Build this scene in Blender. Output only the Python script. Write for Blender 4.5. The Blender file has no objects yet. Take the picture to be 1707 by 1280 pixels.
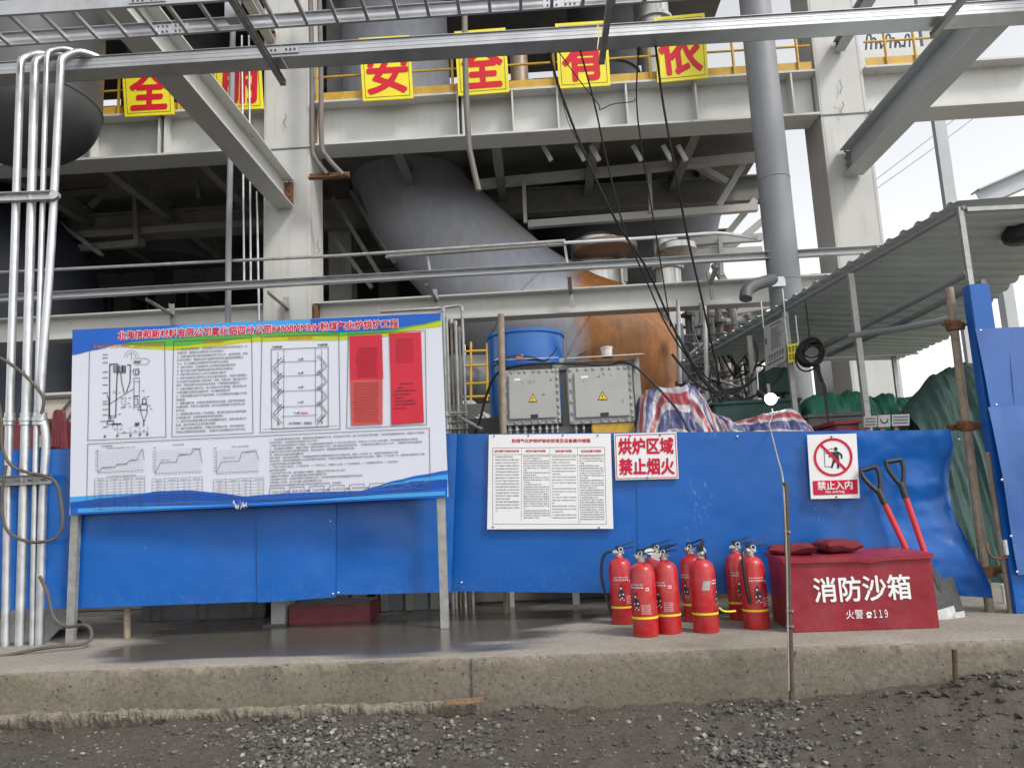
import bpy, bmesh, math, random
import numpy as np
from mathutils import Vector, Matrix, noise

random.seed(7)
rnd = random.Random(11)
R = math.radians
scene = bpy.context.scene
COL = scene.collection

# ------------------------------------------------------------------ camera
H_EYE, PITCH, YAW, ROLL, FPX = 0.72, 9.0, 1.8, -2.7, 1282.0
rot = Matrix.Rotation(R(YAW), 3, 'Z') @ Matrix.Rotation(R(90 + PITCH), 3, 'X') @ Matrix.Rotation(R(ROLL), 3, 'Z')
EYE = Vector((0, 0, H_EYE))
cd = bpy.data.cameras.new('camera')
cd.sensor_width = 36.0
cd.lens = 36.0 * FPX / 1707.0
cd.clip_start, cd.clip_end = 0.05, 2000
cam = bpy.data.objects.new('camera', cd)
COL.objects.link(cam)
cam.matrix_world = Matrix.Translation(EYE) @ rot.to_4x4()
scene.camera = cam

# ------------------------------------------------------------------ sky, sun, exposure
SUN_EL, SUN_AZ = 48.0, 128.0          # azimuth clockwise from +Y : light from behind the viewer's right shoulder
world = bpy.data.worlds.new('World')
scene.world = world
world.use_nodes = True
nt = world.node_tree
for n in list(nt.nodes):
    nt.nodes.remove(n)
wo = nt.nodes.new('ShaderNodeOutputWorld')
bg = nt.nodes.new('ShaderNodeBackground')
sky = nt.nodes.new('ShaderNodeTexSky')
sky.sky_type = 'NISHITA'
sky.sun_disc = False
sky.sun_elevation = R(SUN_EL)
sky.sun_rotation = R(SUN_AZ)
sky.air_density, sky.dust_density, sky.ozone_density = 1.0, 1.2, 1.0
hs = nt.nodes.new('ShaderNodeHueSaturation')
hs.inputs['Saturation'].default_value = 0.10
nt.links.new(sky.outputs[0], hs.inputs['Color'])
nt.links.new(hs.outputs[0], bg.inputs['Color'])
bg.inputs['Strength'].default_value = 0.135
nt.links.new(bg.outputs[0], wo.inputs['Surface'])
sd = bpy.data.lights.new('sun', 'SUN')
sd.energy = 1.35
sd.angle = R(11)
sd.color = (1.0, 0.965, 0.91)
sun = bpy.data.objects.new('sun', sd)
COL.objects.link(sun)
az, el = R(SUN_AZ), R(SUN_EL)
sdir = Vector((math.sin(az) * math.cos(el), math.cos(az) * math.cos(el), math.sin(el)))
sun.rotation_euler = sdir.to_track_quat('Z', 'Y').to_euler()
sun.location = sdir * 40
vs = scene.view_settings
vs.view_transform = 'Standard'
vs.look = 'None'
vs.gamma = 1
vs.exposure = 0.94
vs.use_curve_mapping = False
scene.cycles.max_bounces = 8
scene.cycles.diffuse_bounces = 4

# ------------------------------------------------------------------ helpers: picture point -> place
def ray(px, py):
    return rot @ Vector(((px - 853.5) / FPX, -(py - 640.0) / FPX, -1.0))

def P(px, py, Y):
    d = ray(px, py)
    return EYE + d * (Y / d.y)

def PZ(px, py, Z):
    d = ray(px, py)
    return EYE + d * ((Z - H_EYE) / d.z)

def wloc(o):
    v = Vector((0, 0, 0))
    while o is not None:
        v += o.location
        o = o.parent
    return v

def lerp(a, b, t):
    return a + (b - a) * t

def spline(pts, n=6):
    pts = [Vector(p) for p in pts]
    out = []
    for i in range(len(pts) - 1):
        p0 = pts[max(i - 1, 0)]; p1 = pts[i]; p2 = pts[i + 1]; p3 = pts[min(i + 2, len(pts) - 1)]
        for k in range(n):
            t = k / n
            out.append(0.5 * ((2 * p1) + (p2 - p0) * t + (2 * p0 - 5 * p1 + 4 * p2 - p3) * t * t + (3 * p1 - p0 - 3 * p2 + p3) * t ** 3))
    out.append(pts[-1])
    return out

class MB:
    def __init__(s):
        s.v = []; s.f = []; s.m = []; s.mi = 0
    def add(s, vs_, fs_):
        b = len(s.v)
        s.v += [tuple(p) for p in vs_]
        for f in fs_:
            s.f.append([i + b for i in f]); s.m.append(s.mi)
        return s
    def box(s, c, size, M=None):
        c = Vector(c); hx, hy, hz = [q / 2 for q in size]
        vs_ = [Vector((x, y, z)) for x in (-hx, hx) for y in (-hy, hy) for z in (-hz, hz)]
        if M is not None:
            vs_ = [M @ q for q in vs_]
        return s.add([q + c for q in vs_], [(0, 1, 3, 2), (4, 6, 7, 5), (0, 4, 5, 1), (2, 3, 7, 6), (0, 2, 6, 4), (1, 5, 7, 3)])
    def cbox(s, a, b):
        a = Vector(a); b = Vector(b)
        return s.box((a + b) / 2, [abs(q) for q in (b - a)])
    def prism(s, prof, p0, p1, up=(0, 0, 1)):
        p0 = Vector(p0); p1 = Vector(p1); d = (p1 - p0).normalized(); up = Vector(up)
        r = d.cross(up).normalized(); u = r.cross(d).normalized()
        n = len(prof)
        vs_ = [p0 + r * a + u * b for a, b in prof] + [p1 + r * a + u * b for a, b in prof]
        fs_ = [(i, (i + 1) % n, n + (i + 1) % n, n + i) for i in range(n)] + [tuple(range(n - 1, -1, -1)), tuple(range(n, 2 * n))]
        return s.add(vs_, fs_)
    def bar(s, p0, p1, w, h, up=(0, 0, 1)):
        return s.prism([(-w / 2, -h / 2), (w / 2, -h / 2), (w / 2, h / 2), (-w / 2, h / 2)], p0, p1, up)
    def ibeam(s, p0, p1, w, h, tf=.02, tw=.014, up=(0, 0, 1)):
        a, b, c = w / 2, h / 2, tw / 2
        return s.prism([(-a, -b), (a, -b), (a, -b + tf), (c, -b + tf), (c, b - tf), (a, b - tf), (a, b), (-a, b), (-a, b - tf), (-c, b - tf), (-c, -b + tf), (-a, -b + tf)], p0, p1, up)
    def angle(s, p0, p1, w, t=.006, up=(0, 0, 1)):
        return s.prism([(0, 0), (w, 0), (w, t), (t, t), (t, w), (0, w)], p0, p1, up)
    def channel(s, p0, p1, w, h, t=.006, up=(0, 0, 1)):
        a, b = w / 2, h / 2
        return s.prism([(-a, -b), (a, -b), (a, -b + t), (-a + t, -b + t), (-a + t, b - t), (a, b - t), (a, b), (-a, b)], p0, p1, up)
    def tube(s, pts, r, n=10, caps=True, closed=False):
        pts = [Vector(p) for p in pts]; N = len(pts)
        rr = r if isinstance(r, (list, tuple)) else [r] * N
        vs_, fs_ = [], []
        nrm = None
        for i in range(N):
            if closed:
                d = (pts[(i + 1) % N] - pts[i - 1])
            else:
                d = pts[min(i + 1, N - 1)] - pts[max(i - 1, 0)]
            if d.length < 1e-9:
                d = Vector((0, 0, 1))
            d.normalize()
            if nrm is None:
                nrm = d.cross(Vector((0.31, 0.2, 0.93)))
                if nrm.length < .1:
                    nrm = d.cross(Vector((1, 0, 0)))
            nrm = (nrm - d * nrm.dot(d)).normalized()
            b = d.cross(nrm)
            for k in range(n):
                a = 2 * math.pi * k / n
                vs_.append(pts[i] + (nrm * math.cos(a) + b * math.sin(a)) * rr[i])
        M = N if closed else N - 1
        for i in range(M):
            for k in range(n):
                j = (i + 1) % N
                fs_.append((i * n + k, i * n + (k + 1) % n, j * n + (k + 1) % n, j * n + k))
        if caps and not closed:
            fs_.append(tuple(range(n - 1, -1, -1)))
            fs_.append(tuple(range((N - 1) * n, N * n)))
        return s.add(vs_, fs_)
    def lathe(s, prof, c, n=24, axis=None):
        c = Vector(c); M = None
        if axis is not None:
            M = Vector(axis).to_track_quat('Z', 'Y').to_matrix()
        vs_, fs_ = [], []
        for (r, z) in prof:
            for k in range(n):
                a = 2 * math.pi * k / n
                q = Vector((r * math.cos(a), r * math.sin(a), z))
                vs_.append(c + (M @ q if M else q))
        for i in range(len(prof) - 1):
            for k in range(n):
                fs_.append((i * n + k, i * n + (k + 1) % n, (i + 1) * n + (k + 1) % n, (i + 1) * n + k))
        if prof[0][0] > 1e-6:
            fs_.append(tuple(range(n - 1, -1, -1)))
        if prof[-1][0] > 1e-6:
            fs_.append(tuple(range((len(prof) - 1) * n, len(prof) * n)))
        return s.add(vs_, fs_)
    def grid(s, fn, nu, nv):
        vs_ = [fn(i / nu, j / nv) for j in range(nv + 1) for i in range(nu + 1)]
        fs_ = [(j * (nu + 1) + i, j * (nu + 1) + i + 1, (j + 1) * (nu + 1) + i + 1, (j + 1) * (nu + 1) + i) for j in range(nv) for i in range(nu)]
        return s.add(vs_, fs_)
    def sheet(s, fn, nu, nv, t):
        """closed thin sheet: grid surface given thickness t away from the viewer (+Y)"""
        b = len(s.v)
        s.grid(fn, nu, nv)
        s.grid(lambda u, v: Vector(fn(1 - u, v)) + Vector((0, t, 0)), nu, nv)
        n = (nu + 1) * (nv + 1)
        idx = lambda i, j: b + j * (nu + 1) + i
        bak = lambda i, j: b + n + j * (nu + 1) + (nu - i)
        ring = [(i, 0) for i in range(nu)] + [(nu, j) for j in range(nv)] + [(i, nv) for i in range(nu, 0, -1)] + [(0, j) for j in range(nv, 0, -1)]
        for k in range(len(ring)):
            a, c = ring[k], ring[(k + 1) % len(ring)]
            s.f.append([idx(*a), bak(*a), bak(*c), idx(*c)]); s.m.append(s.mi)
        return s

def obj(name, mb, mats, parent=None, smooth=True, bevel=0, ang=35, subs=0):
    org = wloc(parent) if parent is not None else Vector((0, 0, 0))
    me = bpy.data.meshes.new(name)
    me.from_pydata([(p[0] - org.x, p[1] - org.y, p[2] - org.z) for p in mb.v], [], mb.f)
    if not isinstance(mats, (list, tuple)):
        mats = [mats]
    for m_ in mats:
        me.materials.append(m_)
    if len(mats) > 1:
        me.polygons.foreach_set('material_index', mb.m)
    me.validate()
    bm = bmesh.new(); bm.from_mesh(me)
    bmesh.ops.recalc_face_normals(bm, faces=bm.faces[:])
    if bevel:
        bmesh.ops.bevel(bm, geom=bm.edges[:], offset=bevel, segments=2, affect='EDGES', clamp_overlap=True)
    bm.to_mesh(me); bm.free()
    if smooth:
        me.polygons.foreach_set('use_smooth', [True] * len(me.polygons))
        me.set_sharp_from_angle(angle=R(ang))
    me.update()
    o = bpy.data.objects.new(name, me)
    COL.objects.link(o)
    if parent is not None:
        o.parent = parent
    if subs:
        md = o.modifiers.new('s', 'SUBSURF'); md.levels = subs; md.render_levels = subs
    return o

def tag(o, label=None, cat=None, group=None, kind=None):
    if label: o['label'] = label
    if cat: o['category'] = cat
    if group: o['group'] = group
    if kind: o['kind'] = kind
    return o

def thing(name, loc, label, cat, group=None):
    o = bpy.data.objects.new(name, None)
    o.empty_display_size = .1
    COL.objects.link(o)
    o.location = Vector(loc)
    return tag(o, label, cat, group)

def copy_tree(o, parent=None):
    c = o.copy(); COL.objects.link(c); c.parent = parent
    for ch in list(o.children):
        copy_tree(ch, c)
    return c

# ------------------------------------------------------------------ materials
def newmat(name):
    m = bpy.data.materials.new(name); m.use_nodes = True
    t = m.node_tree
    return m, t, t.nodes['Principled BSDF']

def N(t, kind, **kw):
    n = t.nodes.new(kind)
    for k, v in kw.items():
        if k in ('blend_type', 'data_type', 'operation', 'wave_type', 'feature', 'distance', 'bands_direction', 'interpolation_type', 'noise_dimensions'):
            setattr(n, k, v)
        else:
            n.inputs[k].default_value = v
    return n

def ramp(t, src, stops):
    r = t.nodes.new('ShaderNodeValToRGB')
    el_ = r.color_ramp.elements
    while len(el_) < len(stops):
        el_.new(.5)
    for e, (p, c) in zip(el_, stops):
        e.position = p
        e.color = (c, c, c, 1) if isinstance(c, (int, float)) else (*c, 1)
    t.links.new(src, r.inputs[0])
    return r.outputs[0]

def mix(t, fac, a, b, mode='MIX'):
    m = t.nodes.new('ShaderNodeMix'); m.data_type = 'RGBA'; m.blend_type = mode
    for s, q in ((0, fac), (6, a), (7, b)):
        if hasattr(q, 'is_output'):
            t.links.new(q, m.inputs[s])
        elif s == 0:
            m.inputs[0].default_value = q
        else:
            m.inputs[s].default_value = (*q, 1)
    return m.outputs[2]

def M(name, base, rough=.5, metal=0.0, var=.18, scale=6.0, bump=.06, bscale=60., streak=0.0, streak_col=(.16, .06, .025), spots=0.0, spot_col=(.12, .05, .02), spec=.5, dust=0.0, world=True, rvar=.12, scuff=False):
    """painted or bare surface with uneven tone, grime or rust streaks running down, spots and fine relief"""
    m, t, b = newmat(name)
    L = t.links.new
    if world:
        src = t.nodes.new('ShaderNodeNewGeometry').outputs['Position']
    else:
        tc = t.nodes.new('ShaderNodeTexCoord'); oi = t.nodes.new('ShaderNodeObjectInfo')
        va = t.nodes.new('ShaderNodeVectorMath'); va.operation = 'ADD'
        sc_ = t.nodes.new('ShaderNodeMath'); sc_.operation = 'MULTIPLY'; sc_.inputs[1].default_value = 37.0
        L(oi.outputs['Random'], sc_.inputs[0]); L(tc.outputs['Object'], va.inputs[0]); L(sc_.outputs[0], va.inputs[1])
        src = va.outputs[0]
    n1 = N(t, 'ShaderNodeTexNoise', Scale=scale, Detail=6.0, Roughness=.6); L(src, n1.inputs['Vector'])
    dark = tuple(c * (1 - var) for c in base); light = tuple(min(1, c * (1 + var)) for c in base)
    col = mix(t, ramp(t, n1.outputs[0], [(.3, 0.), (.7, 1.)]), dark, light)
    if streak:
        mp = t.nodes.new('ShaderNodeMapping'); mp.inputs['Scale'].default_value = (9, 9, .55); L(src, mp.inputs[0])
        n2 = N(t, 'ShaderNodeTexNoise', Scale=1.6, Detail=5.0, Roughness=.65); L(mp.outputs[0], n2.inputs['Vector'])
        f = ramp(t, n2.outputs[0], [(.62 - .16 * streak, 0.), (.80 - .08 * streak, min(1, .25 + .6 * streak))])
        col = mix(t, f, col, streak_col)
    if spots:
        n3 = N(t, 'ShaderNodeTexNoise', Scale=scale * 5, Detail=4.0, Roughness=.7); L(src, n3.inputs['Vector'])
        f = ramp(t, n3.outputs[0], [(.66 - .2 * spots, 0.), (.74 - .15 * spots, 1.)])
        col = mix(t, f, col, spot_col)
    if scuff:
        na = N(t, 'ShaderNodeTexNoise', Scale=2.6, Detail=3.0, Roughness=.5); L(src, na.inputs['Vector'])
        mp2 = t.nodes.new('ShaderNodeMapping'); mp2.inputs['Scale'].default_value = (70, 70, 22); mp2.inputs['Rotation'].default_value = (0, R(35), 0); L(src, mp2.inputs[0])
        nb = N(t, 'ShaderNodeTexNoise', Scale=1.0, Detail=4.0, Roughness=.7); L(mp2.outputs[0], nb.inputs['Vector'])
        mu = t.nodes.new('ShaderNodeMath'); mu.operation = 'MULTIPLY'
        L(ramp(t, na.outputs[0], [(.60, 0.), (.70, 1.)]), mu.inputs[0]); L(ramp(t, nb.outputs[0], [(.58, 0.), (.66, .38)]), mu.inputs[1])
        col = mix(t, mu.outputs[0], col, (.30, .40, .58))
        sepz = t.nodes.new('ShaderNodeSeparateXYZ'); L(src, sepz.inputs[0])
        mz = t.nodes.new('ShaderNodeMapRange'); L(sepz.outputs[2], mz.inputs[0]); mz.inputs[1].default_value = .42; mz.inputs[2].default_value = .14
        nm = N(t, 'ShaderNodeTexNoise', Scale=34., Detail=5.0, Roughness=.7); L(src, nm.inputs['Vector'])
        mq = t.nodes.new('ShaderNodeMath'); mq.operation = 'MULTIPLY'; L(mz.outputs[0], mq.inputs[0]); L(ramp(t, nm.outputs[0], [(.52, 0.), (.68, .28)]), mq.inputs[1])
        col = mix(t, mq.outputs[0], col, (.20, .175, .15))
    if dust:
        n4 = N(t, 'ShaderNodeTexNoise', Scale=scale * 1.7, Detail=8.0, Roughness=.7); L(src, n4.inputs['Vector'])
        f = ramp(t, n4.outputs[0], [(.4, 0.), (.8, dust)])
        col = mix(t, f, col, (.32, .29, .25))
    L(col, b.inputs['Base Color'])
    rr_ = ramp(t, n1.outputs[0], [(.25, max(.02, rough - rvar)), (.75, min(1, rough + rvar))])
    L(rr_, b.inputs['Roughness'])
    b.inputs['Metallic'].default_value = metal
    b.inputs['Specular IOR Level'].default_value = spec
    if bump:
        n5 = N(t, 'ShaderNodeTexNoise', Scale=bscale, Detail=5.0, Roughness=.6); L(src, n5.inputs['Vector'])
        bp = t.nodes.new('ShaderNodeBump'); bp.inputs['Strength'].default_value = bump * 3; bp.inputs['Distance'].default_value = .01
        L(n5.outputs[0], bp.inputs['Height']); L(bp.outputs[0], b.inputs['Normal'])
    return m

def flat(name, c, rough=.6, spec=.3):
    m, t, b = newmat(name)
    b.inputs['Base Color'].default_value = (*c, 1); b.inputs['Roughness'].default_value = rough
    b.inputs['Specular IOR Level'].default_value = spec
    return m

m_paint = M('pale_grey_steel_paint', (.53, .53, .505), .45, 0, .07, 1.3, .03, 40, streak=.22, streak_col=(.30, .26, .21), spots=.02, spot_col=(.24, .15, .09), spec=.4)
m_paint2 = M('weathered_column_paint', (.50, .495, .47), .5, 0, .09, 1.2, .03, 40, streak=.5, streak_col=(.36, .30, .22), spots=.05, spot_col=(.22, .13, .08), spec=.4)
m_bluegrey = M('blue_grey_steel_paint', (.22, .23, .245), .5, 0, .12, 1.6, .05, 40, streak=.2, streak_col=(.16, .15, .14))
m_skysteel = M('pale_blue_grey_steel_paint', (.44, .46, .48), .5, 0, .10, 1.4, .03, 40, streak=.2, streak_col=(.28, .27, .25))
m_galv = M('galvanised_steel', (.56, .57, .58), .38, .85, .16, 9, .05, 120, streak=.2, streak_col=(.30, .30, .30), rvar=.14)
m_tray = M('galvanised_cable_tray', (.52, .53, .54), .42, .75, .14, 5, .04, 90, streak=.15, streak_col=(.28, .27, .26), rvar=.14)
m_galvdull = M('dull_galvanised_tube', (.36, .36, .35), .5, .6, .22, 14, .06, 120, spots=.25, spot_col=(.17, .11, .07))
m_shadesteel = M('grimy_steel_shade_toned', (.21, .207, .195), .65, 0, .25, 2.2, .05, 40, streak=.4, streak_col=(.08, .06, .045), spots=.15)  # some grime, but the base is darkened to put the bay's shade into colour
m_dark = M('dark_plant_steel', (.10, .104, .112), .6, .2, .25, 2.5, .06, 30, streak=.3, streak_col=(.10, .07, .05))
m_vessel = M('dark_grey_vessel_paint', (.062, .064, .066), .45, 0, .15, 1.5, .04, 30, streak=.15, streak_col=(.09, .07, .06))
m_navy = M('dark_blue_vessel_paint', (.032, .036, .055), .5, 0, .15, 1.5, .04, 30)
m_blue = M('blue_sheet_metal', (.0015, .098, .395), .30, 0, .12, 1.1, .012, 14, dust=.03, rvar=.10, spec=.45, scuff=True)
m_bluepale = M('faded_blue_sheet_metal', (.045, .13, .40), .4, 0, .12, 1.6, .015, 14, dust=.12, rvar=.08)
m_drum = M('glossy_blue_drum_paint', (.012, .12, .42), .22, 0, .06, 2, .0, 10, rvar=.06)
m_ext = M('extinguisher_red', (.41, .008, .014), .3, 0, .14, 9, .02, 60, spots=.10, spot_col=(.22, .02, .02), dust=.22, world=False, rvar=.14)
m_boxred = M('sand_box_red', (.245, .007, .020), .4, 0, .14, 5, .03, 30, spots=.05, spot_col=(.14, .02, .02), dust=.14, rvar=.1)
m_cloth = M('red_woven_bag', (.15, .010, .018), .85, 0, .3, 22, .25, 260)
m_black = M('black_rubber', (.016, .016, .017), .5, 0, .3, 20, .04, 80, world=False)
m_cable = M('grey_rubber_cable', (.085, .072, .058), .7, 0, .3, 12, .06, 60)
m_blackcable = M('black_cable', (.02, .02, .021), .6, 0, .3, 12, .05, 60)
m_chrome = M('valve_metal', (.55, .54, .5), .3, .9, .12, 30, .03, 90, world=False)
m_yellow = M('yellow_railing_paint', (.52, .31, .03), .5, 0, .18, 7, .03, 40, spots=.12, spot_col=(.22, .10, .03))
m_downpipe = M('grimy_brown_pipe', (.15, .135, .12), .6, 0, .25, 5, .05, 60, streak=.4, streak_col=(.16, .08, .04))
m_signyel = M('yellow_sign_sheet', (.78, .66, .02), .5, 0, .08, 3, .0, 10, streak=.12, streak_col=(.5, .42, .08))
m_slogan = flat('slogan_red', (.58, .012, .03), .5)
m_white = M('white_sign_sheet', (.78, .78, .78), .4, 0, .03, 3, .0, 10, dust=.05, rvar=.05)
m_board = M('printed_banner_white', (.58, .60, .68), .38, 0, .03, 1.5, .02, 6, dust=.04, rvar=.06)
m_ink = flat('black_ink', (.035, .037, .045), .6)
m_inkline = flat('grey_ink', (.10, .10, .115), .6)
m_inkpale = flat('pale_grid_ink', (.40, .41, .44), .6)
m_redink = flat('red_ink', (.55, .010, .045), .55)
m_orangeink = flat('orange_ink', (.52, .16, .03), .55)
m_bblue = flat('banner_blue', (.012, .10, .46), .4)
m_bblue2 = flat('banner_light_blue', (.05, .30, .66), .4)
m_bblue3 = flat('banner_deep_blue', (.004, .07, .36), .4)
m_bgreen = flat('banner_green', (.08, .36, .05), .4)
m_byel = flat('banner_yellow_green', (.45, .48, .02), .4)
m_paperred = M('pasted_red_paper', (.52, .012, .035), .6, 0, .08, 9, .03, 18, rvar=.05)
m_paperred2 = M('faded_red_paper', (.50, .07, .065), .6, 0, .12, 9, .03, 18, rvar=.05)
m_texton = flat('dark_red_print', (.20, .008, .02), .6)
m_whiteink = flat('white_lettering', (.80, .80, .80), .5)
m_greybox = M('grey_cast_box_paint', (.36, .365, .35), .45, 0, .07, 6, .03, 50, spots=.04, spot_col=(.18, .17, .15), dust=.2)
m_yel2 = flat('warning_yellow', (.80, .55, .01), .4)
m_plate = flat('dark_nameplate', (.03, .03, .03), .4)
m_tub = M('dirty_white_plastic', (.52, .49, .46), .5, 0, .25, 30, .03, 60)
m_rustpole = M('rusty_scaffold_tube', (.27, .22, .165), .75, .1, .3, 14, .15, 90, spots=.45, spot_col=(.15, .075, .035), dust=.3)
m_rust = M('rusty_iron', (.17, .075, .035), .8, .1, .35, 16, .2, 90, spots=.2, spot_col=(.06, .03, .02))
m_rebar = M('rusty_rebar', (.10, .065, .04), .75, .3, .3, 30, .1, 120, dust=.2)
m_shovelred = M('shovel_red_shaft', (.55, .015, .025), .35, 0, .08, 14, .02, 60, dust=.06)
m_blade = M('black_shovel_blade', (.03, .031, .033), .45, .2, .3, 14, .04, 60, dust=.15)
m_bladetip = M('worn_blade_tip', (.42, .42, .41), .5, .3, .25, 24, .06, 90)
m_green = M('green_tarpaulin', (.03, .20, .13), .45, 0, .3, 7, .08, 24, dust=.12)
m_greendark = M('dark_green_netting', (.04, .085, .075), .8, 0, .3, 9, .15, 60)
m_shed = M('corrugated_roof_sheet', (.54, .61, .59), .5, .0, .12, 2.2, .02, 40, streak=.1, streak_col=(.14, .15, .14), dust=.1)
m_beige = M('beige_cladding', (.46, .42, .35), .6, 0, .08, 3, .02, 30)
m_cladding = M('dark_backdrop_cladding', (.05, .052, .058), .8, 0, .3, 1.2, .04, 30)
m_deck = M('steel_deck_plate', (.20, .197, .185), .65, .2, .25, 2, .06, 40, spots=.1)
m_insul = M('aluminium_insulation_jacket', (.58, .57, .54), .32, .8, .12, 5, .06, 18, streak=.3, streak_col=(.24, .19, .14))
m_bronze = M('heat_browned_flange', (.28, .20, .15), .45, .5, .25, 7, .04, 40)
m_trolley = M('maroon_trolley_paint', (.16, .012, .022), .5, 0, .2, 9, .04, 50, dust=.15)
m_wood = M('weathered_plank', (.20, .12, .07), .85, 0, .3, 14, .3, 60)
m_plinth = M('grimy_concrete_plinth', (.12, .115, .105), .9, 0, .2, 5, .2, 50)
m_hosecable = M('pale_flex', (.30, .295, .28), .6, 0, .2, 20, .02, 60)
m_bandyel = flat('yellow_band', (.68, .58, .04), .5)
m_sealwhite = flat('white_plastic', (.7, .7, .68), .5)
m_greysticker = M('grey_sticker', (.34, .33, .33), .7, 0, .25, 60, .02, 60)

def mat_duct():
    m, t, b = newmat('duct_plate_with_rust')
    L = t.links.new
    pos = t.nodes.new('ShaderNodeNewGeometry').outputs['Position']
    n1 = N(t, 'ShaderNodeTexNoise', Scale=1.1, Detail=6.0, Roughness=.6); L(pos, n1.inputs['Vector'])
    mp = t.nodes.new('ShaderNodeMapping'); mp.inputs['Scale'].default_value = (5, 5, 1.8); L(pos, mp.inputs[0])
    n2 = N(t, 'ShaderNodeTexNoise', Scale=1.5, Detail=9.0, Roughness=.72); L(mp.outputs[0], n2.inputs['Vector'])
    grey = mix(t, ramp(t, n2.outputs[0], [(.3, 0.), (.75, 1.)]), (.30, .32, .37), (.44, .455, .50))
    grey = mix(t, ramp(t, n1.outputs[0], [(.55, 0.), (.75, .6)]), grey, (.36, .31, .24))
    rustc = mix(t, ramp(t, n2.outputs[0], [(.3, 0.), (.5, .5), (.72, 1.)]), (.23, .085, .028), (.54, .235, .07))
    sep = t.nodes.new('ShaderNodeSeparateXYZ'); L(pos, sep.inputs[0])
    # the unpainted elbow: plate east of a ragged weld line is bare and rusted
    a = t.nodes.new('ShaderNodeMath'); a.operation = 'MULTIPLY_ADD'; L(n1.outputs[0], a.inputs[0]); a.inputs[1].default_value = .45; L(sep.outputs[0], a.inputs[2])
    f = ramp(t, a.outputs[0], [(0.0, 0.), (1., 1.)])
    mr = t.nodes.new('ShaderNodeMapRange'); L(a.outputs[0], mr.inputs[0]); mr.inputs[1].default_value = 0.72; mr.inputs[2].default_value = 1.02
    L(mix(t, mr.outputs[0], grey, rustc), b.inputs['Base Color'])
    b.inputs['Roughness'].default_value = .48
    bp = t.nodes.new('ShaderNodeBump'); bp.inputs['Strength'].default_value = .06; bp.inputs['Distance'].default_value = .02
    L(n2.outputs[0], bp.inputs['Height']); L(bp.outputs[0], b.inputs['Normal'])
    return m
m_duct = mat_duct()

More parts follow.
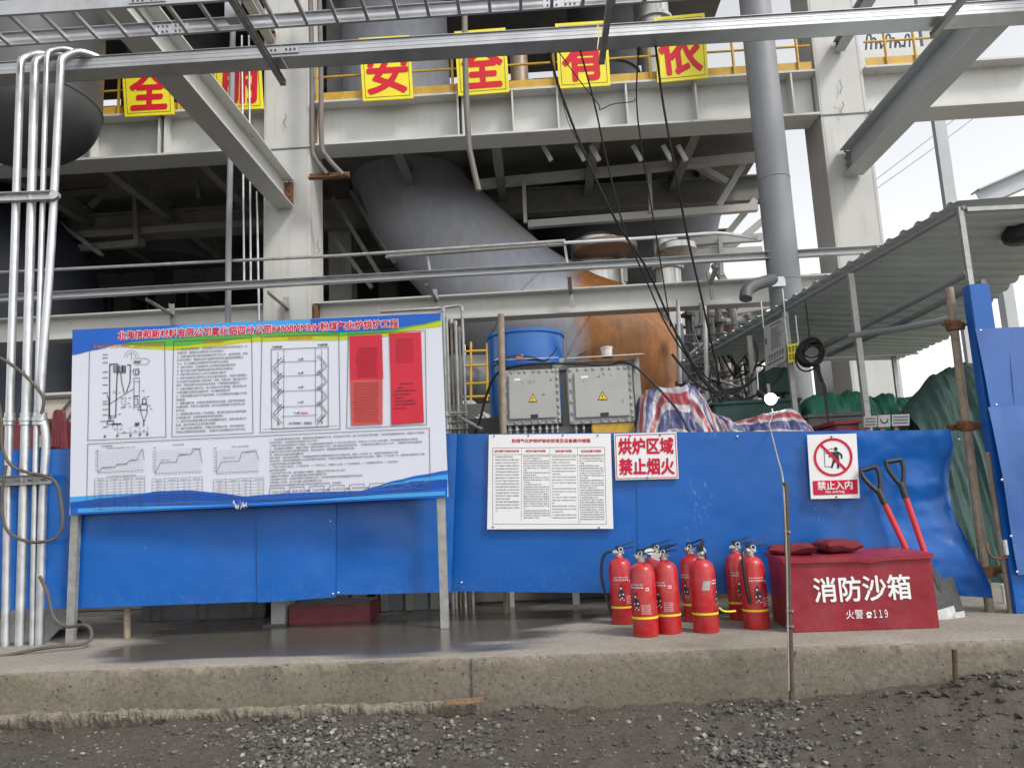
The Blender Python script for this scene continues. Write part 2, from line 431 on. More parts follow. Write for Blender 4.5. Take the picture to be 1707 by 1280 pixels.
def mat_concrete(name, wet=True, face=False):
    m, t, b = newmat(name)
    L = t.links.new
    pos = t.nodes.new('ShaderNodeNewGeometry').outputs['Position']
    n1 = N(t, 'ShaderNodeTexNoise', Scale=1.6, Detail=8.0, Roughness=.65); L(pos, n1.inputs['Vector'])
    n2 = N(t, 'ShaderNodeTexNoise', Scale=38., Detail=6.0, Roughness=.7); L(pos, n2.inputs['Vector'])
    n3 = N(t, 'ShaderNodeTexNoise', Scale=7., Detail=5.0, Roughness=.6); L(pos, n3.inputs['Vector'])
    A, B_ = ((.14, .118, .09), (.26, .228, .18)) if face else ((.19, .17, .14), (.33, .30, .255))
    c = mix(t, ramp(t, n1.outputs[0], [(.3, 0.), (.7, 1.)]), A, B_)
    c = mix(t, ramp(t, n2.outputs[0], [(.35, .55), (.6, 0.)]), c, tuple(q * .55 for q in A))
    c = mix(t, ramp(t, n3.outputs[0], [(.6, 0.), (.75, .5)]), c, tuple(q * .7 for q in A))
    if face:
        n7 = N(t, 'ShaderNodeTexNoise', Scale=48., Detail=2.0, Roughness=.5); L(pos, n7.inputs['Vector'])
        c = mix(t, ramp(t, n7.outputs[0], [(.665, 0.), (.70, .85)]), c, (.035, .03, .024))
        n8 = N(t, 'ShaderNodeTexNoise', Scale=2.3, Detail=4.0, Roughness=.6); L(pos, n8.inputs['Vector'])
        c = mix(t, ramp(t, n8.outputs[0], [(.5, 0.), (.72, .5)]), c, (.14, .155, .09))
    rough = .85
    if wet:
        sp0 = t.nodes.new('ShaderNodeSeparateXYZ'); L(pos, sp0.inputs[0])
        gy = t.nodes.new('ShaderNodeMath'); gy.operation = 'MULTIPLY_ADD'; L(n1.outputs[0], gy.inputs[0]); gy.inputs[1].default_value = .6; L(sp0.outputs[1], gy.inputs[2])
        gr = t.nodes.new('ShaderNodeMapRange'); L(gy.outputs[0], gr.inputs[0]); gr.inputs[1].default_value = 5.35; gr.inputs[2].default_value = 5.85
        gx = t.nodes.new('ShaderNodeMapRange'); L(sp0.outputs[0], gx.inputs[0]); gx.inputs[1].default_value = 2.1; gx.inputs[2].default_value = 1.3
        gm = t.nodes.new('ShaderNodeMath'); gm.operation = 'MULTIPLY'; L(gr.outputs[0], gm.inputs[0]); L(gx.outputs[0], gm.inputs[1])
        c = mix(t, gm.outputs[0], c, mix(t, ramp(t, n3.outputs[0], [(.3, 0.), (.7, 1.)]), (.07, .064, .058), (.14, .129, .115)))  # dirty plant floor, darkened to cut bounced light inside; left pale under the shed
        mp = t.nodes.new('ShaderNodeMapping'); mp.inputs['Scale'].default_value = (.55, 1.5, 1); mp.inputs['Location'].default_value = (.35, .2, 0); L(pos, mp.inputs[0])
        n4 = N(t, 'ShaderNodeTexNoise', Scale=1.0, Detail=3.0, Roughness=.5); L(mp.outputs[0], n4.inputs['Vector'])
        # water stands towards the back and in the middle of the slab; the front right stays dry
        sep = t.nodes.new('ShaderNodeSeparateXYZ'); L(pos, sep.inputs[0])
        mx = t.nodes.new('ShaderNodeMapRange'); L(sep.outputs[0], mx.inputs[0]); mx.inputs[1].default_value = .35; mx.inputs[2].default_value = -.6
        ml = t.nodes.new('ShaderNodeMapRange'); L(sep.outputs[0], ml.inputs[0]); ml.inputs[1].default_value = -3.0; ml.inputs[2].default_value = -2.2
        my = t.nodes.new('ShaderNodeMapRange'); L(sep.outputs[1], my.inputs[0]); my.inputs[1].default_value = 3.95; my.inputs[2].default_value = 4.5
        mm = t.nodes.new('ShaderNodeMath'); mm.operation = 'MULTIPLY'; L(mx.outputs[0], mm.inputs[0]); L(my.outputs[0], mm.inputs[1])
        m3 = t.nodes.new('ShaderNodeMath'); m3.operation = 'MULTIPLY'; L(mm.outputs[0], m3.inputs[0]); L(ml.outputs[0], m3.inputs[1])
        m2 = t.nodes.new('ShaderNodeMath'); m2.operation = 'MULTIPLY_ADD'; L(m3.outputs[0], m2.inputs[0]); m2.inputs[1].default_value = .34; L(n4.outputs[0], m2.inputs[2])
        w = ramp(t, m2.outputs[0], [(.60, 0.), (.70, 1.)])
        c = mix(t, w, c, mix(t, .85, c, (.06, .053, .045)))
        ro = mix(t, w, (.85,) * 3, (.045,) * 3)
        L(ro, b.inputs['Roughness'])
    else:
        b.inputs['Roughness'].default_value = rough
    L(c, b.inputs['Base Color'])
    bp = t.nodes.new('ShaderNodeBump'); bp.inputs['Strength'].default_value = .5 if face else .12; bp.inputs['Distance'].default_value = .012
    L(n2.outputs[0], bp.inputs['Height']); L(bp.outputs[0], b.inputs['Normal'])
    return m
m_slab = mat_concrete('slab_concrete')
m_slabface = mat_concrete('cast_slab_edge', wet=False, face=True)

def mat_mud():
    m, t, b = newmat('mud_and_grit')
    L = t.links.new
    pos = t.nodes.new('ShaderNodeNewGeometry').outputs['Position']
    n1 = N(t, 'ShaderNodeTexNoise', Scale=2.2, Detail=8.0, Roughness=.65); L(pos, n1.inputs['Vector'])
    n2 = N(t, 'ShaderNodeTexNoise', Scale=55., Detail=8.0, Roughness=.75); L(pos, n2.inputs['Vector'])
    c = mix(t, ramp(t, n1.outputs[0], [(.3, 0.), (.7, 1.)]), (.026, .021, .016), (.082, .060, .042))
    c = mix(t, ramp(t, n2.outputs[0], [(.35, 0.), (.7, 1.)]), c, (.125, .108, .09))
    c = mix(t, ramp(t, n2.outputs[0], [(.25, .8), (.42, 0.)]), c, (.025, .022, .02))
    L(c, b.inputs['Base Color'])
    L(ramp(t, n1.outputs[0], [(.3, .5), (.6, .9)]), b.inputs['Roughness'])
    bp = t.nodes.new('ShaderNodeBump'); bp.inputs['Strength'].default_value = .9; bp.inputs['Distance'].default_value = .02
    L(n2.outputs[0], bp.inputs['Height']); L(bp.outputs[0], b.inputs['Normal'])
    return m
m_mud = mat_mud()

def mat_stone():
    m, t, b = newmat('crushed_stone')
    L = t.links.new
    g = t.nodes.new('ShaderNodeNewGeometry')
    n1 = N(t, 'ShaderNodeTexNoise', Scale=30., Detail=6.0, Roughness=.7); L(g.outputs['Position'], n1.inputs['Vector'])
    c = ramp(t, g.outputs['Random Per Island'], [(0., (.035, .033, .031)), (.55, (.085, .077, .068)), (.90, (.155, .145, .13)), (1., (.34, .32, .285))])
    c = mix(t, ramp(t, n1.outputs[0], [(.35, .5), (.6, 0.)]), c, (.07, .06, .05))
    L(c, b.inputs['Base Color']); b.inputs['Roughness'].default_value = .75
    return m
m_stone = mat_stone()

def mat_tarp():
    m, t, b = newmat('striped_woven_tarpaulin')
    L = t.links.new
    at = t.nodes.new('ShaderNodeAttribute'); at.attribute_name = 'stripe'
    n = N(t, 'ShaderNodeTexNoise', Scale=9., Detail=4.); L(t.nodes.new('ShaderNodeNewGeometry').outputs['Position'], n.inputs['Vector'])
    ma = t.nodes.new('ShaderNodeMath'); ma.operation = 'MULTIPLY_ADD'; L(n.outputs[0], ma.inputs[0]); ma.inputs[1].default_value = .06; L(at.outputs['Fac'], ma.inputs[2])
    fr = t.nodes.new('ShaderNodeMath'); fr.operation = 'FRACT'; L(ma.outputs[0], fr.inputs[0])
    r = t.nodes.new('ShaderNodeValToRGB'); r.color_ramp.interpolation = 'CONSTANT'
    st = [(0, (.30, .035, .05)), (.27, (.36, .35, .37)), (.42, (.035, .045, .15)), (.80, (.36, .35, .37))]
    while len(r.color_ramp.elements) < 4:
        r.color_ramp.elements.new(.5)
    for e, (p, c) in zip(r.color_ramp.elements, st):
        e.position = p; e.color = (*c, 1)
    L(fr.outputs[0], r.inputs[0])
    c = mix(t, ramp(t, n.outputs[0], [(.4, 0.), (.8, .35)]), r.outputs[0], (.3, .28, .27))
    L(c, b.inputs['Base Color']); b.inputs['Roughness'].default_value = .42
    return m
m_tarp = mat_tarp()

# ------------------------------------------------------------------ lettering
_tc = {}
def glyphs(body, offset=0.0, res=1, space=1.0, line=1.0, align='LEFT'):
    key = (body, offset, res, space)
    if key in _tc:
        return _tc[key]
    cu = bpy.data.curves.new('t', 'FONT')
    cu.body = body; cu.size = 1.0; cu.offset = offset; cu.resolution_u = res; cu.space_character = space; cu.fill_mode = 'FRONT'
    o = bpy.data.objects.new('t', cu)
    COL.objects.link(o)
    dg = bpy.context.evaluated_depsgraph_get()
    me = bpy.data.meshes.new_from_object(o.evaluated_get(dg))
    vs_ = [tuple(v.co) for v in me.vertices]; fs_ = [tuple(p.vertices) for p in me.polygons]
    bpy.data.objects.remove(o); bpy.data.curves.remove(cu); bpy.data.meshes.remove(me)
    if not vs_:
        vs_ = [(0, 0, 0), (1, 0, 0), (1, 1, 0)]; fs_ = []
    xs = [v[0] for v in vs_]; ys = [v[1] for v in vs_]
    _tc[key] = (vs_, fs_, min(xs), max(xs), min(ys), max(ys))
    return _tc[key]

def text(mb, body, A, B, h, off=(0, -.002, 0), bold=0.0, res=1, space=1.0, rings=8):
    """lettering whose baseline runs from A to B and whose height is h; bold thickens the strokes by that share of the type size"""
    vs_, fs_, x0, x1, y0, y1 = glyphs(body, 0.0, res, space)
    A = Vector(A); B = Vector(B); off = Vector(off)
    rgt = (B - A); up = Vector((0, -1, 0)).cross(rgt).normalized()
    shifts = [(0, 0)]
    if bold:
        shifts += [(bold * math.cos(2 * math.pi * k / rings), bold * math.sin(2 * math.pi * k / rings)) for k in range(rings)]
    for i, (dx, dy) in enumerate(shifts):
        o2 = off + Vector((0, -.00012 * i, 0))
        mb.add([A + o2 + rgt * ((x + dx - x0) / (x1 - x0)) + up * (h * (y + dy - y0) / (y1 - y0)) for x, y, z in vs_], fs_)

class Plane:
    """a flat printed thing: picture points are laid on its own plane in the place"""
    def __init__(s, Y, dYdx=0.0, x0=0.0):
        s.Y, s.k, s.x0 = Y, dYdx, x0
    def pt(s, px, py, lift=0.0):
        return P(px, py, s.Y + s.k * (px - s.x0)) + Vector((0, -lift, 0))
    def poly(s, mb, pts, lift):
        mb.add([s.pt(x, y, lift) for x, y in pts], [tuple(range(len(pts)))])
    def strip(s, mb, top, bot, lift):
        """top and bot: two rows of picture points of equal length"""
        n = len(top)
        mb.add([s.pt(x, y, lift) for x, y in top] + [s.pt(x, y, lift) for x, y in bot], [(i, i + 1, n + i + 1, n + i) for i in range(n - 1)])
    def line(s, mb, pts, w, lift, closed=False):
        if closed:
            pts = list(pts) + [pts[0]]
        for (x0, y0), (x1, y1) in zip(pts, pts[1:]):
            dx, dy = x1 - x0, y1 - y0
            l = math.hypot(dx, dy) or 1
            nx, ny = -dy / l * w / 2, dx / l * w / 2
            ex, ey = dx / l * w / 2, dy / l * w / 2
            s.poly(mb, [(x0 - ex + nx, y0 - ey + ny), (x1 + ex + nx, y1 + ey + ny), (x1 + ex - nx, y1 + ey - ny), (x0 - ex - nx, y0 - ey - ny)], lift)
    def text(s, mb, body, x0, y0, x1, y1, hpx, lift, **kw):
        A, B = s.pt(x0, y0, lift), s.pt(x1, y1, lift)
        text(mb, body, A, B, hpx * A.y / FPX, off=(0, 0, 0), **kw)
    def panel(s, mb, c, t):
        """c: TL TR BR BL picture corners; slab of thickness t whose face is the plane"""
        f = [s.pt(x, y) for x, y in c]; b = [p + Vector((0, t, 0)) for p in f]
        mb.add(f + b, [(0, 1, 2, 3), (7, 6, 5, 4), (0, 4, 5, 1), (1, 5, 6, 2), (2, 6, 7, 3), (3, 7, 4, 0)])

# ================================================================== THE SETTING
sl0, sl1 = PZ(0, 1122, 0), PZ(1707, 1065, 0)
def edge_y(x):
    return sl0.y + (sl1.y - sl0.y) * (x - sl0.x) / (sl1.x - sl0.x)
SLAB_H = .205

def fbm(x, y, z=0.0, o=4):
    return noise.fractal(Vector((x, y, z)), 1.0, 2.0, o)

def ground_z(x, y):
    z = -.245 + .03 * max(-1, min(1, x / 2.5)) - .05 * max(0, min(1, (3.7 - y) / 1.5))
    # earth heaped against the slab on the +x side, and the lump round the stub of rebar
    t = max(0, min(1, (x - 1.0) / 1.2))
    z += .06 * t * max(0, 1 - abs(y - 3.85) / .7)
    d = math.hypot((x - 2.02) / .30, (y - 3.62) / .20)
    z += .085 * max(0, 1 - d * d)
    if 1.2 < y < 4.3 and abs(x) < 6:
        z += .022 * fbm(x * 2.2, y * 2.2, 1.0) + .018 * fbm(x * 9, y * 9, 4.0) + .012 * fbm(x * 26, y * 26, 7.0)
    return z

xs = [-400, -150, -50, -20, -9, -6, -5, -4.4] + [-4.0 + i * .03 for i in range(268)] + [4.4, 5, 6, 9, 20, 50, 150, 400]
ys = [-400, -150, -50, -15, -5, 0, 1.2, 2.0] + [2.3 + i * .03 for i in range(62)] + [4.3, 5, 8, 20, 50, 150, 400]
mb = MB()
mb.add([(x, y, ground_z(x, y)) for y in ys for x in xs],
       [(j * len(xs) + i, j * len(xs) + i + 1, (j + 1) * len(xs) + i + 1, (j + 1) * len(xs) + i) for j in range(len(ys) - 1) for i in range(len(xs) - 1)])
tag(obj('ground', mb, m_mud, ang=80), 'brown mud with grit in front of the concrete slab', 'ground', kind='structure')

# concrete slab, with a worn arris along its front
mb = MB()
sx = [-16, -8, -5] + [-4.4 + i * .022 for i in range(400)] + [5, 8, 16]
def arris(x):
    c = fbm(x * 6, 2.0, 0) * .006 + max(0, fbm(x * 14, 9.0, 0) - .25) * .03
    return c if abs(x) < 4.5 else 0
rows = []
for x in sx:
    y = edge_y(x); a = arris(x); g = fbm(x * 3, 5.5, 0) * .006
    bott = -.42
    rows.append([(x, 26.0, 0), (x, 6.0, 0), (x, y + .05, 0), (x, y + .012 + a, -.001 - a * .15), (x, y + .002 + a * .4 + g, -.010 - a), (x, y + g * .6, -.05), (x, y - g, -.10), (x, y + g * .7, -.15), (x, y + .004, -SLAB_H), (x, y + .03, bott)])
nr = len(rows[0])
mb.v = [p for r_ in rows for p in r_]
for i in range(len(rows) - 1):
    for j in range(nr - 1):
        mb.f.append([i * nr + j, (i + 1) * nr + j, (i + 1) * nr + j + 1, i * nr + j + 1]); mb.m.append(0 if j < 3 else 1)
slab = tag(obj('concrete_slab', mb, [m_slab, m_slabface], ang=50), 'raised concrete slab carrying the fence, extinguishers and sand box', 'slab', kind='structure')

# ragged footing concrete squeezed out below the slab
mb = MB()
def foot(u, v):
    x = lerp(-3.2, -.35, u); y = edge_y(x)
    w = max(.004, .020 + .026 * fbm(x * 4, 1.0, 3) + .020 * fbm(x * 15, 6.0, 3) + .010 * fbm(x * 45, v * 2, 3))
    ends = min(1, u * 14, (1 - u) * 10)
    prof = [(.02, -.196), (-w * .5, -.200), (-w, -.208), (-w * 1.1, -.232), (-w * .5, -.26), (.02, -.33)]
    k = v * 5; i = min(4, int(k)); f = k - i
    a, b_ = prof[i], prof[i + 1]
    return Vector((x, y + lerp(a[0], b_[0], f) * max(.05, ends) + .006 * fbm(x * 60, v * 9, 8), lerp(a[1], b_[1], f) + .012 * fbm(x * 22, v * 3, 2) - .012 * fbm(x * 3, 1, 1)))
mb.grid(foot, 520, 12)
obj('footing_lip', mb, M('rough_footing_concrete', (.24, .21, .165), .9, 0, .35, 20, .5, 120, spots=.3, spot_col=(.08, .065, .05)), slab, ang=70)
mb = MB()
xj = PZ(786, 1098, 0).x
mb.box((xj, edge_y(xj) - .004, -.10), (.006, .012, .19))
obj('cast_joint', mb, m_plinth, slab)

# stones: crushed rock lying in two drifts and strewn on the mud
ico_v = []
ph = (1 + 5 ** .5) / 2
for a, b_ in ((-1, ph), (1, ph), (-1, -ph), (1, -ph)):
    ico_v += [(a, b_, 0), (0, a, b_), (b_, 0, a)]
bmi = bmesh.new(); bmesh.ops.create_icosphere(bmi, subdivisions=1, radius=1)
ICO_V = [v.co.copy() for v in bmi.verts]; ICO_F = [[v.index for v in f.verts] for f in bmi.faces]; bmi.free()
def stones(name, label, n, where, smin, smax):
    mb = MB()
    k = 0; tries = 0
    while k < n and tries < n * 40:
        tries += 1
        q = where()
        if q is None:
            continue
        x, y = q
        if y > edge_y(x) - .03 or abs(x) > 3.9 or y < 2.35:
            continue
        s = smin + (smax - smin) * rnd.random() ** 2.2
        A = Matrix.Rotation(rnd.random() * 6.28, 3, 'Z') @ Matrix.Rotation(rnd.uniform(-.6, .6), 3, 'X') @ Matrix.Diagonal((s * rnd.uniform(.8, 1.4), s * rnd.uniform(.6, 1.0), s * rnd.uniform(.45, .8)))
        z = ground_z(x, y) + s * rnd.uniform(-.15, .45)
        jit = [1 + rnd.uniform(-.28, .22) for _ in ICO_V]
        mb.add([A @ (v * j) + Vector((x, y, z)) for v, j in zip(ICO_V, jit)], ICO_F)
        k += 1
    return tag(obj(name, mb, m_stone, smooth=False), label, 'gravel', kind='stuff')
def drift(px0, px1, py0, py1):
    def w():
        px = rnd.gauss((px0 + px1) / 2, (px1 - px0) / 4.2); py = py0 + (py1 - py0) * rnd.random() ** .8
        q = PZ(px, py, -.25)
        if fbm(q.x * 3, q.y * 3, 5) < -.28:
            return None
        return q.x, q.y
    return w
stones('gravel', 'drift of grey crushed stone below the notice board', 2600, drift(300, 860, 1172, 1300), .007, .019)
stones('gravel', 'smaller drift of grey crushed stone below the fire extinguishers', 1100, drift(1130, 1390, 1165, 1300), .007, .019)
stones('gravel', 'loose stones and grit strewn over the mud', 7000, lambda: (rnd.uniform(-3.6, 3.6), rnd.uniform(2.3, 3.95)), .0022, .013)
# clods of earth on the heap beside the slab
mb = MB()
for _ in range(260):
    x = rnd.gauss(2.0, .35); y = rnd.gauss(3.55, .18)
    if y > edge_y(x) - .02: continue
    s = .004 + .020 * rnd.random() ** 3
    A = Matrix.Rotation(rnd.random() * 6.28, 3, 'Z') @ Matrix.Diagonal((s * 1.3, s, s * .7))
    mb.add([A @ (v * (1 + rnd.uniform(-.3, .2))) + Vector((x, y, ground_z(x, y) + s * .2)) for v in ICO_V], ICO_F)
tag(obj('clods', mb, m_mud, smooth=False), 'crumbled clods of earth on the heap by the slab', 'earth', kind='stuff')

# ================================================================== STEEL PLANT STRUCTURE
Y0 = 10.0                     # line of the front columns
frame = thing('steel_frame', (0, Y0, 0), 'pale grey steel frame of columns, girders and decks behind the fence', 'steel frame')
pa, pb = P(439, 400, Y0), P(516, 190, Y0)
CLx0, CLx1 = pa.x, P(516, 134, Y0).x
CRx0, CRx1 = P(1355, 64, Y0).x - .02, P(1431, 64, Y0).x
for x0, x1 in ((CLx0, CLx1), (CRx0, CRx1)):
    mb = MB().cbox((x0, Y0, 0), (x1, Y0 + .62, 13))
    c = obj('column', mb, m_paint2, frame, bevel=.006)
    e = MB()
    for xx in (x0 + .035, x1 - .035):
        e.cbox((xx - .006, Y0 - .004, .1), (xx + .006, Y0 + .01, 12.9))
    obj('weld_seam', e, m_paint2, c)
    zz = P(470, 249, Y0).z
    obj('splice_line', MB().cbox((x0 - .004, Y0 - .006, zz - .012), (x1 + .004, Y0 + .05, zz + .012)), m_dark, c)
zb = P(700, 234.5, Y0).z; zt = P(700, 160.5, Y0).z      # girder flanges
def girder(x0, x1, z0, z1, w, name='girder', m=m_paint, tf=.03):
    mb = MB().ibeam((x0, Y0 + .16, (z0 + z1) / 2), (x1, Y0 + .16, (z0 + z1) / 2), w, z1 - z0, tf, .02)
    return obj(name, mb, m, frame)
g1 = girder(CLx1 + .02, CRx0 - .02, zb, zt, .42)
g2 = girder(-13, CLx0 - .02, zb, zt, .42)
g3 = girder(CRx1 + .02, CRx1 + 2.4, zb, zt, .42)
def stiff(g, px, py, z0, z1, w=.2):
    x = P(px, py, Y0 + .05).x
    obj('stiffener', MB().cbox((x - .012, Y0 - .045, z0 + .03), (x + .012, Y0 + .149, z1 - .03)), m_paint, g)
for px in (765, 773, 856, 931, 1046, 1162, 1323):
    stiff(g1, px, 205, zb, zt)
for px in (158, 270, 280):
    stiff(g2, px, 230, zb, zt)
# bolted end plate by the column
mb = MB().cbox((CLx1 + .025, Y0 - .03, zb + .06), (CLx1 + .06, Y0 + .148, zt - .06))
obj('end_plate', mb, m_rust, g1)
ez0, ez1 = P(900, 523, Y0).z, P(900, 481.5, Y0).z
e1 = girder(CLx1 + .02, CRx0 - .02, ez0, ez1, .26, 'beam', tf=.02)
e2 = girder(-13, CLx0 - .02, ez0 + .02, ez1 + .02, .26, 'beam', tf=.02)
mb = MB().cbox((CLx1 + .025, Y0 + .04, ez0 + .03), (CLx1 + .08, Y0 + .145, ez1 - .03))
obj('end_plate', mb, m_rust, e1)
# deck plates and joists above, which keep the inside of the plant dim
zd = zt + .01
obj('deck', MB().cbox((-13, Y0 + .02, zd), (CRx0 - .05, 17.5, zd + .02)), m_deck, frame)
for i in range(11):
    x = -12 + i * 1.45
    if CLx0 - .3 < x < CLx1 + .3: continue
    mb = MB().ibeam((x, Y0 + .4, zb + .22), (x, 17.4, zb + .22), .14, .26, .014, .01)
    obj('joist', mb, m_shadesteel, frame)
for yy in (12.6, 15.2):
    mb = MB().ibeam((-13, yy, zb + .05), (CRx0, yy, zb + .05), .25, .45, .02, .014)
    obj('beam', mb, m_shadesteel, frame)
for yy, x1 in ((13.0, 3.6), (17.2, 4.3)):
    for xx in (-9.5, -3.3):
        obj('column', MB().ibeam((xx, yy, 0), (xx, yy, 13), .4, .4, .025, .02, up=(0, 1, 0)), m_shadesteel, frame)
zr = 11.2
obj('deck', MB().cbox((-13, Y0 - .2, zr), (CRx0 + .3, 17.5, zr + .03)), m_deck, frame)  # unseen top deck, added to keep sky light out of the plant
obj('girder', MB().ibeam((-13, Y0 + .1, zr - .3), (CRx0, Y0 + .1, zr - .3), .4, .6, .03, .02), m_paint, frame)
# rear and side cladding: dark backdrop added in place of the interior shade
clad = thing('cladding_wall', (-3, 17.6, 0), 'dark backdrop cladding added far behind the vessels and ducts', 'wall')
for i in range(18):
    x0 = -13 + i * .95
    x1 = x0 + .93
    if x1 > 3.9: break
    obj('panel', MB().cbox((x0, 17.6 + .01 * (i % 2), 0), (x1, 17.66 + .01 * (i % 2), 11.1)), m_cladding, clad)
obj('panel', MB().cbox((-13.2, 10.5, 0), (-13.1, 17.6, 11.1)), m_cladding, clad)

# beams that reach out from the columns towards the viewer and carry the trays
def reach(p_end, p_far, w, h, name, label, m):
    o = thing(name, p_end, label, 'beam', 'beams reaching out from the columns')
    obj('beam_section', MB().ibeam(p_end, p_far, w, h, .016, .012), m, o)
    d = (Vector(p_far) - Vector(p_end)).normalized()
    pl = MB().box(Vector(p_end) + Vector((w * .12, -.012, 0)), (w * .7, .02, h * .82))
    obj('end_plate', pl, m_rust if m is m_paint else m_bluegrey, o)
    for sx_ in (-1, 1):
        for k in range(4):
            q = Vector(p_end) + Vector((sx_ * w * .3, -.026, (k - 1.5) * h * .26))
            obj('bolt', MB().lathe([(.014, 0), (.014, .014), (.0, .016)], q, 6, axis=(0, -1, 0)), m_rust, o)
    return o
pe = P(474, 324, Y0 - .03); reach(pe, Vector((pe.x - .02, 3.0, pe.z)), .27, .40, 'cantilever_beam', 'cream steel beam slanting down to the rust-stained column', m_paint)
pe = P(1419, 271, Y0 - .03); reach(pe, Vector((pe.x + .02, 3.4, pe.z)), .27, .38, 'cantilever_beam', 'blue-grey steel beam running up from the column against white sky', m_skysteel)
pe = P(1398, 78, Y0 - .03); reach(pe, Vector((pe.x, 5.4, pe.z + .2)), .14, .16, 'cantilever_beam', 'small blue-grey stub beam near the top of the sky-side column', m_skysteel)
pe = P(452, 62, Y0 - .03); reach(pe, Vector((pe.x, 5.4, pe.z)), .14, .16, 'cantilever_beam', 'small grey stub beam above the tray on the rust-stained column', m_paint)

# yellow railing along the deck
rail = thing('railing', (0, Y0, zt), 'yellow painted railing with toe board along the upper deck', 'railing')
def railing(x0, x1, posts):
    obj('toe_board', MB().cbox((x0, Y0 - .02, zt + .012), (x1, Y0 - .012, zt + .13)), m_yellow, rail)
    for k, zz in enumerate((.36, .72)):
        obj('rail', MB().tube([(x0, Y0 - .03, zt + zz), (x1, Y0 - .03, zt + zz)], .016, 8), m_yellow, rail)
    for x in posts:
        obj('railing_post', MB().tube([(x, Y0 - .03, zt), (x, Y0 - .03, zt + .74)], .02, 8), m_yellow, rail)
railing(CLx1 + .08, CRx0 - .05, [P(px, 140, Y0).x for px in (529, 755, 925, 1085, 1225, 1333)])
railing(-9, CLx0 - .05, [P(px, 160, Y0).x for px in (80, 200, 300, 428)])
railing(CRx1 + .05, CRx1 + 1.2, [P(px, 90, Y0).x for px in (1475, 1524)])

# slogan signs tied to the railing
def slogan(ch, bl, br, hpx, label):
    pl = Plane(Y0 - .12)
    (x0, y0), (x1, y1) = bl, br
    dx, dy = x1 - x0, y1 - y0
    ux, uy = -6.5 * hpx / 105, -hpx
    c = [(x0 + ux, y0 + uy), (x1 + ux, y1 + uy), (x1, y1), (x0, y0)]
    base = pl.pt((x0 + x1) / 2, (y0 + y1) / 2)
    o = thing('slogan_sign', base, label, 'sign', 'slogan signs on the upper railing')
    mb = MB(); pl.panel(mb, c, .025); obj('plate', mb, m_signyel, o)
    f = lambda u, v: (lerp(lerp(c[0][0], c[1][0], u), lerp(c[3][0], c[2][0], u), v), lerp(lerp(c[0][1], c[1][1], u), lerp(c[3][1], c[2][1], u), v))
    mb = MB(); pl.line(mb, [f(.06, .05), f(.94, .05), f(.94, .95), f(.06, .95)], .7, .003, True); obj('border_line', mb, m_ink, o)
    a, b_ = f(.11, .89), f(.89, .89)
    mb = MB(); pl.text(mb, ch, *a, *b_, hpx * .78, .004, bold=.03, res=3); obj('lettering', mb, m_slogan, o)
slogan('全', (208, 195), (290, 190.5), 100, 'yellow sign reading 全 beside the dark vessel')
slogan('丽', (360, 185), (439, 181), 100, 'yellow sign half hidden behind bright conduits by the column')
slogan('安', (605, 169), (689, 164), 105, 'yellow sign reading 安 with its top hidden by the tray')
slogan('全', (764, 160), (849, 153.5), 107, 'yellow sign reading 全 crossed by a grey downpipe')
slogan('有', (932, 148), (1018, 142.5), 108, 'yellow sign reading 有 behind the hanging ropes')
slogan('依', (1096, 138), (1181, 130), 108, 'yellow sign reading 依 next to the big grey pipe')

# braces and small beams on the sky side of the frame
def pbar(name, a, b_, Y, w, h, m, parent):
    return obj(name, MB().bar(P(*a, Y), P(*b_, Y), w, h, up=(0, 1, 0)), m, parent)
for a, b_, w in (((1247, 262), (1197, 345), .16), ((1157, 274), (1212, 305), .13), ((1258, 335), (1188, 420), .16), ((1197, 430), (1300, 345), .14), ((1190, 440), (1225, 500), .12), ((1300, 460), (1225, 545), .14)):
    pbar('brace', a, b_, 12.2, .1, w, m_paint, frame)
for a, b_, w in (((800, 308), (1262, 262), .17), ((880, 375), (1262, 346), .12), ((1120, 425), (1270, 418), .10), ((1150, 404), (1270, 396), .10), ((1215, 520), (1300, 505), .1)):
    pbar('beam', a, b_, 12.0, .12, w, m_paint, frame)
for px, y0, y1 in ((873, 300, 372), (1082, 280, 355), (1040, 395, 470), (1200, 395, 460)):
    pbar('post', (px, y0), (px + 3, y1), 11.9, .06, .06, m_paint, frame)
for px in (905, 960, 985, 1055, 1105, 1130):
    a = P(px, 243, 10.6); b_ = P(px + 14, 268, 10.6)
    obj('bracket', MB().bar(a, b_, .06, .05, up=(0, 1, 0)), m_paint, frame)
# narrower steel under the deck at the other side, shade put into its colour
for a, b_, w in (((95, 330), (440, 300), .22), ((100, 395), (440, 372), .10), ((70, 420), (240, 405), .09)):
    pbar('beam', a, b_, 12.4, .12, w, m_shadesteel, frame)
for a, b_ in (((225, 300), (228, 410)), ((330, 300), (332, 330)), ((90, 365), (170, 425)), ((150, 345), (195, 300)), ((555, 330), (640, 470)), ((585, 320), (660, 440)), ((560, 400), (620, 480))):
    pbar('brace', a, b_, 12.3, .07, .09, m_shadesteel, frame)

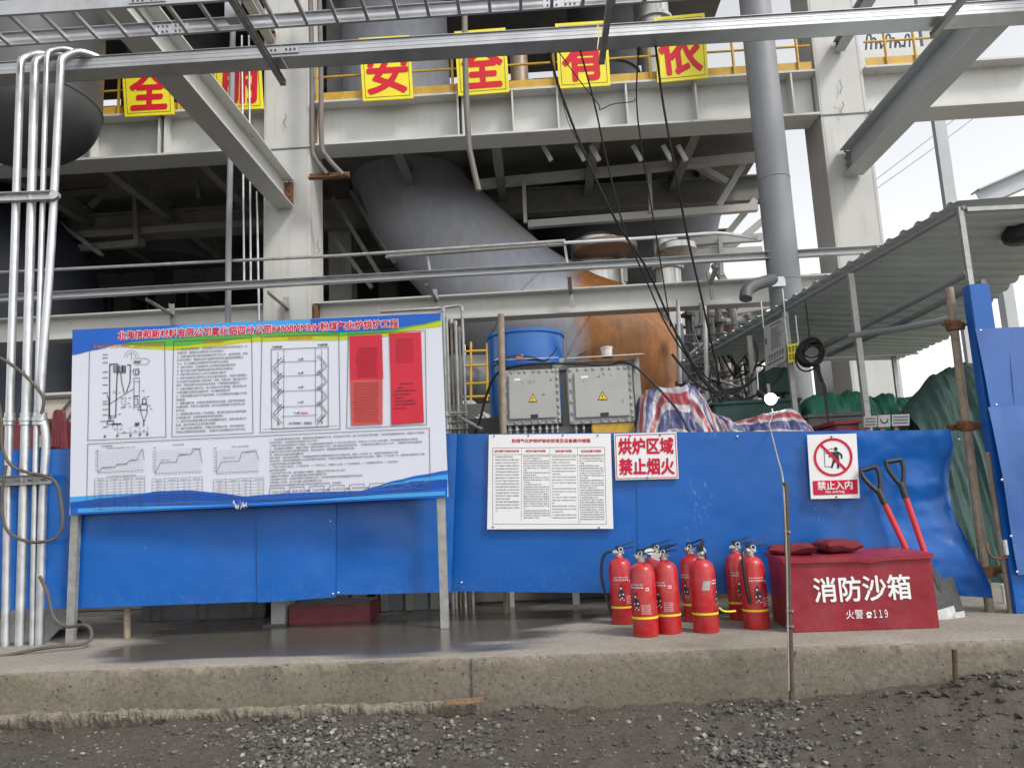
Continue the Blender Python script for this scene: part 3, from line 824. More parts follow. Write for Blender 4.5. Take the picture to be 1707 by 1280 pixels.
# ------------------------------------------------------------------ vessels and ducts
def duct(name, path, m, label, seg, n=40, ribs=None):
    pts = [P(x, y, Y) for x, y, Y, r in path]; rad = [r * Y / FPX for x, y, Y, r in path]
    sp = spline(pts, seg); rr = []
    for i in range(len(rad) - 1):
        rr += [lerp(rad[i], rad[i + 1], k / seg) for k in range(seg)]
    rr.append(rad[-1])
    o = thing(name, pts[-1], label, 'duct')
    obj('shell', MB().tube(sp, rr, n), m, o, ang=50)
    for i in (ribs or []):
        q = sp[i]; d = (sp[i + 1] - sp[i - 1]).normalized()
        ring = MB().lathe([(rr[i] + .012, -.012), (rr[i] + .022, 0), (rr[i] + .012, .012)], q, n, axis=d)
        obj('weld_ring', ring, m, o)
    return o
dk = duct('gas_duct', [(655, -40, 13.0, 96), (662, 150, 13.0, 96), (668, 250, 12.9, 97), (700, 345, 12.7, 98), (765, 415, 12.5, 101), (842, 492, 12.2, 108), (928, 562, 12.0, 124), (1004, 612, 11.9, 137), (968, 682, 11.9, 122), (890, 735, 12.1, 116), (810, 775, 12.3, 112)], m_duct, 'huge grey gas duct bending down into a rusty orange elbow', 4, 48, [22, 26])
duct('dark_duct', [(-110, 250, 12.6, 95), (-40, 350, 12.5, 98), (40, 440, 12.4, 100), (70, 540, 12.4, 100), (72, 760, 12.4, 100)], m_navy, 'dark blue sloping duct behind the galvanised conduits', 3, 40)
c = P(32, 175, 8.6); rv = 136 * 8.6 / FPX
o = thing('vessel', (c.x, c.y, c.z - 1.0), 'dark grey dished vessel bottom hanging behind the conduits', 'vessel')
prof = [(rv * math.sin(a), -rv * .80 * math.cos(a)) for a in [math.pi / 2 * k / 14 for k in range(15)]] + [(rv, 2.6)]
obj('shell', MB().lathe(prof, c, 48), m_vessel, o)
obj('weld_ring', MB().lathe([(rv + .004, -.02), (rv + .012, 0), (rv + .004, .02)], c, 48), m_vessel, o)
obj('hanger', MB().cbox((c.x - .1, c.y - .1, c.z + 2.5), (c.x + .1, c.y + .1, 11.2)), m_dark, o)
# dim ring vessel with ribs under the deck
c = P(1040, 345, 14.6)
o = thing('ribbed_vessel', (c.x, c.y, 0), 'dim ribbed vessel under the deck behind the ropes', 'vessel')
obj('shell', MB().lathe([(1.2, -2.6), (1.85, -.35), (1.85, .62), (1.7, .7)], c, 40), m_dark, o)
for k in range(12):
    a = math.pi + math.pi * (k + .5) / 12
    q = c + Vector((1.88 * math.cos(a), 1.88 * math.sin(a), .12))
    obj('rib', MB().box(q, (.03, .12, .95), Matrix.Rotation(a, 3, 'Z') @ Matrix.Rotation(math.pi / 2, 3, 'Z')), m_dark, o)
obj('leg', MB().cbox((c.x - .15, c.y - .15, 0), (c.x + .15, c.y + .15, c.z - 2.5)), m_dark, o)
c = P(280, 330, 15.2)
o = thing('ribbed_vessel', (c.x, c.y, 0), 'dim drum in the dark bay left of the column above the trays', 'vessel')
obj('shell', MB().lathe([(1.3, -1.6), (2.0, -.6), (2.0, .9), (1.8, 1.0)], c, 40), m_dark, o)
for k in range(10):
    a = math.pi + math.pi * (k + .5) / 10
    q = c + Vector((2.03 * math.cos(a), 2.03 * math.sin(a), .15))
    obj('rib', MB().box(q, (.03, .12, 1.4), Matrix.Rotation(a, 3, 'Z') @ Matrix.Rotation(math.pi / 2, 3, 'Z')), m_dark, o)
obj('leg', MB().cbox((c.x - .15, c.y - .15, 0), (c.x + .15, c.y + .15, c.z - 1.5)), m_dark, o)
o['label'] = 'dim ribbed drum in the dark bay behind the thin conduits'
# equipment standing on the upper deck, seen between the signs
def upright(px, py0, py1, Y, rpx, m, label, name='vessel'):
    a, b_ = P(px, py1, Y), P(px, py0, Y)
    r_ = rpx * Y / FPX
    o = thing(name, (a.x, a.y, a.z), label, 'vessel')
    obj('shell', MB().lathe([(r_, 0), (r_, b_.z - a.z), (r_ * .5, b_.z - a.z + r_ * .3)], (a.x, a.y, a.z), 32), m, o)
    for f in (.15, .8):
        z = lerp(a.z, b_.z, f)
        obj('flange', MB().lathe([(r_ + .001, -.03), (r_ + .05, -.03), (r_ + .05, .03), (r_ + .001, .03)], (a.x, a.y, z), 32), m, o)
    return o
upright(1100, 5, 165, 12.0, 28, m_insul, 'small metal vessel on the deck behind the 有 and 依 signs')
upright(868, 60, 165, 11.2, 16, m_bronze, 'short pot on the deck beside the second 全 sign')
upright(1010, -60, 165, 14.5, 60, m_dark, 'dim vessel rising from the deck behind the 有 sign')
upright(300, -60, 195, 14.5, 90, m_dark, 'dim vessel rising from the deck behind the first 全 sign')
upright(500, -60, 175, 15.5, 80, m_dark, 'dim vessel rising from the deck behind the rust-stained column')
upright(1010, 405, 640, 12.2, 46, m_insul, 'silver jacketed vessel with brown rim above the lower beam')
c = P(1010, 425, 12.2)
bpy.context.view_layer.update()
def flangecap(px, py, Y, rpx, m, label):
    c = P(px, py, Y); r_ = rpx * Y / FPX
    o = tag(obj('flange_cover', MB().lathe([(r_ * .6, -.10), (r_, -.05), (r_, .04), (r_ * .85, .07), (0, .09)], c, 32), m), label, 'flange')
    return o
flangecap(1008, 416, 11.7, 56, m_bronze, 'brown heat-stained flange on top of the silver vessel')
upright(1128, 400, 640, 11.9, 22, m_insul, 'slim silver insulated riser behind the hanging ropes')
flangecap(1128, 415, 11.6, 34, m_insul, 'wide bright flange around the slim silver riser')
c = P(1158, 640, 12.6)
o = thing('finned_cooler', (c.x, c.y, 0), 'stack of thin cooling fins beside the rusty elbow', 'cooler')
obj('core', MB().lathe([(.14, 0), (.14, .95)], (c.x, c.y, c.z), 20), m_dark, o)
for k in range(9):
    obj('fin', MB().lathe([(.14, 0), (.27, 0), (.27, .018), (.14, .018)], (c.x, c.y, c.z + .06 + k * .085), 20), m_dark, o)
obj('leg', MB().cbox((c.x - .08, c.y - .08, 0), (c.x + .08, c.y + .08, c.z)), m_dark, o)
def valve(px, py, Y, s, label, m=m_galvdull):
    c = P(px, py, Y)
    o = thing('valve', c, label, 'valve')
    obj('body', MB().lathe([(.10 * s, -.26 * s), (.14 * s, -.26 * s), (.14 * s, -.2 * s), (.09 * s, -.18 * s), (.13 * s, -.06 * s), (.13 * s, .06 * s), (.09 * s, .18 * s), (.14 * s, .2 * s), (.14 * s, .26 * s), (.10 * s, .26 * s)], c, 20, axis=(1, .2, 0)), m, o)
    obj('bonnet', MB().lathe([(.08 * s, .05 * s), (.06 * s, .2 * s), (.09 * s, .22 * s), (.09 * s, .26 * s), (.02 * s, .27 * s), (.02 * s, .4 * s)], c, 16), m, o)
    w = [c + Vector((.15 * s * math.cos(a), .15 * s * math.sin(a), .38 * s)) for a in [2 * math.pi * k / 20 for k in range(20)]]
    hw = obj('handwheel', MB().tube(w, .014 * s, 6, closed=True), m, o)
    for k in range(3):
        a = 2 * math.pi * k / 3
        obj('spoke', MB().tube([c + Vector((0, 0, .38 * s)), c + Vector((.15 * s * math.cos(a), .15 * s * math.sin(a), .38 * s))], .01 * s, 5), m, hw)
valve(1222, 540, 11.0, 1.0, 'dull metal valve above the shed roof edge near the big pipe')
valve(1198, 572, 11.2, .85, 'second dull valve lower down by the shed eave')
valve(1090, 525, 11.6, .6, 'small valve right beside the top of the rusty elbow')

# big grey pipe in front of the girder
a = P(1266, 77, 9.35); r_ = 27 * 9.35 / FPX
o = thing('riser_pipe', (a.x, a.y, 0), 'thick plain grey vertical pipe in front of the girder', 'pipe')
obj('pipe_wall', MB().tube([(a.x, a.y, 0), (a.x, a.y, 12)], r_, 32), m_bluegrey, o)
for py in (470, 300):
    z = P(1290, py, 9.35).z
    obj('weld_ring', MB().lathe([(r_ + .001, -.012), (r_ + .007, 0), (r_ + .001, .012)], (a.x, a.y, z), 32), m_bluegrey, o)
el = spline([P(1288, 466, 9.2), P(1262, 474, 9.0), P(1246, 484, 8.9), P(1243, 498, 8.85)], 5)
obj('branch', MB().tube(el, .075, 14), m_dark, o)
obj('saddle', MB().cbox(P(1282, 478, 9.16), P(1312, 462, 9.2)), m_galv, o)

# ------------------------------------------------------------------ cable trays overhead
ZT = 3.98
def xat(px, py):
    return PZ(px, py, ZT)
A0, A1 = xat(7, 25), xat(353, 1.7)
B0, B1 = xat(116, 72), xat(1168, 0)
C0, C1 = xat(101, 118), xat(1707, 19)
D0, D1 = xat(0, 144), xat(1707, 42.5)
def on(p0, p1, x):
    return p0 + (p1 - p0) * ((x - p0.x) / (p1.x - p0.x))
ladder = thing('cable_ladder', on(A0, A1, -2), 'galvanised ladder cable tray with rungs crossing the top of the view', 'cable tray')
def side_rail(p0, p1, x0, x1, hh, parent, flip=1):
    a, b_ = on(p0, p1, x0), on(p0, p1, x1)
    t = .003
    prof = [(0, 0), (.022 * flip, 0), (.022 * flip, t), (t * flip, t), (t * flip, hh * .3), (.007 * flip, hh * .36), (.007 * flip, hh * .62), (t * flip, hh * .68), (t * flip, hh - t), (.022 * flip, hh - t), (.022 * flip, hh), (0, hh)]
    return obj('side_rail', MB().prism(prof, a, b_), m_tray, parent)
for x0, x1 in ((-5, -2.35), (-2.345, .3), (.305, 5)):
    side_rail(A0, A1, x0, x1, .10, ladder, -1)
    side_rail(B0, B1, x0, x1, .10, ladder, 1)
xr = on(B0, B1, B0.x).x
k = -12
while True:
    x = xr + k * .206
    k += 1
    if x > 4.8: break
    if x < -4.6: continue
    a, b_ = on(A0, A1, x), on(B0, B1, x)
    obj('rung', MB().channel(a + Vector((0, 0, .014)), b_ + Vector((0, 0, .014)), .022, .024, .003, up=(0, 0, -1)), m_tray, ladder)
for x in (-2.35, .3):
    for (p0, p1) in ((A0, A1), (B0, B1)):
        q = on(p0, p1, x)
        sp_ = obj('splice_plate', MB().box(q + Vector((0, -.005, .05)), (.24, .004, .07)), m_galv, ladder)
        for dx in (-.09, -.06, -.03, .03, .06, .09):
            for dz in (.03, .07):
                obj('bolt', MB().lathe([(.007, 0), (.007, .006), (0, .007)], q + Vector((dx, -.007, dz)), 6, axis=(0, -1, 0)), m_dark, sp_)

ctray = thing('cable_tray', on(C0, C1, 0), 'galvanised solid-bottom cable tray in front of the slogan signs', 'cable tray')
def solid_tray(x0, x1):
    n0, n1 = on(C0, C1, x0), on(C0, C1, x1); f0, f1 = on(D0, D1, x0), on(D0, D1, x1)
    hh = .09
    mb = MB()
    mb.add([n0, n1, f1, f0] + [q + Vector((0, 0, .003)) for q in (n0, n1, f1, f0)], [(3, 2, 1, 0), (4, 5, 6, 7), (0, 1, 5, 4), (2, 3, 7, 6), (1, 2, 6, 5), (3, 0, 4, 7)])
    obj('tray_bottom', mb, m_tray, ctray)
    prof = [(0, 0), (0, .022), (-.005, .026), (-.005, .036), (0, .040), (0, .055), (-.005, .059), (-.005, .069), (0, .073), (0, hh), (-.016, hh), (-.016, hh - .003), (-.003, hh - .003), (-.003, 0)]
    obj('tray_side', MB().prism([(-a, b_) for a, b_ in prof], n0, n1), m_tray, ctray)
    obj('tray_side', MB().prism([(0, 0), (.003, 0), (.003, hh), (0, hh)], f0, f1), m_tray, ctray)
xc = PZ(1001, 70, ZT).x
xb = PZ(463, 85, ZT).x
solid_tray(-6, xb - .003); solid_tray(xb, xc - .02); solid_tray(xc - .012, 6)
q = on(C0, C1, xb)
sp_ = obj('splice_plate', MB().box(q + Vector((0, -.010, .046)), (.26, .004, .05)), m_tray, ctray)
for dx in (-.10, -.07, -.04, .04, .07, .10):
    obj('bolt', MB().lathe([(.008, 0), (.008, .006), (0, .007)], q + Vector((dx, -.012, .048)), 8, axis=(0, -1, 0)), m_dark, sp_)
# support arms under both trays
for px, py, lab in ((472, 138, 'galvanised support arm under the trays ending before the rust-stained column'), (1003, 103, 'galvanised support arm under the trays between the 有 and 依 signs'), (1556, 58, 'galvanised support arm under the trays against the white sky')):
    e = PZ(px, py, ZT - .046)
    o = thing('support_arm', e, lab, 'support arm', 'arms under the cable trays')
    obj('strut', MB().channel(e, Vector((e.x, 3.3, e.z)), .041, .041, .003, up=(0, 0, -1)), m_galvdull, o)
    obj('end_cap', MB().box(e + Vector((0, .003, 0)), (.046, .005, .046)), m_galvdull, o)
    hz_ = Vector((e.x, on(B0, B1, e.x).y - .35, e.z + .02))
    obj('hanger_rod', MB().tube([hz_, hz_ + Vector((0, 0, 1.6))], .006, 6), m_galv, o)

# lower tray carried on the beam, with its brackets
YD = 9.35
t0, t1 = P(0, 496, YD), P(1470, 413.5, YD)
dirD = (t1 - t0).normalized()
low = thing('cable_tray', (t0 + t1) / 2, 'slim galvanised tray running along the lower beam above the notice board', 'cable tray')
a, b_ = t0 - dirD * 3, t1
prof = [(0, 0), (.0, .03), (-.006, .034), (-.006, .05), (0, .054), (0, .085), (.10, .085), (.10, .082), (.004, .082), (.004, .004), (.10, .004), (.10, 0)]
obj('tray_section', MB().prism(prof, a + Vector((0, 0, -.075)), b_ + Vector((0, 0, -.075))), m_tray, low)
for px, py in ((243, 487), (445, 475), (708, 461), (945, 447), (1192, 431)):
    q = P(px, py + 6, YD)
    arm = obj('bracket', MB().angle(q + Vector((0, 0, -.07)), Vector((q.x + .04, Y0 + .0, q.z - .12)), .05, .006), m_galvdull, low)
    obj('bracket_post', MB().angle(Vector((q.x + .05, Y0 - .03, ez0 + .05)), Vector((q.x + .02, Y0 - .03, q.z + .05)), .055, .006, up=(0, -1, 0)), m_galvdull, low)
q0, q1, q2 = P(-60, 457, 9.55), P(570, 426, 9.55), P(940, 402, 9.55)
o = thing('conduit', q1, 'thin grey conduit strung above the slim tray', 'conduit')
obj('pipe_wall', MB().tube([q0, q1, q2], .021, 10), m_galvdull, o)
obj('carrier', MB().angle(P(644, 432, 9.6), P(942, 410, 9.6), .09, .006), m_galvdull, o)
for px in (712, 940):
    a = P(px, 408, 9.6)
    obj('drop_bar', MB().bar(P(px, 418 if px < 800 else 400, 9.58), P(px + 6, 458 if px < 800 else 440, 9.58), .03, .04, up=(0, 1, 0)), m_galvdull, o)
o = thing('conduit', P(1060, 398, 9.5), 'shiny conduit bending up behind the ropes below the deck', 'conduit')
obj('pipe_wall', MB().tube(spline([P(940, 405, 9.5), P(1060, 398, 9.5), P(1170, 390, 9.5), P(1198, 389, 9.5), P(1225, 392, 9.5), P(1262, 398, 9.5)], 5), .022, 10), m_galv, o)

def vpipe(pts, Y, r, m, label, n=6, name='downpipe'):
    w = [P(x, y, Y) for x, y in pts]
    o = thing(name, w[-1], label, 'pipe')
    obj('pipe_wall', MB().tube(spline(w, n), r, 10), m, o)
    return o
vpipe([(517, -20), (520, 120), (521, 240), (526, 264), (546, 291)], 9.7, .034, m_downpipe, 'grey downpipe hugging the column beside the girder end')
vpipe([(532, -20), (535, 120), (536, 236), (545, 262), (572, 292)], 9.65, .034, m_downpipe, 'brown-stained downpipe bending out at the girder end')
vpipe([(774, -20), (776, 120), (781, 232), (786, 265), (798, 318)], 9.6, .04, m_downpipe, 'grey downpipe crossing the girder in front of the 全 sign')
vpipe([(391, -20), (388, 60), (384, 260), (381, 420), (380, 540)], 9.5, .038, m_bluegrey, 'slate grey downpipe between the conduits and the board')
for (x0, x1, ya, yb, lab) in ((403, 407, 60, 470, 'thin bright conduit nearest the slate grey downpipe'), (415, 418, 60, 470, 'thin bright conduit in the middle of the three by the column'), (428, 432, 320, 535, 'thin bright conduit closest to the rust-stained column')):
    vpipe([(x0, ya), ((x0 + x1) / 2, (ya + yb) / 2), (x1, yb)], 9.72, .014, m_galv, lab, name='conduit')
o = tag(obj('rusty_angle', MB().angle(P(516, 301, 9.75), P(583, 297, 9.75), .09, .01), m_rust), 'rusty angle iron sticking out beside the column', 'bracket')

# ================================================================== BLUE SHEET FENCE
YF0, YF1 = 5.10, 4.63           # depth of the sheet at picture x 742 and 1610
def fy(px):
    return lerp(YF0, YF1, (px - 742) / (1610 - 742))
fence = thing('sheet_fence', P(1000, 990, fy(1000)), 'long bright blue sheet metal fence on scaffold poles', 'fence')
def sheet_panel(parent, top, bot, Yf, off, wav, name='fence_panel', m=m_blue, nu=60, nv=26, right=None, seed=0.0):
    def fn(u, v):
        x = lerp(lerp(top[0][0], top[1][0], u), lerp(bot[0][0], bot[1][0], u), v)
        y = lerp(lerp(top[0][1], top[1][1], u), lerp(bot[0][1], bot[1][1], u), v)
        if right is not None and u > .75:
            xr_ = right(v)
            x = lerp(x, xr_, ((u - .75) / .25) ** 2)
        p = P(x, y, Yf(x))
        d = wav(u, v)
        return p + Vector((0, -off - d, 0))
    mb = MB().sheet(fn, nu, nv, .0015)
    return obj(name, mb, m, parent, ang=60)
def rivet(parent, px, py, Yf, off=.012):
    p = P(px, py, Yf(px)) + Vector((0, -off, 0))
    obj('screw', MB().lathe([(.007, 0), (.007, .003), (.004, .006), (0, .007)], p, 8, axis=(0, -1, 0)), m_galv, parent)
fl = lambda px: 4.99 + (px - 430) * .00022
# sheets behind and beside the board
sheet_panel(fence, ((-90, 752), (128, 748)), ((-90, 1020), (130, 1013)), fl, 0, lambda u, v: .006 * math.sin(u * 5 + v * 2), nu=20)
sheet_panel(fence, ((112, 748), (436, 736)), ((112, 1014), (434, 1002)), fl, .006, lambda u, v: .012 * math.sin(u * 4 + .6) * math.sin(v * 3) + .003 * fbm(u * 4, v * 4, 1))
sheet_panel(fence, ((428, 736), (562, 731)), ((430, 1004), (560, 994.5)), fl, .012, lambda u, v: .010 * math.sin(u * 3.1) + .003 * fbm(u * 3, v * 4, 2))
sheet_panel(fence, ((554, 731), (762, 722)), ((556, 991), (752, 986)), fl, .002, lambda u, v: .022 * math.sin(u * 3.1) * (.4 + .6 * v) + .004 * fbm(u * 3, v * 4, 3))
# the long run past the board
def rs(v):
    pts = [(0, 1588), (.12, 1600), (.36, 1600), (.56, 1603), (.78, 1614), (1, 1626)]
    for (a, x0), (b_, x1) in zip(pts, pts[1:]):
        if v <= b_:
            return lerp(x0, x1, (v - a) / (b_ - a))
    return 1626
sheet_panel(fence, ((742, 723.5), (1066, 721)), ((746, 985), (1070, 988.5)), fy, 0, lambda u, v: .004 * math.sin(u * 3.1) + .003 * fbm(u * 3, v * 3, 4))
def bulge(u, v):
    d = .004 * math.sin(u * 6) + .003 * fbm(u * 4, v * 3, 5)
    e = max(0, (u - .55) / .45)
    d += e * (.06 * math.sin(v * 5.6 + .8 + u * 2) + .045 * math.sin(u * 15 + v * 5) * (.4 + v) + .03 * fbm(u * 7, v * 5, 6)) - e ** 3 * .06 * math.cos(v * 3)
    return d
sheet_panel(fence, ((1060, 721), (1588, 716.5)), ((1064, 988.5), (1626, 991)), fy, .005, bulge, nu=110, nv=40, right=rs)
for px, py in ((747, 728), (770, 970), (565, 987), (556, 989), (552, 868), (1345, 731), (1098, 986), (1594, 733), (1606, 961), (1500, 984), (1228, 728), (1225, 986)):
    rivet(fence, px, py, fy if px > 742 else fl, .03 if px > 1400 else .016)
for px, py, top, lab in ((212, 1063, 760, None), (845, 1021, 524, None), (1440, 1005, 730, None)):
    b_ = PZ(px, py, 0)
    if px == 1440: b_ = Vector((P(1440, 1000, fy(1440) + .05).x, fy(1440) + .05, 0))
    t = P(px - (10 if px == 845 else 0), top, b_.y)
    obj('scaffold_post', MB().tube([(b_.x, b_.y, 0), (t.x, b_.y, t.z)], .024 if px == 845 else .021, 14), m_rustpole, fence)
# rails of tube the sheets are screwed to
for py in (760, 965):
    obj('scaffold_rail', MB().tube([P(-80, py + 28, 5.05), P(742, py, 5.05 + .09)], .018, 8), m_rustpole, fence)
    obj('scaffold_rail', MB().tube([P(742, py, YF0 + .035), P(1560, py + 3, fy(1560) + .055)], .018, 8), m_rustpole, fence)

# free scaffold pole at the end of the run, with its couplers
b_ = PZ(1650, 1019, 0); t = P(1582, 480, b_.y + .03)
pole = thing('scaffold_pole', b_, 'rust-spotted scaffold pole standing in the gap between blue sheets', 'scaffold pole')
obj('tube', MB().tube([b_, t], .0242, 16), m_rustpole, pole)
def coupler(p, parent, s=1.0):
    c = obj('coupler', MB().lathe([(.028 * s, -.03), (.040 * s, -.026), (.040 * s, .026), (.028 * s, .03)], p, 14), m_rust, parent)
    for dx, dz in ((-.05, .012), (.05, -.006)):
        obj('clamp_bolt', MB().tube([p + Vector((dx, -.045, dz)), p + Vector((dx, .03, dz))], .007, 6), m_rust, c)
        obj('clamp_ear', MB().box(p + Vector((dx * .8, -.01, dz)), (.03, .022, .045)), m_rust, c)
axis = lambda f: b_ + (t - b_) * f
coupler(axis(.115), pole, 1.15); coupler(axis(.555), pole); coupler(axis(.875), pole, 1.1)
q = axis(.115); obj('cross_tube', MB().tube([q + Vector((-.09, .05, 0)), q + Vector((.30, .05, .01))], .024, 12), m_rust, pole)
q = axis(.555); obj('cross_tube', MB().tube([q + Vector((-.08, .05, .0)), q + Vector((.26, .06, .01))], .020, 12), m_rust, pole)

# taller blue hoarding beyond the pole
YH = 4.5
hoard = thing('blue_hoarding', P(1690, 1000, YH), 'tall faded blue sheet hoarding beyond the rusty pole', 'fence')
fh = lambda px: YH + (px - 1650) * -.0002
sheet_panel(hoard, ((1625, 549), (1683, 546)), ((1651, 682), (1692, 679)), fh, .004, lambda u, v: .006 * math.sin(u * 3 + v * 3), 'hoarding_panel', m_bluepale, 14, 14)
sheet_panel(hoard, ((1680, 546), (1800, 540)), ((1691, 681), (1800, 676)), fh, 0, lambda u, v: .004 * math.sin(u * 4 + v), 'hoarding_panel', m_bluepale, 14, 14)
sheet_panel(hoard, ((1645, 679), (1800, 672)), ((1698, 958), (1800, 955)), fh, .012, lambda u, v: .016 * math.sin(v * 5) * math.sin(u * 2 + 1) + .006 * fbm(u * 3, v * 3, 9), 'hoarding_panel', m_bluepale, 26, 30)
for px, py in ((1655, 676), (1664, 800), (1679, 893), (1689, 952), (1629, 553)):
    rivet(hoard, px, py, fh, .034)
a = P(1634, 552, YH + .05); c = P(1634, 475, YH + .05)
obj('hoarding_post', MB().cbox((a.x - .045, YH + .02, 0), (a.x + .075, YH + .10, c.z)), m_blue, hoard, bevel=.004)
a = P(1700, 1000, YH + .06); a.z = 0
obj('hoarding_leg', MB().tube([Vector((a.x - .06, a.y, 0)), Vector((a.x - .06, a.y, .9))], .014, 10), m_rustpole, hoard)
o = tag(obj('white_stub', MB().tube([PZ(1676, 1005, 0), PZ(1676, 1005, 0) + Vector((0, 0, .11))], .013, 10), m_white), 'short white plastic stub on the slab by the hoarding', 'pipe')
vp = [P(1645, 905, YH + .03), P(1648, 920, YH + .0), P(1658, 930, YH - .02), P(1676, 929, YH - .04), P(1676, 915, YH - .04)]
o = thing('hooked_rod', vp[0], 'thin bent rod hooked across to the hoarding edge', 'rod')
obj('rod', MB().tube(spline(vp, 4), .007, 8), m_rust, o)
obj('sleeve', MB().tube([vp[-1] + Vector((0, 0, -.03)), vp[-1] + Vector((0, 0, .05))], .014, 8), m_galv, o)

# ================================================================== NOTICE BOARD
YB = 4.83
bd = Plane(YB)
board = thing('notice_board', PZ(430, 1060, 0), 'large printed notice board with blue and green header on two steel posts', 'notice board')
mb = MB(); bd.panel(mb, [(121, 550), (735, 522), (747, 828), (116, 858)], .02)
def brd(u, v):
    x = lerp(lerp(121, 735, u), lerp(116, 747, u), v); y = lerp(lerp(550, 522, u), lerp(858, 828, u), v)
    return bd.pt(x, y)
panel = obj('panel', mb, m_board, board)
for (x0, y0, x1, y1) in ((124, 860, 118, 1072), (738, 832, 742, 1047)):
    b_ = PZ(x1, y1, 0); b_.y = YB + .045; b_.x = P(x1, y1, b_.y).x
    ztop = P(x0, 560, YB).z
    obj('post', MB().cbox((b_.x - .026, b_.y - .02, 0), (b_.x + .026, b_.y + .02, ztop)), m_galvdull, board, bevel=.003)
for zz in (.9, 1.45, 1.95):
    a = brd(.01, .5); c = brd(.99, .5)
    obj('back_rail', MB().cbox((a.x, YB + .022, zz), (c.x, YB + .03, zz + .04)), m_galvdull, board)
def layer(name, mats, builder, parent=panel):
    mb = MB(); builder(mb)
    o_ = obj(name, mb, mats, parent, smooth=False)
    if name in ('caption', 'paper_rows', 'body_text', 'heading'):
        o_['kind'] = 'stuff'
    return o_
top_edge = lambda x: 550 + (x - 121) * (522 - 550) / 614.
bot_edge = lambda x: 858 + (x - 116) * (828 - 858) / 631.
def curve(pts):
    def f(x):
        for (x0, y0), (x1, y1) in zip(pts, pts[1:]):
            if x <= x1:
                s = (x - x0) / (x1 - x0); s = s * s * (3 - 2 * s) * .5 + s * .5
                return lerp(y0, y1, s)
        return pts[-1][1]
    return f
blue_lo = curve([(120, 592), (160, 583), (200, 573), (241, 568), (290, 564), (354, 559), (421, 554), (500, 553), (560, 554), (639, 551), (699, 541), (736, 533)])
green_lo = curve([(196, 575), (222, 575), (275, 577), (297, 577), (354, 571), (421, 562), (500, 560), (560, 561), (639, 556), (699, 543), (736, 535)])
yel_lo = curve([(200, 576), (222, 581), (275, 583), (297, 583.5), (354, 578), (421, 570), (500, 568), (560, 568), (639, 562), (699, 549), (736, 545)])
rng = lambda a, b_, n: [a + (b_ - a) * i / n for i in range(n + 1)]
X = rng(121, 735, 90); X2 = rng(202, 735, 80)
layer('header_band', m_byel, lambda mb: bd.strip(mb, [(x, blue_lo(x)) for x in X2], [(x, yel_lo(x)) for x in X2], .001))
layer('header_band', m_bgreen, lambda mb: bd.strip(mb, [(x, blue_lo(x)) for x in X2], [(x, max(blue_lo(x) + .2, green_lo(x))) for x in X2], .002))
layer('header_band', m_bblue, lambda mb: bd.strip(mb, [(x, top_edge(x)) for x in X], [(x, blue_lo(x)) for x in X], .003))
sheen_hi = curve([(260, 556), (330, 545), (420, 538.5), (520, 533)]); X3 = rng(262, 518, 40)
layer('header_band', m_bblue2, lambda mb: bd.strip(mb, [(x, max(top_edge(x) + .3, sheen_hi(x) - 6)) for x in X3], [(x, min(blue_lo(x), sheen_hi(x) + 7 + 4 * math.sin((x - 262) / 82))) for x in X3], .004))
wave_hi = curve([(116.6, 828), (190, 823.5), (234, 822), (269, 818), (316, 817), (363, 821), (410, 827), (429, 825), (480, 821.5), (539, 819.5), (605, 817.5), (619, 812.6), (659, 800.6), (699, 791.7), (746, 783.7)])
X4 = rng(117, 746, 100)
layer('footer_band', m_bblue, lambda mb: bd.strip(mb, [(x, wave_hi(x)) for x in X4], [(x, bot_edge(x)) for x in X4], .001))
w2 = curve([(117, 838), (180, 832), (260, 823), (316, 820), (380, 826), (429, 831), (500, 828), (600, 822), (660, 817), (746, 798)])
layer('footer_band', m_bblue3, lambda mb: bd.strip(mb, [(x, max(w2(x), wave_hi(x) + .5)) for x in X4], [(x, max(w2(x), wave_hi(x) + .5) + (bot_edge(x) - w2(x)) * .45) for x in X4], .002))
X5 = rng(117.2, 260, 30)
layer('footer_band', m_bblue2, lambda mb: bd.strip(mb, [(x, wave_hi(x) + .3) for x in X5], [(x, wave_hi(x) + .4 + 9 * (1 - (x - 117) / 143)) for x in X5], .003))
X6 = rng(625, 746, 30)
layer('footer_band', m_bblue2, lambda mb: bd.strip(mb, [(x, wave_hi(x) + 2 + 5 * (x - 625) / 120) for x in X6], [(x, wave_hi(x) + 3 + 12 * (x - 625) / 120) for x in X6], .003))
X7 = rng(130, 742, 60)
layer('footer_band', m_bblue2, lambda mb: bd.strip(mb, [(x, bot_edge(x) - 7 - 3 * math.sin(x / 90)) for x in X7], [(x, bot_edge(x) - 3) for x in X7], .003))

TITLE = '北海信和新材料有限公司氧化铝四分公司84000NM3/H粉煤气化炉烘炉工程'
layer('title_outline', m_white, lambda mb: bd.text(mb, TITLE, 197, 566.5, 664, 546.5, 15.0, .0042, bold=.075, res=2, rings=12))
layer('title_lettering', m_redink, lambda mb: bd.text(mb, TITLE, 197, 566.5, 664, 546.5, 15.0, .0062, bold=.028, res=2))
L5 = .0045
def frames(mb):
    sl = (522 - 550) / 614.
    def rect(x0, y0, x1, y1):       # y given at x0
        bd.line(mb, [(x0, y0), (x1, y0 + (x1 - x0) * sl * 1.02), (x1 + (y1 - y0) * .014, y1 + (x1 - x0) * sl * 1.04), (x0 - (y1 - y0) * .018, y1)], .9, L5, True)
    rect(150, 576, 275, 734); rect(290, 569, 420, 728); rect(437, 562, 565, 721); rect(581, 557, 709, 714)
    rect(147, 740, 716, 846)
layer('frame_lines', m_inkline, frames)
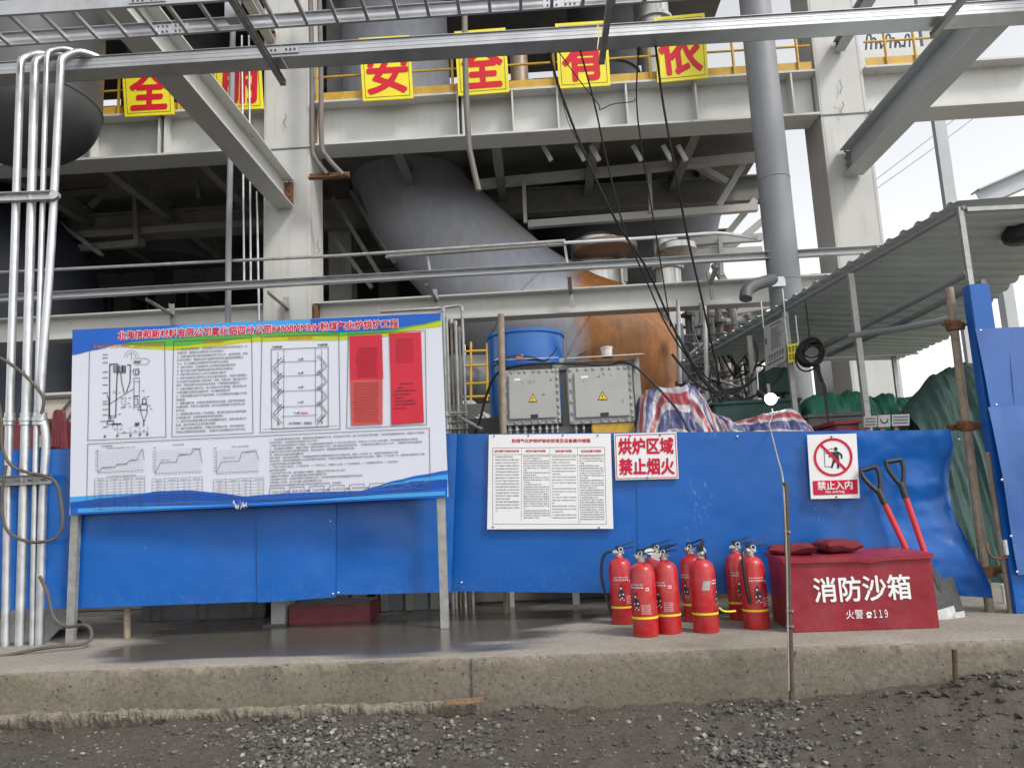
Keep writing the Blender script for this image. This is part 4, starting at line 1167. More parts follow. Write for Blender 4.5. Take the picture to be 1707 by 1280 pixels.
def heads(mb):
    bd.text(mb, '干煤粉气化炉烘炉、焙炉系统总图', 156, 581.5, 270, 577, 6.2, L5)
    bd.text(mb, '安全注意事项', 339, 572.5, 374, 571, 6.2, L5)
    bd.text(mb, '安全通道示意图', 480, 566.5, 521, 565, 6.2, L5)
layer('caption', m_orangeink, heads)
# safety notes
notes = ['1）参加试运的各单位，应配备相应专业技术能的人员参加运行，并', '认真负责，确保各自范围内的工作正常进行。', '2）运转设备所有人材料有遗漏放过停工停工况，应查找原因，并制', '定方针的情况，慢慢的将烘炉温度降至规定的温度直至故障停止', '为止，各工段确认后按照烘炉时的程序运行延续。', '3）烘炉过程中，应清理场地上方周围应避免砸物危险。', '4）整个烘炉过程严格按照烘炉的技术烘炉方案作业。', '5）烘炉进行前后在24小时不间断有人看守。', '6）烘炉设备安装过程中的止及互设备吊装能装，文明的吊装事项。', '技工由该专人检查吊装工具的完好、扑绳、吊装机械、做好运行状况', '良好，同时控操作人员进行技术交底，严格按操作规程运行。', '7）吊装设备施于高空作业，防止安装人员不慎摔落，要求安装人员', '必须佩戴安全帽和安全防护带，并正确使用防护带。', '8）点火前请确认运行中先通冷却液，在冷却至烘炉机房着5分不到', '灭火器。', '9）随着温度升高，炉体前后会随热胀自中膨胀，要求测到跑偏时', '应通知指挥，开发专人应急调温，防止炉出现热偏产生喷火停止喷', '火作业。', '10）按照规定要问时需上下传话报告，要求烘炉操作台对随表温度', '必须配备对讲，如到场观察表环境不能使用。', '11）油压不能过低若并需立即对地面重复检查压，以防出现油压过', '油油，油压不稳时应注专人看守观察。', '12）烘炉在规定位置检验，并最终显示操控示意，烘炉车辆司机', '炉安全注意事项完成后起用】，且烘炉方法的规程经交文参与评议。']
def notes_b(mb):
    for i, s in enumerate(notes):
        f = i / 23.0
        y = lerp(584.5, 722.5, f)
        x0 = lerp(296, 293.5, f); w = min(117, len(s) * 3.95)
        bd.text(mb, s, x0, y, x0 + w, y - w * .047, 4.3, L5)
layer('body_text', m_ink, notes_b)
low_t = ['一、自动装置炉管温度测试控制：温度控制以炉膛温度测点为准，同步启动作为参考，抽1小时升温线为理论数据，允实操作根据数据波动的，根据压力升降是线', '比较关系特征，允许曲线在对应范围内外延±10℃内。', '二测得炉温对应应管温度至150℃超测，允许点着火前明炉内温度在100℃以下的过程先进定，因为在75-95℃内水分蒸发速度，不会造成影温度温对炉墙起泡', '三、高测温度时应缓慢升，按照炉过程中，操作人员要至少时应，如炉温超低或接近超升高，（实测曲线波动范围允小正±15℃内），则要在低测停行温差限定', '各操作人员应分时到升降机操作刻记录，测好该班升点，烘温度情大制规则要求实现。', '四、烘炉运行过程中温度测量控制', '烘炉过程中，各项指标以测量点，升温操做按照烘炉控制图线和要求运行升温运行指，每隔一小时记录一次，温度测点布置参如下位置', '烘炉过程中，烘炉机前后要温度人工应应采用热炉温度测点，升温的应该烘炉曲线温度内要求运行升温记录运，每隔一个小时记录一次，温度测点布置参如下位置', '（见烘炉机机温测点布置示意图）', '1）气化炉下部升中部2处，2）炉料床1处，3）气化炉出口，分离器入口1处，4）热风管道2处，5）分离器返料管1处，6）除尘器1处', '烘炉机启动顺序', '1.先热风启气化炉下部，烘炉温度达升温要求，随着热炉打前气后入流入运行', '2.根据实际升温情况，运行应温度到最大炉膛中温烘炉时间', '3.烘炉第44小时后，开启热风管道下部烘炉机运行，热风道中部烘炉机根据温度情况运行启动', '4.烘炉第50小时后，加入热风器上部区域烘炉机升温', '通过烘炉机的分全面烟运行预热温行测及低温烘机运行启动。点火顺序']
def low_b(mb):
    W = [258, 80, 247, 254, 142, 56, 214, 258, 54, 214, 27, 126, 94, 154, 86, 119]
    for i, s in enumerate(low_t):
        y = 734.5 + i * 5.12
        bd.text(mb, s, 450, y, 450 + W[i], y - W[i] * .047, 3.6, L5)
    for k, (x, s) in enumerate(((450, '气化炉下部'), (484, '提料床'), (518, '气化炉中部'), (550, '热风道下部'), (584, '热风道中部'), (617, '热风道顶'), (650, '分离器返料'), (683, '除尘器'))):
        y = 822 - (x - 450) * .05
        bd.text(mb, s, x + 3, y, x + 21, y - 1, 3.6, L5)
    for (x, y) in ((160, 748),):
        bd.text(mb, '一、烘炉曲线控制图', 166, 745.5, 188, 744.5, 3.4, L5)
layer('body_text', m_ink, low_b)
def flow(mb):
    for k in range(8):
        x = 450 + k * 33.3; y = 814 - k * 1.6
        bd.line(mb, [(x, y), (x + 24, y - 1.2), (x + 24, y + 10.5), (x, y + 11.7)], .8, L5, True)
        if k < 7:
            bd.line(mb, [(x + 26, y + 5), (x + 31, y + 4.7)], 1.3, L5)
            bd.poly(mb, [(x + 30, y + 3), (x + 33, y + 4.7), (x + 30, y + 6.6)], L5)
layer('flow_chart', m_inkline, flow)
# furnace drawing
def drawing(mb):
    D = lambda pts, w=.8, c=False: bd.line(mb, [(110 + x / 5.334, 520 + y / 5.333) for x, y in pts], w, L5, c)
    D([(390, 930), (393, 465), (460, 463), (460, 560)], 1.6); D([(458, 560), (445, 930)], 1.5); D([(490, 540), (497, 610), (522, 725)], 1.2); D([(575, 470), (573, 620), (540, 715)], 1.4); D([(550, 470), (575, 470)], 1.4)
    for a in range(0, 34, 4): D([(428, 478 + a * 1.7), (462, 477 + a * 1.7)], .5)
    for a in range(0, 34, 4): D([(490, 478 + a * 1.7), (532, 478 + a * 1.7)], .7)
    D([(428, 475), (428, 535), (532, 540), (532, 477)], 1.0); D([(475, 478), (475, 535)], 2.0); D([(505, 478), (505, 535)], 1.4)
    D([(385, 820), (608, 680)], .8); D([(370, 735), (385, 780), (385, 960)], 1.2)
    D([(608, 600), (608, 860)], .8); D([(655, 600), (655, 860)], .8); D([(605, 620), (660, 618)], .6); D([(600, 590), (660, 585)], .8)
    for r_ in (40, 62): D([(585 + r_ * math.cos(a), 405 + r_ * math.sin(a)) for a in [math.pi + math.pi * k / 12 for k in range(13)]], .5)
    D([(585, 370), (585, 430)], .5); D([(605, 415), (725, 415), (745, 440), (725, 465), (620, 470)], .6)
    D([(610, 440), (668, 440)], 1.6); D([(605, 452), (660, 452)], 1.2)
    D([(605, 510), (650, 505), (658, 530), (650, 560), (612, 565), (602, 540)], .8, True); D([(620, 520), (645, 518), (645, 550), (620, 552)], .9, True); D([(575, 525), (605, 520)], .6)
    D([(610, 770), (640, 770), (640, 825), (610, 825)], .8, True); D([(608, 748), (642, 748)], 1.8); D([(612, 845), (655, 845)], .7); D([(650, 872), (725, 868)], 1.1); D([(640, 860), (650, 872)], .8)
    D([(668, 820), (725, 820), (725, 890), (698, 975), (668, 890)], 1.0, True); D([(685, 770), (715, 770), (718, 815), (682, 815)], 1.2, True); D([(690, 755), (712, 755)], .7); D([(695, 975), (690, 1015)], 1.0)
    D([(690, 960), (700, 1005)], .8)
    D([(500, 770), (500, 820), (530, 835), (530, 770)], .6); D([(490, 765), (540, 765)], .6); D([(495, 850), (530, 845)], 1.2)
    D([(425, 700), (450, 700), (450, 720), (425, 720)], .5, True); D([(470, 720), (490, 715)], .6)
    D([(312, 972), (410, 968)], 1.0); D([(370, 972), (370, 1000), (425, 998), (425, 965)], 1.2, True); D([(400, 920), (400, 965)], 1.0); D([(385, 925), (440, 920), (440, 940), (385, 942)], .8, True)
    D([(415, 996), (490, 994)], 2.2); D([(420, 1000), (420, 1025)], .6); D([(462, 1000), (462, 1080)], .5); D([(500, 1000), (500, 1020)], .6)
    D([(615, 985), (655, 980), (655, 1010), (615, 1015)], .6, True); D([(625, 995), (648, 992)], 2.0); D([(625, 1005), (640, 1004)], 1.6); D([(462, 1078), (730, 1066)], .5)
    for x in (575, 660, 730): D([(x, 1020), (x, 1085)], .4)
    for y in (380, 410, 450, 533, 585, 648, 720, 796, 820, 866, 914, 1022): D([(332, y), (372, y - 1)], 1.1)
    for x, y in ((348, 1106), (460, 1100), (577, 1097), (660, 1090), (727, 1087)): D([(x - 6, y - 8), (x + 6, y - 9), (x + 6, y + 6), (x - 6, y + 7)], 1.0, True)
    for x, y in ((490, 1043), (520, 1070), (620, 1058), (695, 1055), (440, 1040), (570, 765), (560, 812), (575, 840), (692, 700), (735, 752), (760, 860), (480, 908), (745, 832)): D([(x - 9, y), (x + 9, y - 1)], 1.0)
layer('furnace_drawing', m_ink, drawing)
def stairs(mb):
    D = lambda pts, w=.8, c=False: bd.line(mb, [(420 + x / 5.02, 515 + y / 5.02) for x, y in pts], w, L5, c)
    D([(163, 340), (640, 320)], .9); D([(163, 340), (168, 1005)], .9); D([(640, 320), (640, 985)], .9); D([(270, 335), (268, 995)], .7); D([(532, 325), (535, 965)], .7); D([(168, 1005), (640, 985)], .9); D([(95, 1005), (720, 975)], .5); D([(220, 360), (222, 975)], .6); D([(585, 335), (587, 965)], .6)
    for k, y in enumerate((445, 565, 690, 820, 900)):
        D([(250, y), (545, y - 12)], .7)
    for k, y in enumerate((400, 500, 560, 630, 685, 760, 815, 900)):
        pass
    for y in (430, 560, 690, 820):
        D([(252, y - 25), (185, y + 45)], .9); D([(268, y - 10), (195, y + 68)], .9); D([(163, y + 55), (190, y + 55)], .8)
        D([(185, y + 65), (255, y + 135)], 1.0); D([(168, y + 75), (240, y + 148)], .7)
        D([(545, y - 35), (615, y + 40)], .9); D([(560, y - 45), (625, y + 35)], .9); D([(612, y + 48), (640, y + 48)], .8)
        D([(620, y + 60), (550, y + 125)], 1.0); D([(600, y + 55), (540, y + 115)], .7)
    D([(545, 970), (615, 890)], .9)
    for x, y in ((220, 440), (222, 630), (222, 970), (585, 480), (587, 745), (587, 960)):
        bd.poly(mb, [(420 + (x - 6) / 5.02, 515 + (y - 18) / 5.02), (420 + (x + 6) / 5.02, 515 + (y - 18) / 5.02), (420 + x / 5.02, 515 + (y + 12) / 5.02)], L5)
layer('escape_drawing', m_inkline, stairs)
def stair_t(mb):
    T = lambda s, x0, y0, x1, h: bd.text(mb, s, 420 + x0 / 5.02, 515 + y0 / 5.02, 420 + x1 / 5.02, 515 + (y0 - 3) / 5.02, h, L5, bold=.02, rings=4)
    T('平台梯道 楼梯', 170, 328, 255, 3.8); T('平台梯道 楼梯', 552, 310, 635, 3.8)
    for y, s in ((430, '24m层'), (545, '20m层'), (664, '15m层'), (790, '10.5m层')): T(s, 388, y, 432, 3.6)
    T('0m层（炉护养出口）（应急集合点）', 308, 966, 505, 4.0); T('7.5m层', 350, 880, 400, 3.6)
layer('caption', m_ink, stair_t)
layer('caption', m_redink, lambda mb: bd.text(mb, '（应急集合点）', 420 + 405 / 5.02, 515 + 879 / 5.02, 420 + 472 / 5.02, 515 + 877 / 5.02, 3.4, L5, bold=.02, rings=4))
# pasted sheets of red paper
def paper(c, m, label, lines=None, ink=m_texton):
    p = obj('red_paper', (lambda mb: (bd.panel(mb, c, .002), mb)[1])(MB()), m, panel)
    for v in p.data.vertices: v.co.y -= .007
    p['label'] = label
    return p
paper([(583, 560.5), (637, 557.5), (639, 631.5), (584, 634)], m_paperred, 'bright red pasted paper with faint rows')
paper([(584, 634), (638, 632), (638, 706.5), (586, 709)], m_paperred2, 'faded red pasted paper with faint rows')
paper([(649, 556), (702, 553.5), (704.5, 633), (651.5, 634)], m_paperred, 'bright red pasted paper with few faint rows')
paper([(651.5, 634), (704.5, 633), (707, 704), (652.5, 708)], m_paperred, 'bright red pasted paper with short dark lines of text')
def paper_rows(mb):
    for i in range(21):
        y = 581 + i * 2.4
        bd.line(mb, [(592 + rnd.random() * 6, y), (631 - rnd.random() * 6, y - 1.8)], .5, .0098)
    for i in range(26):
        y = 639 + i * 2.6
        bd.line(mb, [(589 + rnd.random() * 3, y), (634 - rnd.random() * 5, y - 1.8)], .5, .0098)
    for i in range(13):
        y = 566 + i * 3.2
        bd.line(mb, [(660, y), (688 + rnd.random() * 3, y - 1.5)], .5, .0098)
layer('paper_rows', m_texton, paper_rows)
def paper_t(mb):
    for (x0, x1, y) in ((668, 688, 641), (664, 673, 647.5), (659, 692, 653), (657, 684, 659), (659, 674, 664.5), (659, 691, 670), (659, 694, 675.5), (657, 676, 682)):
        n = max(3, int((x1 - x0) / 2.6))
        bd.text(mb, '烘炉作业人员名单及时间安排负责'[:n], x0, y, x1, y - (x1 - x0) * .05, 2.3, .0098, bold=.02, rings=4)
layer('paper_rows', m_ink, paper_t)
# warm-up curves and their tables
def chart(mb, mg, mt, x0, y0, x1, y1, crv, tx0, ty0, tx1, ty1, rows_, titles):
    sl = -.047
    yy = lambda x, y: y + (x - x0) * sl
    L_ = lambda m_, pts, w: bd.line(m_, [(x, yy(x, y)) for x, y in pts], w, L5)
    L_(mb, [(x0, y0), (x0, y1), (x1, y1)], .6)
    for i in range(1, 22): L_(mg, [(lerp(x0, x1, i / 22), y0), (lerp(x0, x1, i / 22), y1)], .25)
    for i in range(0, 8): L_(mg, [(x0, lerp(y0, y1, i / 8)), (x1, lerp(y0, y1, i / 8))], .25)
    L_(mb, [(lerp(x0, x1, a), lerp(y1, y0, b)) for a, b in crv], .7)
    for i in range(8): L_(mb, [(x0 - 4, lerp(y0, y1, i / 8) + 1), (x0 - 2, lerp(y0, y1, i / 8) + 1)], .8)
    for i in range(14): L_(mb, [(lerp(x0, x1, i / 14) + .5, y1 + 2.5), (lerp(x0, x1, i / 14) + 2.2, y1 + 2.5)], .7)
    for s, a, b_, w in titles:
        bd.text(mt, s, a, yy(a, b_), a + w, yy(a + w, b_), 2.4, L5)
    for i in range(rows_ + 1):
        y = lerp(ty0, ty1, i / rows_); L_(mb, [(tx0, y), (tx1, y)], .45)
    for f in (0, .25, .51, .74, 1): L_(mb, [(lerp(tx0, tx1, f), ty0), (lerp(tx0, tx1, f), ty1)], .45)
    for i in range(rows_):
        for f in (.06, .32, .56, .82):
            y = lerp(ty0, ty1, (i + .8) / rows_); x = lerp(tx0, tx1, f)
            s = ['温度范围℃', '升温速度', '恒温时间', '累计时间'][int(f * 4)] if i == 0 else ['常温-150', '8-10', '24', '36'][int(f * 4)]
            w = 12 if i == 0 else (8 if f < .1 else 3.5)
            x += 0 if i == 0 else (2 if f < .1 else 5)
            bd.text(mt, s, x, yy(x, y), x + w, yy(x + w, y), 2.0, L5)
mb1, mb2, mb3 = MB(), MB(), MB()
chart(mb1, mb2, mb3, 163.5, 752, 241, 787, [(0, .02), (.1, .2), (.36, .2), (.42, .34), (.62, .35), (.68, .5), (.84, .52), (.9, .8), (.94, .98), (.97, .98), (1, .5)], 158, 797, 242, 850, 11, [('气化炉烘炉曲线温度曲线图（中温、低温）', 177, 749, 49), ('温度℃', 160, 752, 6), ('恒温150℃ 24小时', 171, 780, 17), ('恒温250℃ 24小时', 195, 777, 17), ('恒温350℃', 217, 771, 16), ('气化炉烘炉升降温对照表', 178, 796, 50)])
chart(mb1, mb2, mb3, 259, 751, 337, 789, [(0, .02), (.12, .46), (.46, .46), (.5, .74), (.76, .76), (.84, .98), (.95, .98), (1, .4)], 254, 798, 338, 840, 8, [('炉料烘炉曲线图', 288, 744, 19), ('温度℃', 256, 747, 6), ('恒温150℃ 24小时', 268, 769, 16), ('恒温350℃', 298, 760, 17), ('恒温450℃', 320, 752, 17)])
chart(mb1, mb2, mb3, 361, 751, 432, 788, [(0, .02), (.12, .48), (.54, .5), (.6, .88), (.92, .92), (1, .5)], 356, 799, 440, 830, 6, [('分离器、炉顶烘炉温度曲线图', 386, 747, 29), ('温度℃', 357, 748, 6), ('恒温150℃ 24小时', 372, 765, 20), ('恒温350℃', 408, 757, 16)])
obj('chart_lines', mb1, m_inkline, panel, smooth=False); obj('chart_grid', mb2, m_inkpale, panel, smooth=False); obj('chart_text', mb3, m_ink, panel, smooth=False)
# torn plastic film at the lower edge
mb = MB()
for k in range(9):
    x = 388 + k * 2.6 + rnd.uniform(-1, 1); y = 838 + rnd.uniform(-3, 6)
    a = bd.pt(x, y, .006); c = bd.pt(x + rnd.uniform(-2, 7), y + rnd.uniform(4, 9), .016); e = bd.pt(x + rnd.uniform(2, 5), y + rnd.uniform(-6, 2), .012)
    mb.add([a, c, e], [(0, 1, 2)])
obj('torn_film', mb, m_white, board, smooth=False)

# ================================================================== SIGNS ON THE FENCE
kf = (YF1 - YF0) / (1610 - 742)
def fplane(off):
    return Plane(YF0 - off, kf, 742)
fp = fplane(.030)
o = thing('rules_sign', fp.pt(917, 880), 'white rules sign with red heading and four columns of text', 'sign')
mb = MB(); fp.panel(mb, [(815, 724.5), (1018, 722.5), (1022.5, 881), (812, 882)], .012); sp = obj('plate', mb, m_white, o)
L5 = .0016
def q6(x, y): return (810 + x / 7.759, 720 + y / 7.759)
layer('heading', m_redink, lambda mb: fp.text(mb, '粉煤气化炉烘炉验收标准及设备操作规程', *q6(335, 138), *q6(1350, 135), 6.2, L5, bold=.03, rings=4, res=2), sp)
def heads2(mb):
    for s, x0, x1 in (('烘炉烟气及验收标准', 112, 428), ('烘炉机操作规程', 515, 770), ('油枪操作规程', 895, 1112), ('空压机操作规程', 1232, 1490)):
        fp.text(mb, s, *q6(x0, 262), *q6(x1, 260), 3.9, L5, bold=.025, rings=4)
layer('heading', m_redink, heads2, sp)
def lines2(mb):
    D = lambda pts, w, c=False: fp.line(mb, [q6(*p) for p in pts], w, L5, c)
    D([(90, 205), (1535, 197), (1557, 1190), (90, 1188)], .55, True); D([(90, 290), (1537, 294)], .5)
    D([(462, 203), (458, 1150)], .4); D([(826, 200), (836, 1110)], .4); D([(1184, 199), (1198, 1185)], .4)
layer('frame_lines', m_inkline, lines2, sp)
base = '烘炉质量主要控制温度范围验收标准及时操作人员检查点火前确认油枪压力正常启动风机调节气量运行中观察炉温变化按规程记录停机后关闭阀门清理现场保持通风'
def body2(mb):
    for (x0, x1, y0, y1, n, short) in ((120, 425, 330, 1028, 19, {0: .75, 14: .6, 18: .07}), (482, 815, 322, 1118, 27, {1: .7, 6: .14, 8: .5, 11: .25, 12: .7, 22: .08, 26: .6}), (850, 1165, 328, 1118, 22, {2: .75, 6: .35, 10: .1, 13: .3, 16: .1, 19: .45}), (1205, 1520, 320, 1170, 28, {3: .2, 4: .8, 9: .35, 13: .7, 17: .75, 27: .05})):
        for i in range(n):
            f = i / (n - 1)
            w = short.get(i, 1.0)
            k = max(1, int(14 * w)); s0 = (i * 11 + int(x0)) % (len(base) - 15)
            y = lerp(y0, y1, f)
            xa = x0 + (f * 12 if x0 > 1000 else f * 6)
            fp.text(mb, base[s0:s0 + k], *q6(xa, y), *q6(xa + (x1 - x0) * w, y - 1), 2.5, L5)
layer('body_text', m_ink, body2, sp)
for x, y in ((105, 50), (1445, 44), (92, 1225), (1462, 1233), (548, 45), (995, 42)):
    p = fp.pt(*q6(x, y)); obj('screw', MB().lathe([(.006, 0), (.005, .005), (0, .006)], p, 8, axis=(0, -1, 0)), m_dark, o)

o = thing('warning_sign', fp.pt(1078, 798), 'white sign with large red characters banning smoking and fire', 'sign')
mb = MB(); fp.panel(mb, [(1023.5, 723), (1127.5, 720), (1131.5, 797.5), (1026.5, 800)], .01); sp = obj('plate', mb, m_white, o)
layer('border', m_redink, lambda mb: fp.line(mb, [(1026, 725.5), (1125.5, 723), (1129, 795), (1028.5, 797.5)], 1.1, L5, True), sp)
layer('lettering', m_redink, lambda mb: (fp.text(mb, '烘炉区域', 1031.5, 757, 1122.5, 756, 26, L5, bold=.035, res=3), fp.text(mb, '禁止烟火', 1033, 791, 1124, 790, 26, L5, bold=.035, res=3)), sp)
for x, y in ((1050, 727), (1100, 725), (1079, 796)):
    obj('screw', MB().lathe([(.006, 0), (.005, .005), (0, .006)], fp.pt(x, y, .001), 8, axis=(0, -1, 0)), m_dark, o)

fp2 = fplane(.045)
o = thing('no_entry_sign', fp2.pt(1390, 830), 'white no-entry sign with red ring and walking figure at a door', 'sign')
mb = MB(); fp2.panel(mb, [(1345.5, 724.5), (1427.5, 722.5), (1433.5, 830), (1352, 831.5)], .008); sp = obj('plate', mb, m_white, o)
cx, cy = 1388.6, 762
ell = lambda r_, n=48: [(cx + r_ * math.cos(2 * math.pi * k / n), cy - .6 * 0 + r_ * .985 * math.sin(2 * math.pi * k / n)) for k in range(n + 1)]
def fig(mb):
    q7 = lambda x, y: (1240 + x / 3.3675, 700 + y / 3.3675)
    fp2.line(mb, [q7(450, 172), q7(495, 160), q7(495, 165)], 1.0, L5); fp2.line(mb, [q7(450, 172), q7(455, 262), q7(490, 262)], 1.0, L5); fp2.line(mb, [q7(460, 186), q7(492, 180)], 1.6, L5)
    fp2.poly(mb, [(q7(515, 163)[0] + 3.4 * math.cos(a), q7(515, 163)[1] + 3.4 * math.sin(a)) for a in [2 * math.pi * k / 16 for k in range(16)]], L5)
    fp2.poly(mb, [q7(*p) for p in ((500, 178), (530, 176), (552, 192), (554, 216), (545, 218), (541, 198), (532, 192), (536, 232), (535, 272), (523, 272), (520, 238), (508, 240), (498, 270), (487, 268), (497, 232), (503, 200), (490, 200), (478, 212), (474, 204), (488, 188))], L5)
layer('pictogram', m_ink, fig, sp)
def ring(mb):
    a, b_ = ell(32.5), ell(28.2)
    fp2.strip(mb, a, b_, .0024)
    fp2.line(mb, [(cx - 21, cy - 21), (cx + 21, cy + 21)], 4.6, .0024)
    fp2.poly(mb, [(1354.5, 801.5), (1429, 799), (1430, 823), (1356, 825)], .0024)
layer('prohibition_ring', m_redink, ring, sp)
layer('lettering', m_whiteink, lambda mb: (fp2.text(mb, '禁止入内', 1363, 816.5, 1421, 815, 13.5, .0034, bold=.022, res=3), fp2.text(mb, 'No entring', 1376.5, 823.2, 1407.5, 822.2, 5.6, .0034, bold=.015, rings=4, res=2)), sp)
for x, y in ((1386, 728), (1394, 828)):
    obj('screw', MB().lathe([(.006, 0), (.005, .005), (0, .006)], fp2.pt(x, y, .001), 8, axis=(0, -1, 0)), m_dark, o)

# ================================================================== FIRE EXTINGUISHERS
def wrap(vs_, r, z0, a0):
    out = []
    for (u, v) in vs_:
        a = a0 + u / r
        out.append(Vector((r * math.sin(a), -r * math.cos(a), z0 + v)))
    return out
def wrap_text(mb, body, r, zc, w, h, a0=0.0, bold=0.0):
    vs_, fs_, x0, x1, y0, y1 = glyphs(body, 0.0, 1, 1.0)
    sh = [(0, 0)] + ([(bold, 0), (-bold, 0), (0, bold), (0, -bold)] if bold else [])
    for i, (dx, dy) in enumerate(sh):
        mb.add(wrap([(((x + dx - x0) / (x1 - x0) - .5) * w, ((y + dy - y0) / (y1 - y0) - .5) * h) for x, y, z in vs_], r + .0001 * i, zc, a0), fs_)
def wrap_rect(mb, r, u0, v0, u1, v1, zc, a0=0.0, n=6, skew=0.0):
    vs_ = []
    for j, v in ((0, v0), (1, v1)):
        for i in range(n + 1):
            vs_.append((lerp(u0, u1, i / n) + skew * j, v))
    mb.add(wrap(vs_, r, zc, a0), [(i, i + 1, n + 2 + i, n + 1 + i) for i in range(n)])

RB = .066
def make_ext(label, hose, band, sticker, tagc):
    o = thing('fire_extinguisher', (0, 0, 0), label, 'fire extinguisher', 'fire extinguishers beside the sand box')
    prof = [(RB - .004, 0), (RB - .001, .004), (RB - .001, .018), (RB, .022), (RB, .345), (RB - .0015, .349), (RB - .002, .352), (RB - .006, .372), (RB - .016, .388), (RB - .032, .399), (.024, .405), (.020, .410), (.018, .424), (.0, .424)]
    obj('cylinder', MB().lathe(prof, (0, 0, 0), 36), m_ext, o)
    if band:
        obj('band', MB().lathe([(RB + .0005, .098), (RB + .0018, .099), (RB + .0018, .109), (RB + .0005, .110)], (0, 0, 0), 36), m_bandyel, o)
    mb = MB().lathe([(.021, .412), (.021, .428), (.016, .430), (.016, .446), (.011, .448), (.011, .462), (.0, .463)], (0, 0, 0), 16)
    mb.box((.006, 0, .438), (.050, .018, .016))
    v = obj('valve', mb, m_chrome, o)
    obj('gauge', MB().lathe([(.0165, 0), (.0165, .010), (.013, .012), (0, .0125)], (-.018, -.012, .438), 16, axis=(-.35, -1, 0)), m_chrome, v)
    lv = MB()
    lv.prism([(-.012, 0), (.012, 0), (.012, .006), (-.012, .006)], (-.014, 0, .450), (.088, 0, .466))
    lv.prism([(-.012, 0), (.012, 0), (.009, .007), (-.009, .007)], (-.012, 0, .466), (.092, 0, .500))
    lv.box((-.006, 0, .462), (.022, .026, .036))
    obj('handle', lv, m_black, o, bevel=.001)
    obj('safety_pin', MB().tube([Vector((.012 + .012 * math.cos(a), -.022 + .004 * math.sin(a), .458 + .012 * math.sin(a))) for a in [2 * math.pi * k / 14 for k in range(14)]], .0018, 5, closed=True), m_sealwhite, o)
    if hose:
        if hose == 'loop':
            pts = [(-.014, .0, .438), (-.045, 0, .446), (-.085, 0, .425), (-.105, 0, .34), (-.102, -.004, .24), (-.085, -.01, .16), (-.074, -.015, .11)]
        elif hose == 'front':
            pts = [(-.014, .0, .438), (-.04, -.03, .444), (-.058, -.055, .42), (-.062, -.062, .35), (-.058, -.058, .27), (-.05, -.06, .20)]
        else:
            pts = [(.014, .0, .438), (.06, 0, .446), (.105, 0, .40), (.125, -.004, .30), (.118, -.01, .18), (.112, -.012, .06)]
        sp_ = spline(pts, 6)
        obj('hose', MB().tube(sp_, .0085, 10), m_black, o)
        d = (sp_[-1] - sp_[-2]).normalized()
        obj('nozzle', MB().tube([sp_[-1] - d * .004, sp_[-1] + d * .02, sp_[-1] + d * .055], [.0105, .0105, .008], 10), m_black, o)
        obj('ferrule', MB().lathe([(.011, -.008), (.011, .012)], Vector(pts[0]), 12, axis=Vector(pts[1]) - Vector(pts[0])), m_chrome, o)
    # printed label
    mb = MB()
    wrap_text(mb, '灭火 MFZ/ABC4型', RB + .0008, .288, .078, .0085, 0, .012)
    wrap_text(mb, '手提式干粉灭火器', RB + .0008, .272, .086, .0105, 0, .012)
    for k in range(5):
        wrap_text(mb, '使用方法注意事项', RB + .0008, .13 + .011 * k, .05, .006, .75)
    lp_ = obj('label_print', mb, m_whiteink, o, smooth=False); lp_['kind'] = 'stuff'
    mb = MB()
    for (u0, v0, u1, v1) in ((-.012, -.01, .006, .03), (-.018, -.036, -.002, -.006), (.001, -.032, .017, .002), (-.006, -.05, .010, -.03), (-.004, .03, .004, .044)):
        wrap_rect(mb, RB + .0009, u0, v0, u1, v1, .205)
    obj('pictogram', mb, m_ink, o, smooth=False)
    mb = MB()
    for (u0, v0, u1, v1) in ((-.008, .012, .001, .022), (-.014, -.028, -.009, -.018), (.005, -.024, .013, -.016), (-.002, -.046, .004, -.038), (-.012, -.054, -.006, -.049), (.008, -.056, .014, -.05)):
        wrap_rect(mb, RB + .0013, u0, v0, u1, v1, .205)
    obj('pictogram_white', mb, m_whiteink, o, smooth=False)
    mb = MB(); wrap_rect(mb, RB + .0009, .012, -.008, .030, .009, .262, .62); s1 = obj('date_sticker', mb, m_sealwhite, o, smooth=False)
    mb = MB(); wrap_rect(mb, RB + .0013, .0145, -.004, .0275, .004, .262, .62); obj('date_print', mb, m_redink, s1, smooth=False)
    if sticker:
        mb = MB(); wrap_rect(mb, RB + .0016, -.022, -.026, .018, .026, .262, -1.15, skew=.012); obj('worn_sticker', mb, m_greysticker, o, smooth=False)
    if tagc:
        mb = MB().box((-.03, -.03, .433), (.05, .002, .036), Matrix.Rotation(R(20), 3, 'Y') @ Matrix.Rotation(R(-12), 3, 'X'))
        obj('inspection_tag', mb, m_sealwhite, o)
        obj('tag_string', MB().tube([Vector((-.01, -.012, .45)), Vector((-.03, -.03, .445))], .001, 4), m_sealwhite, o)
    return o
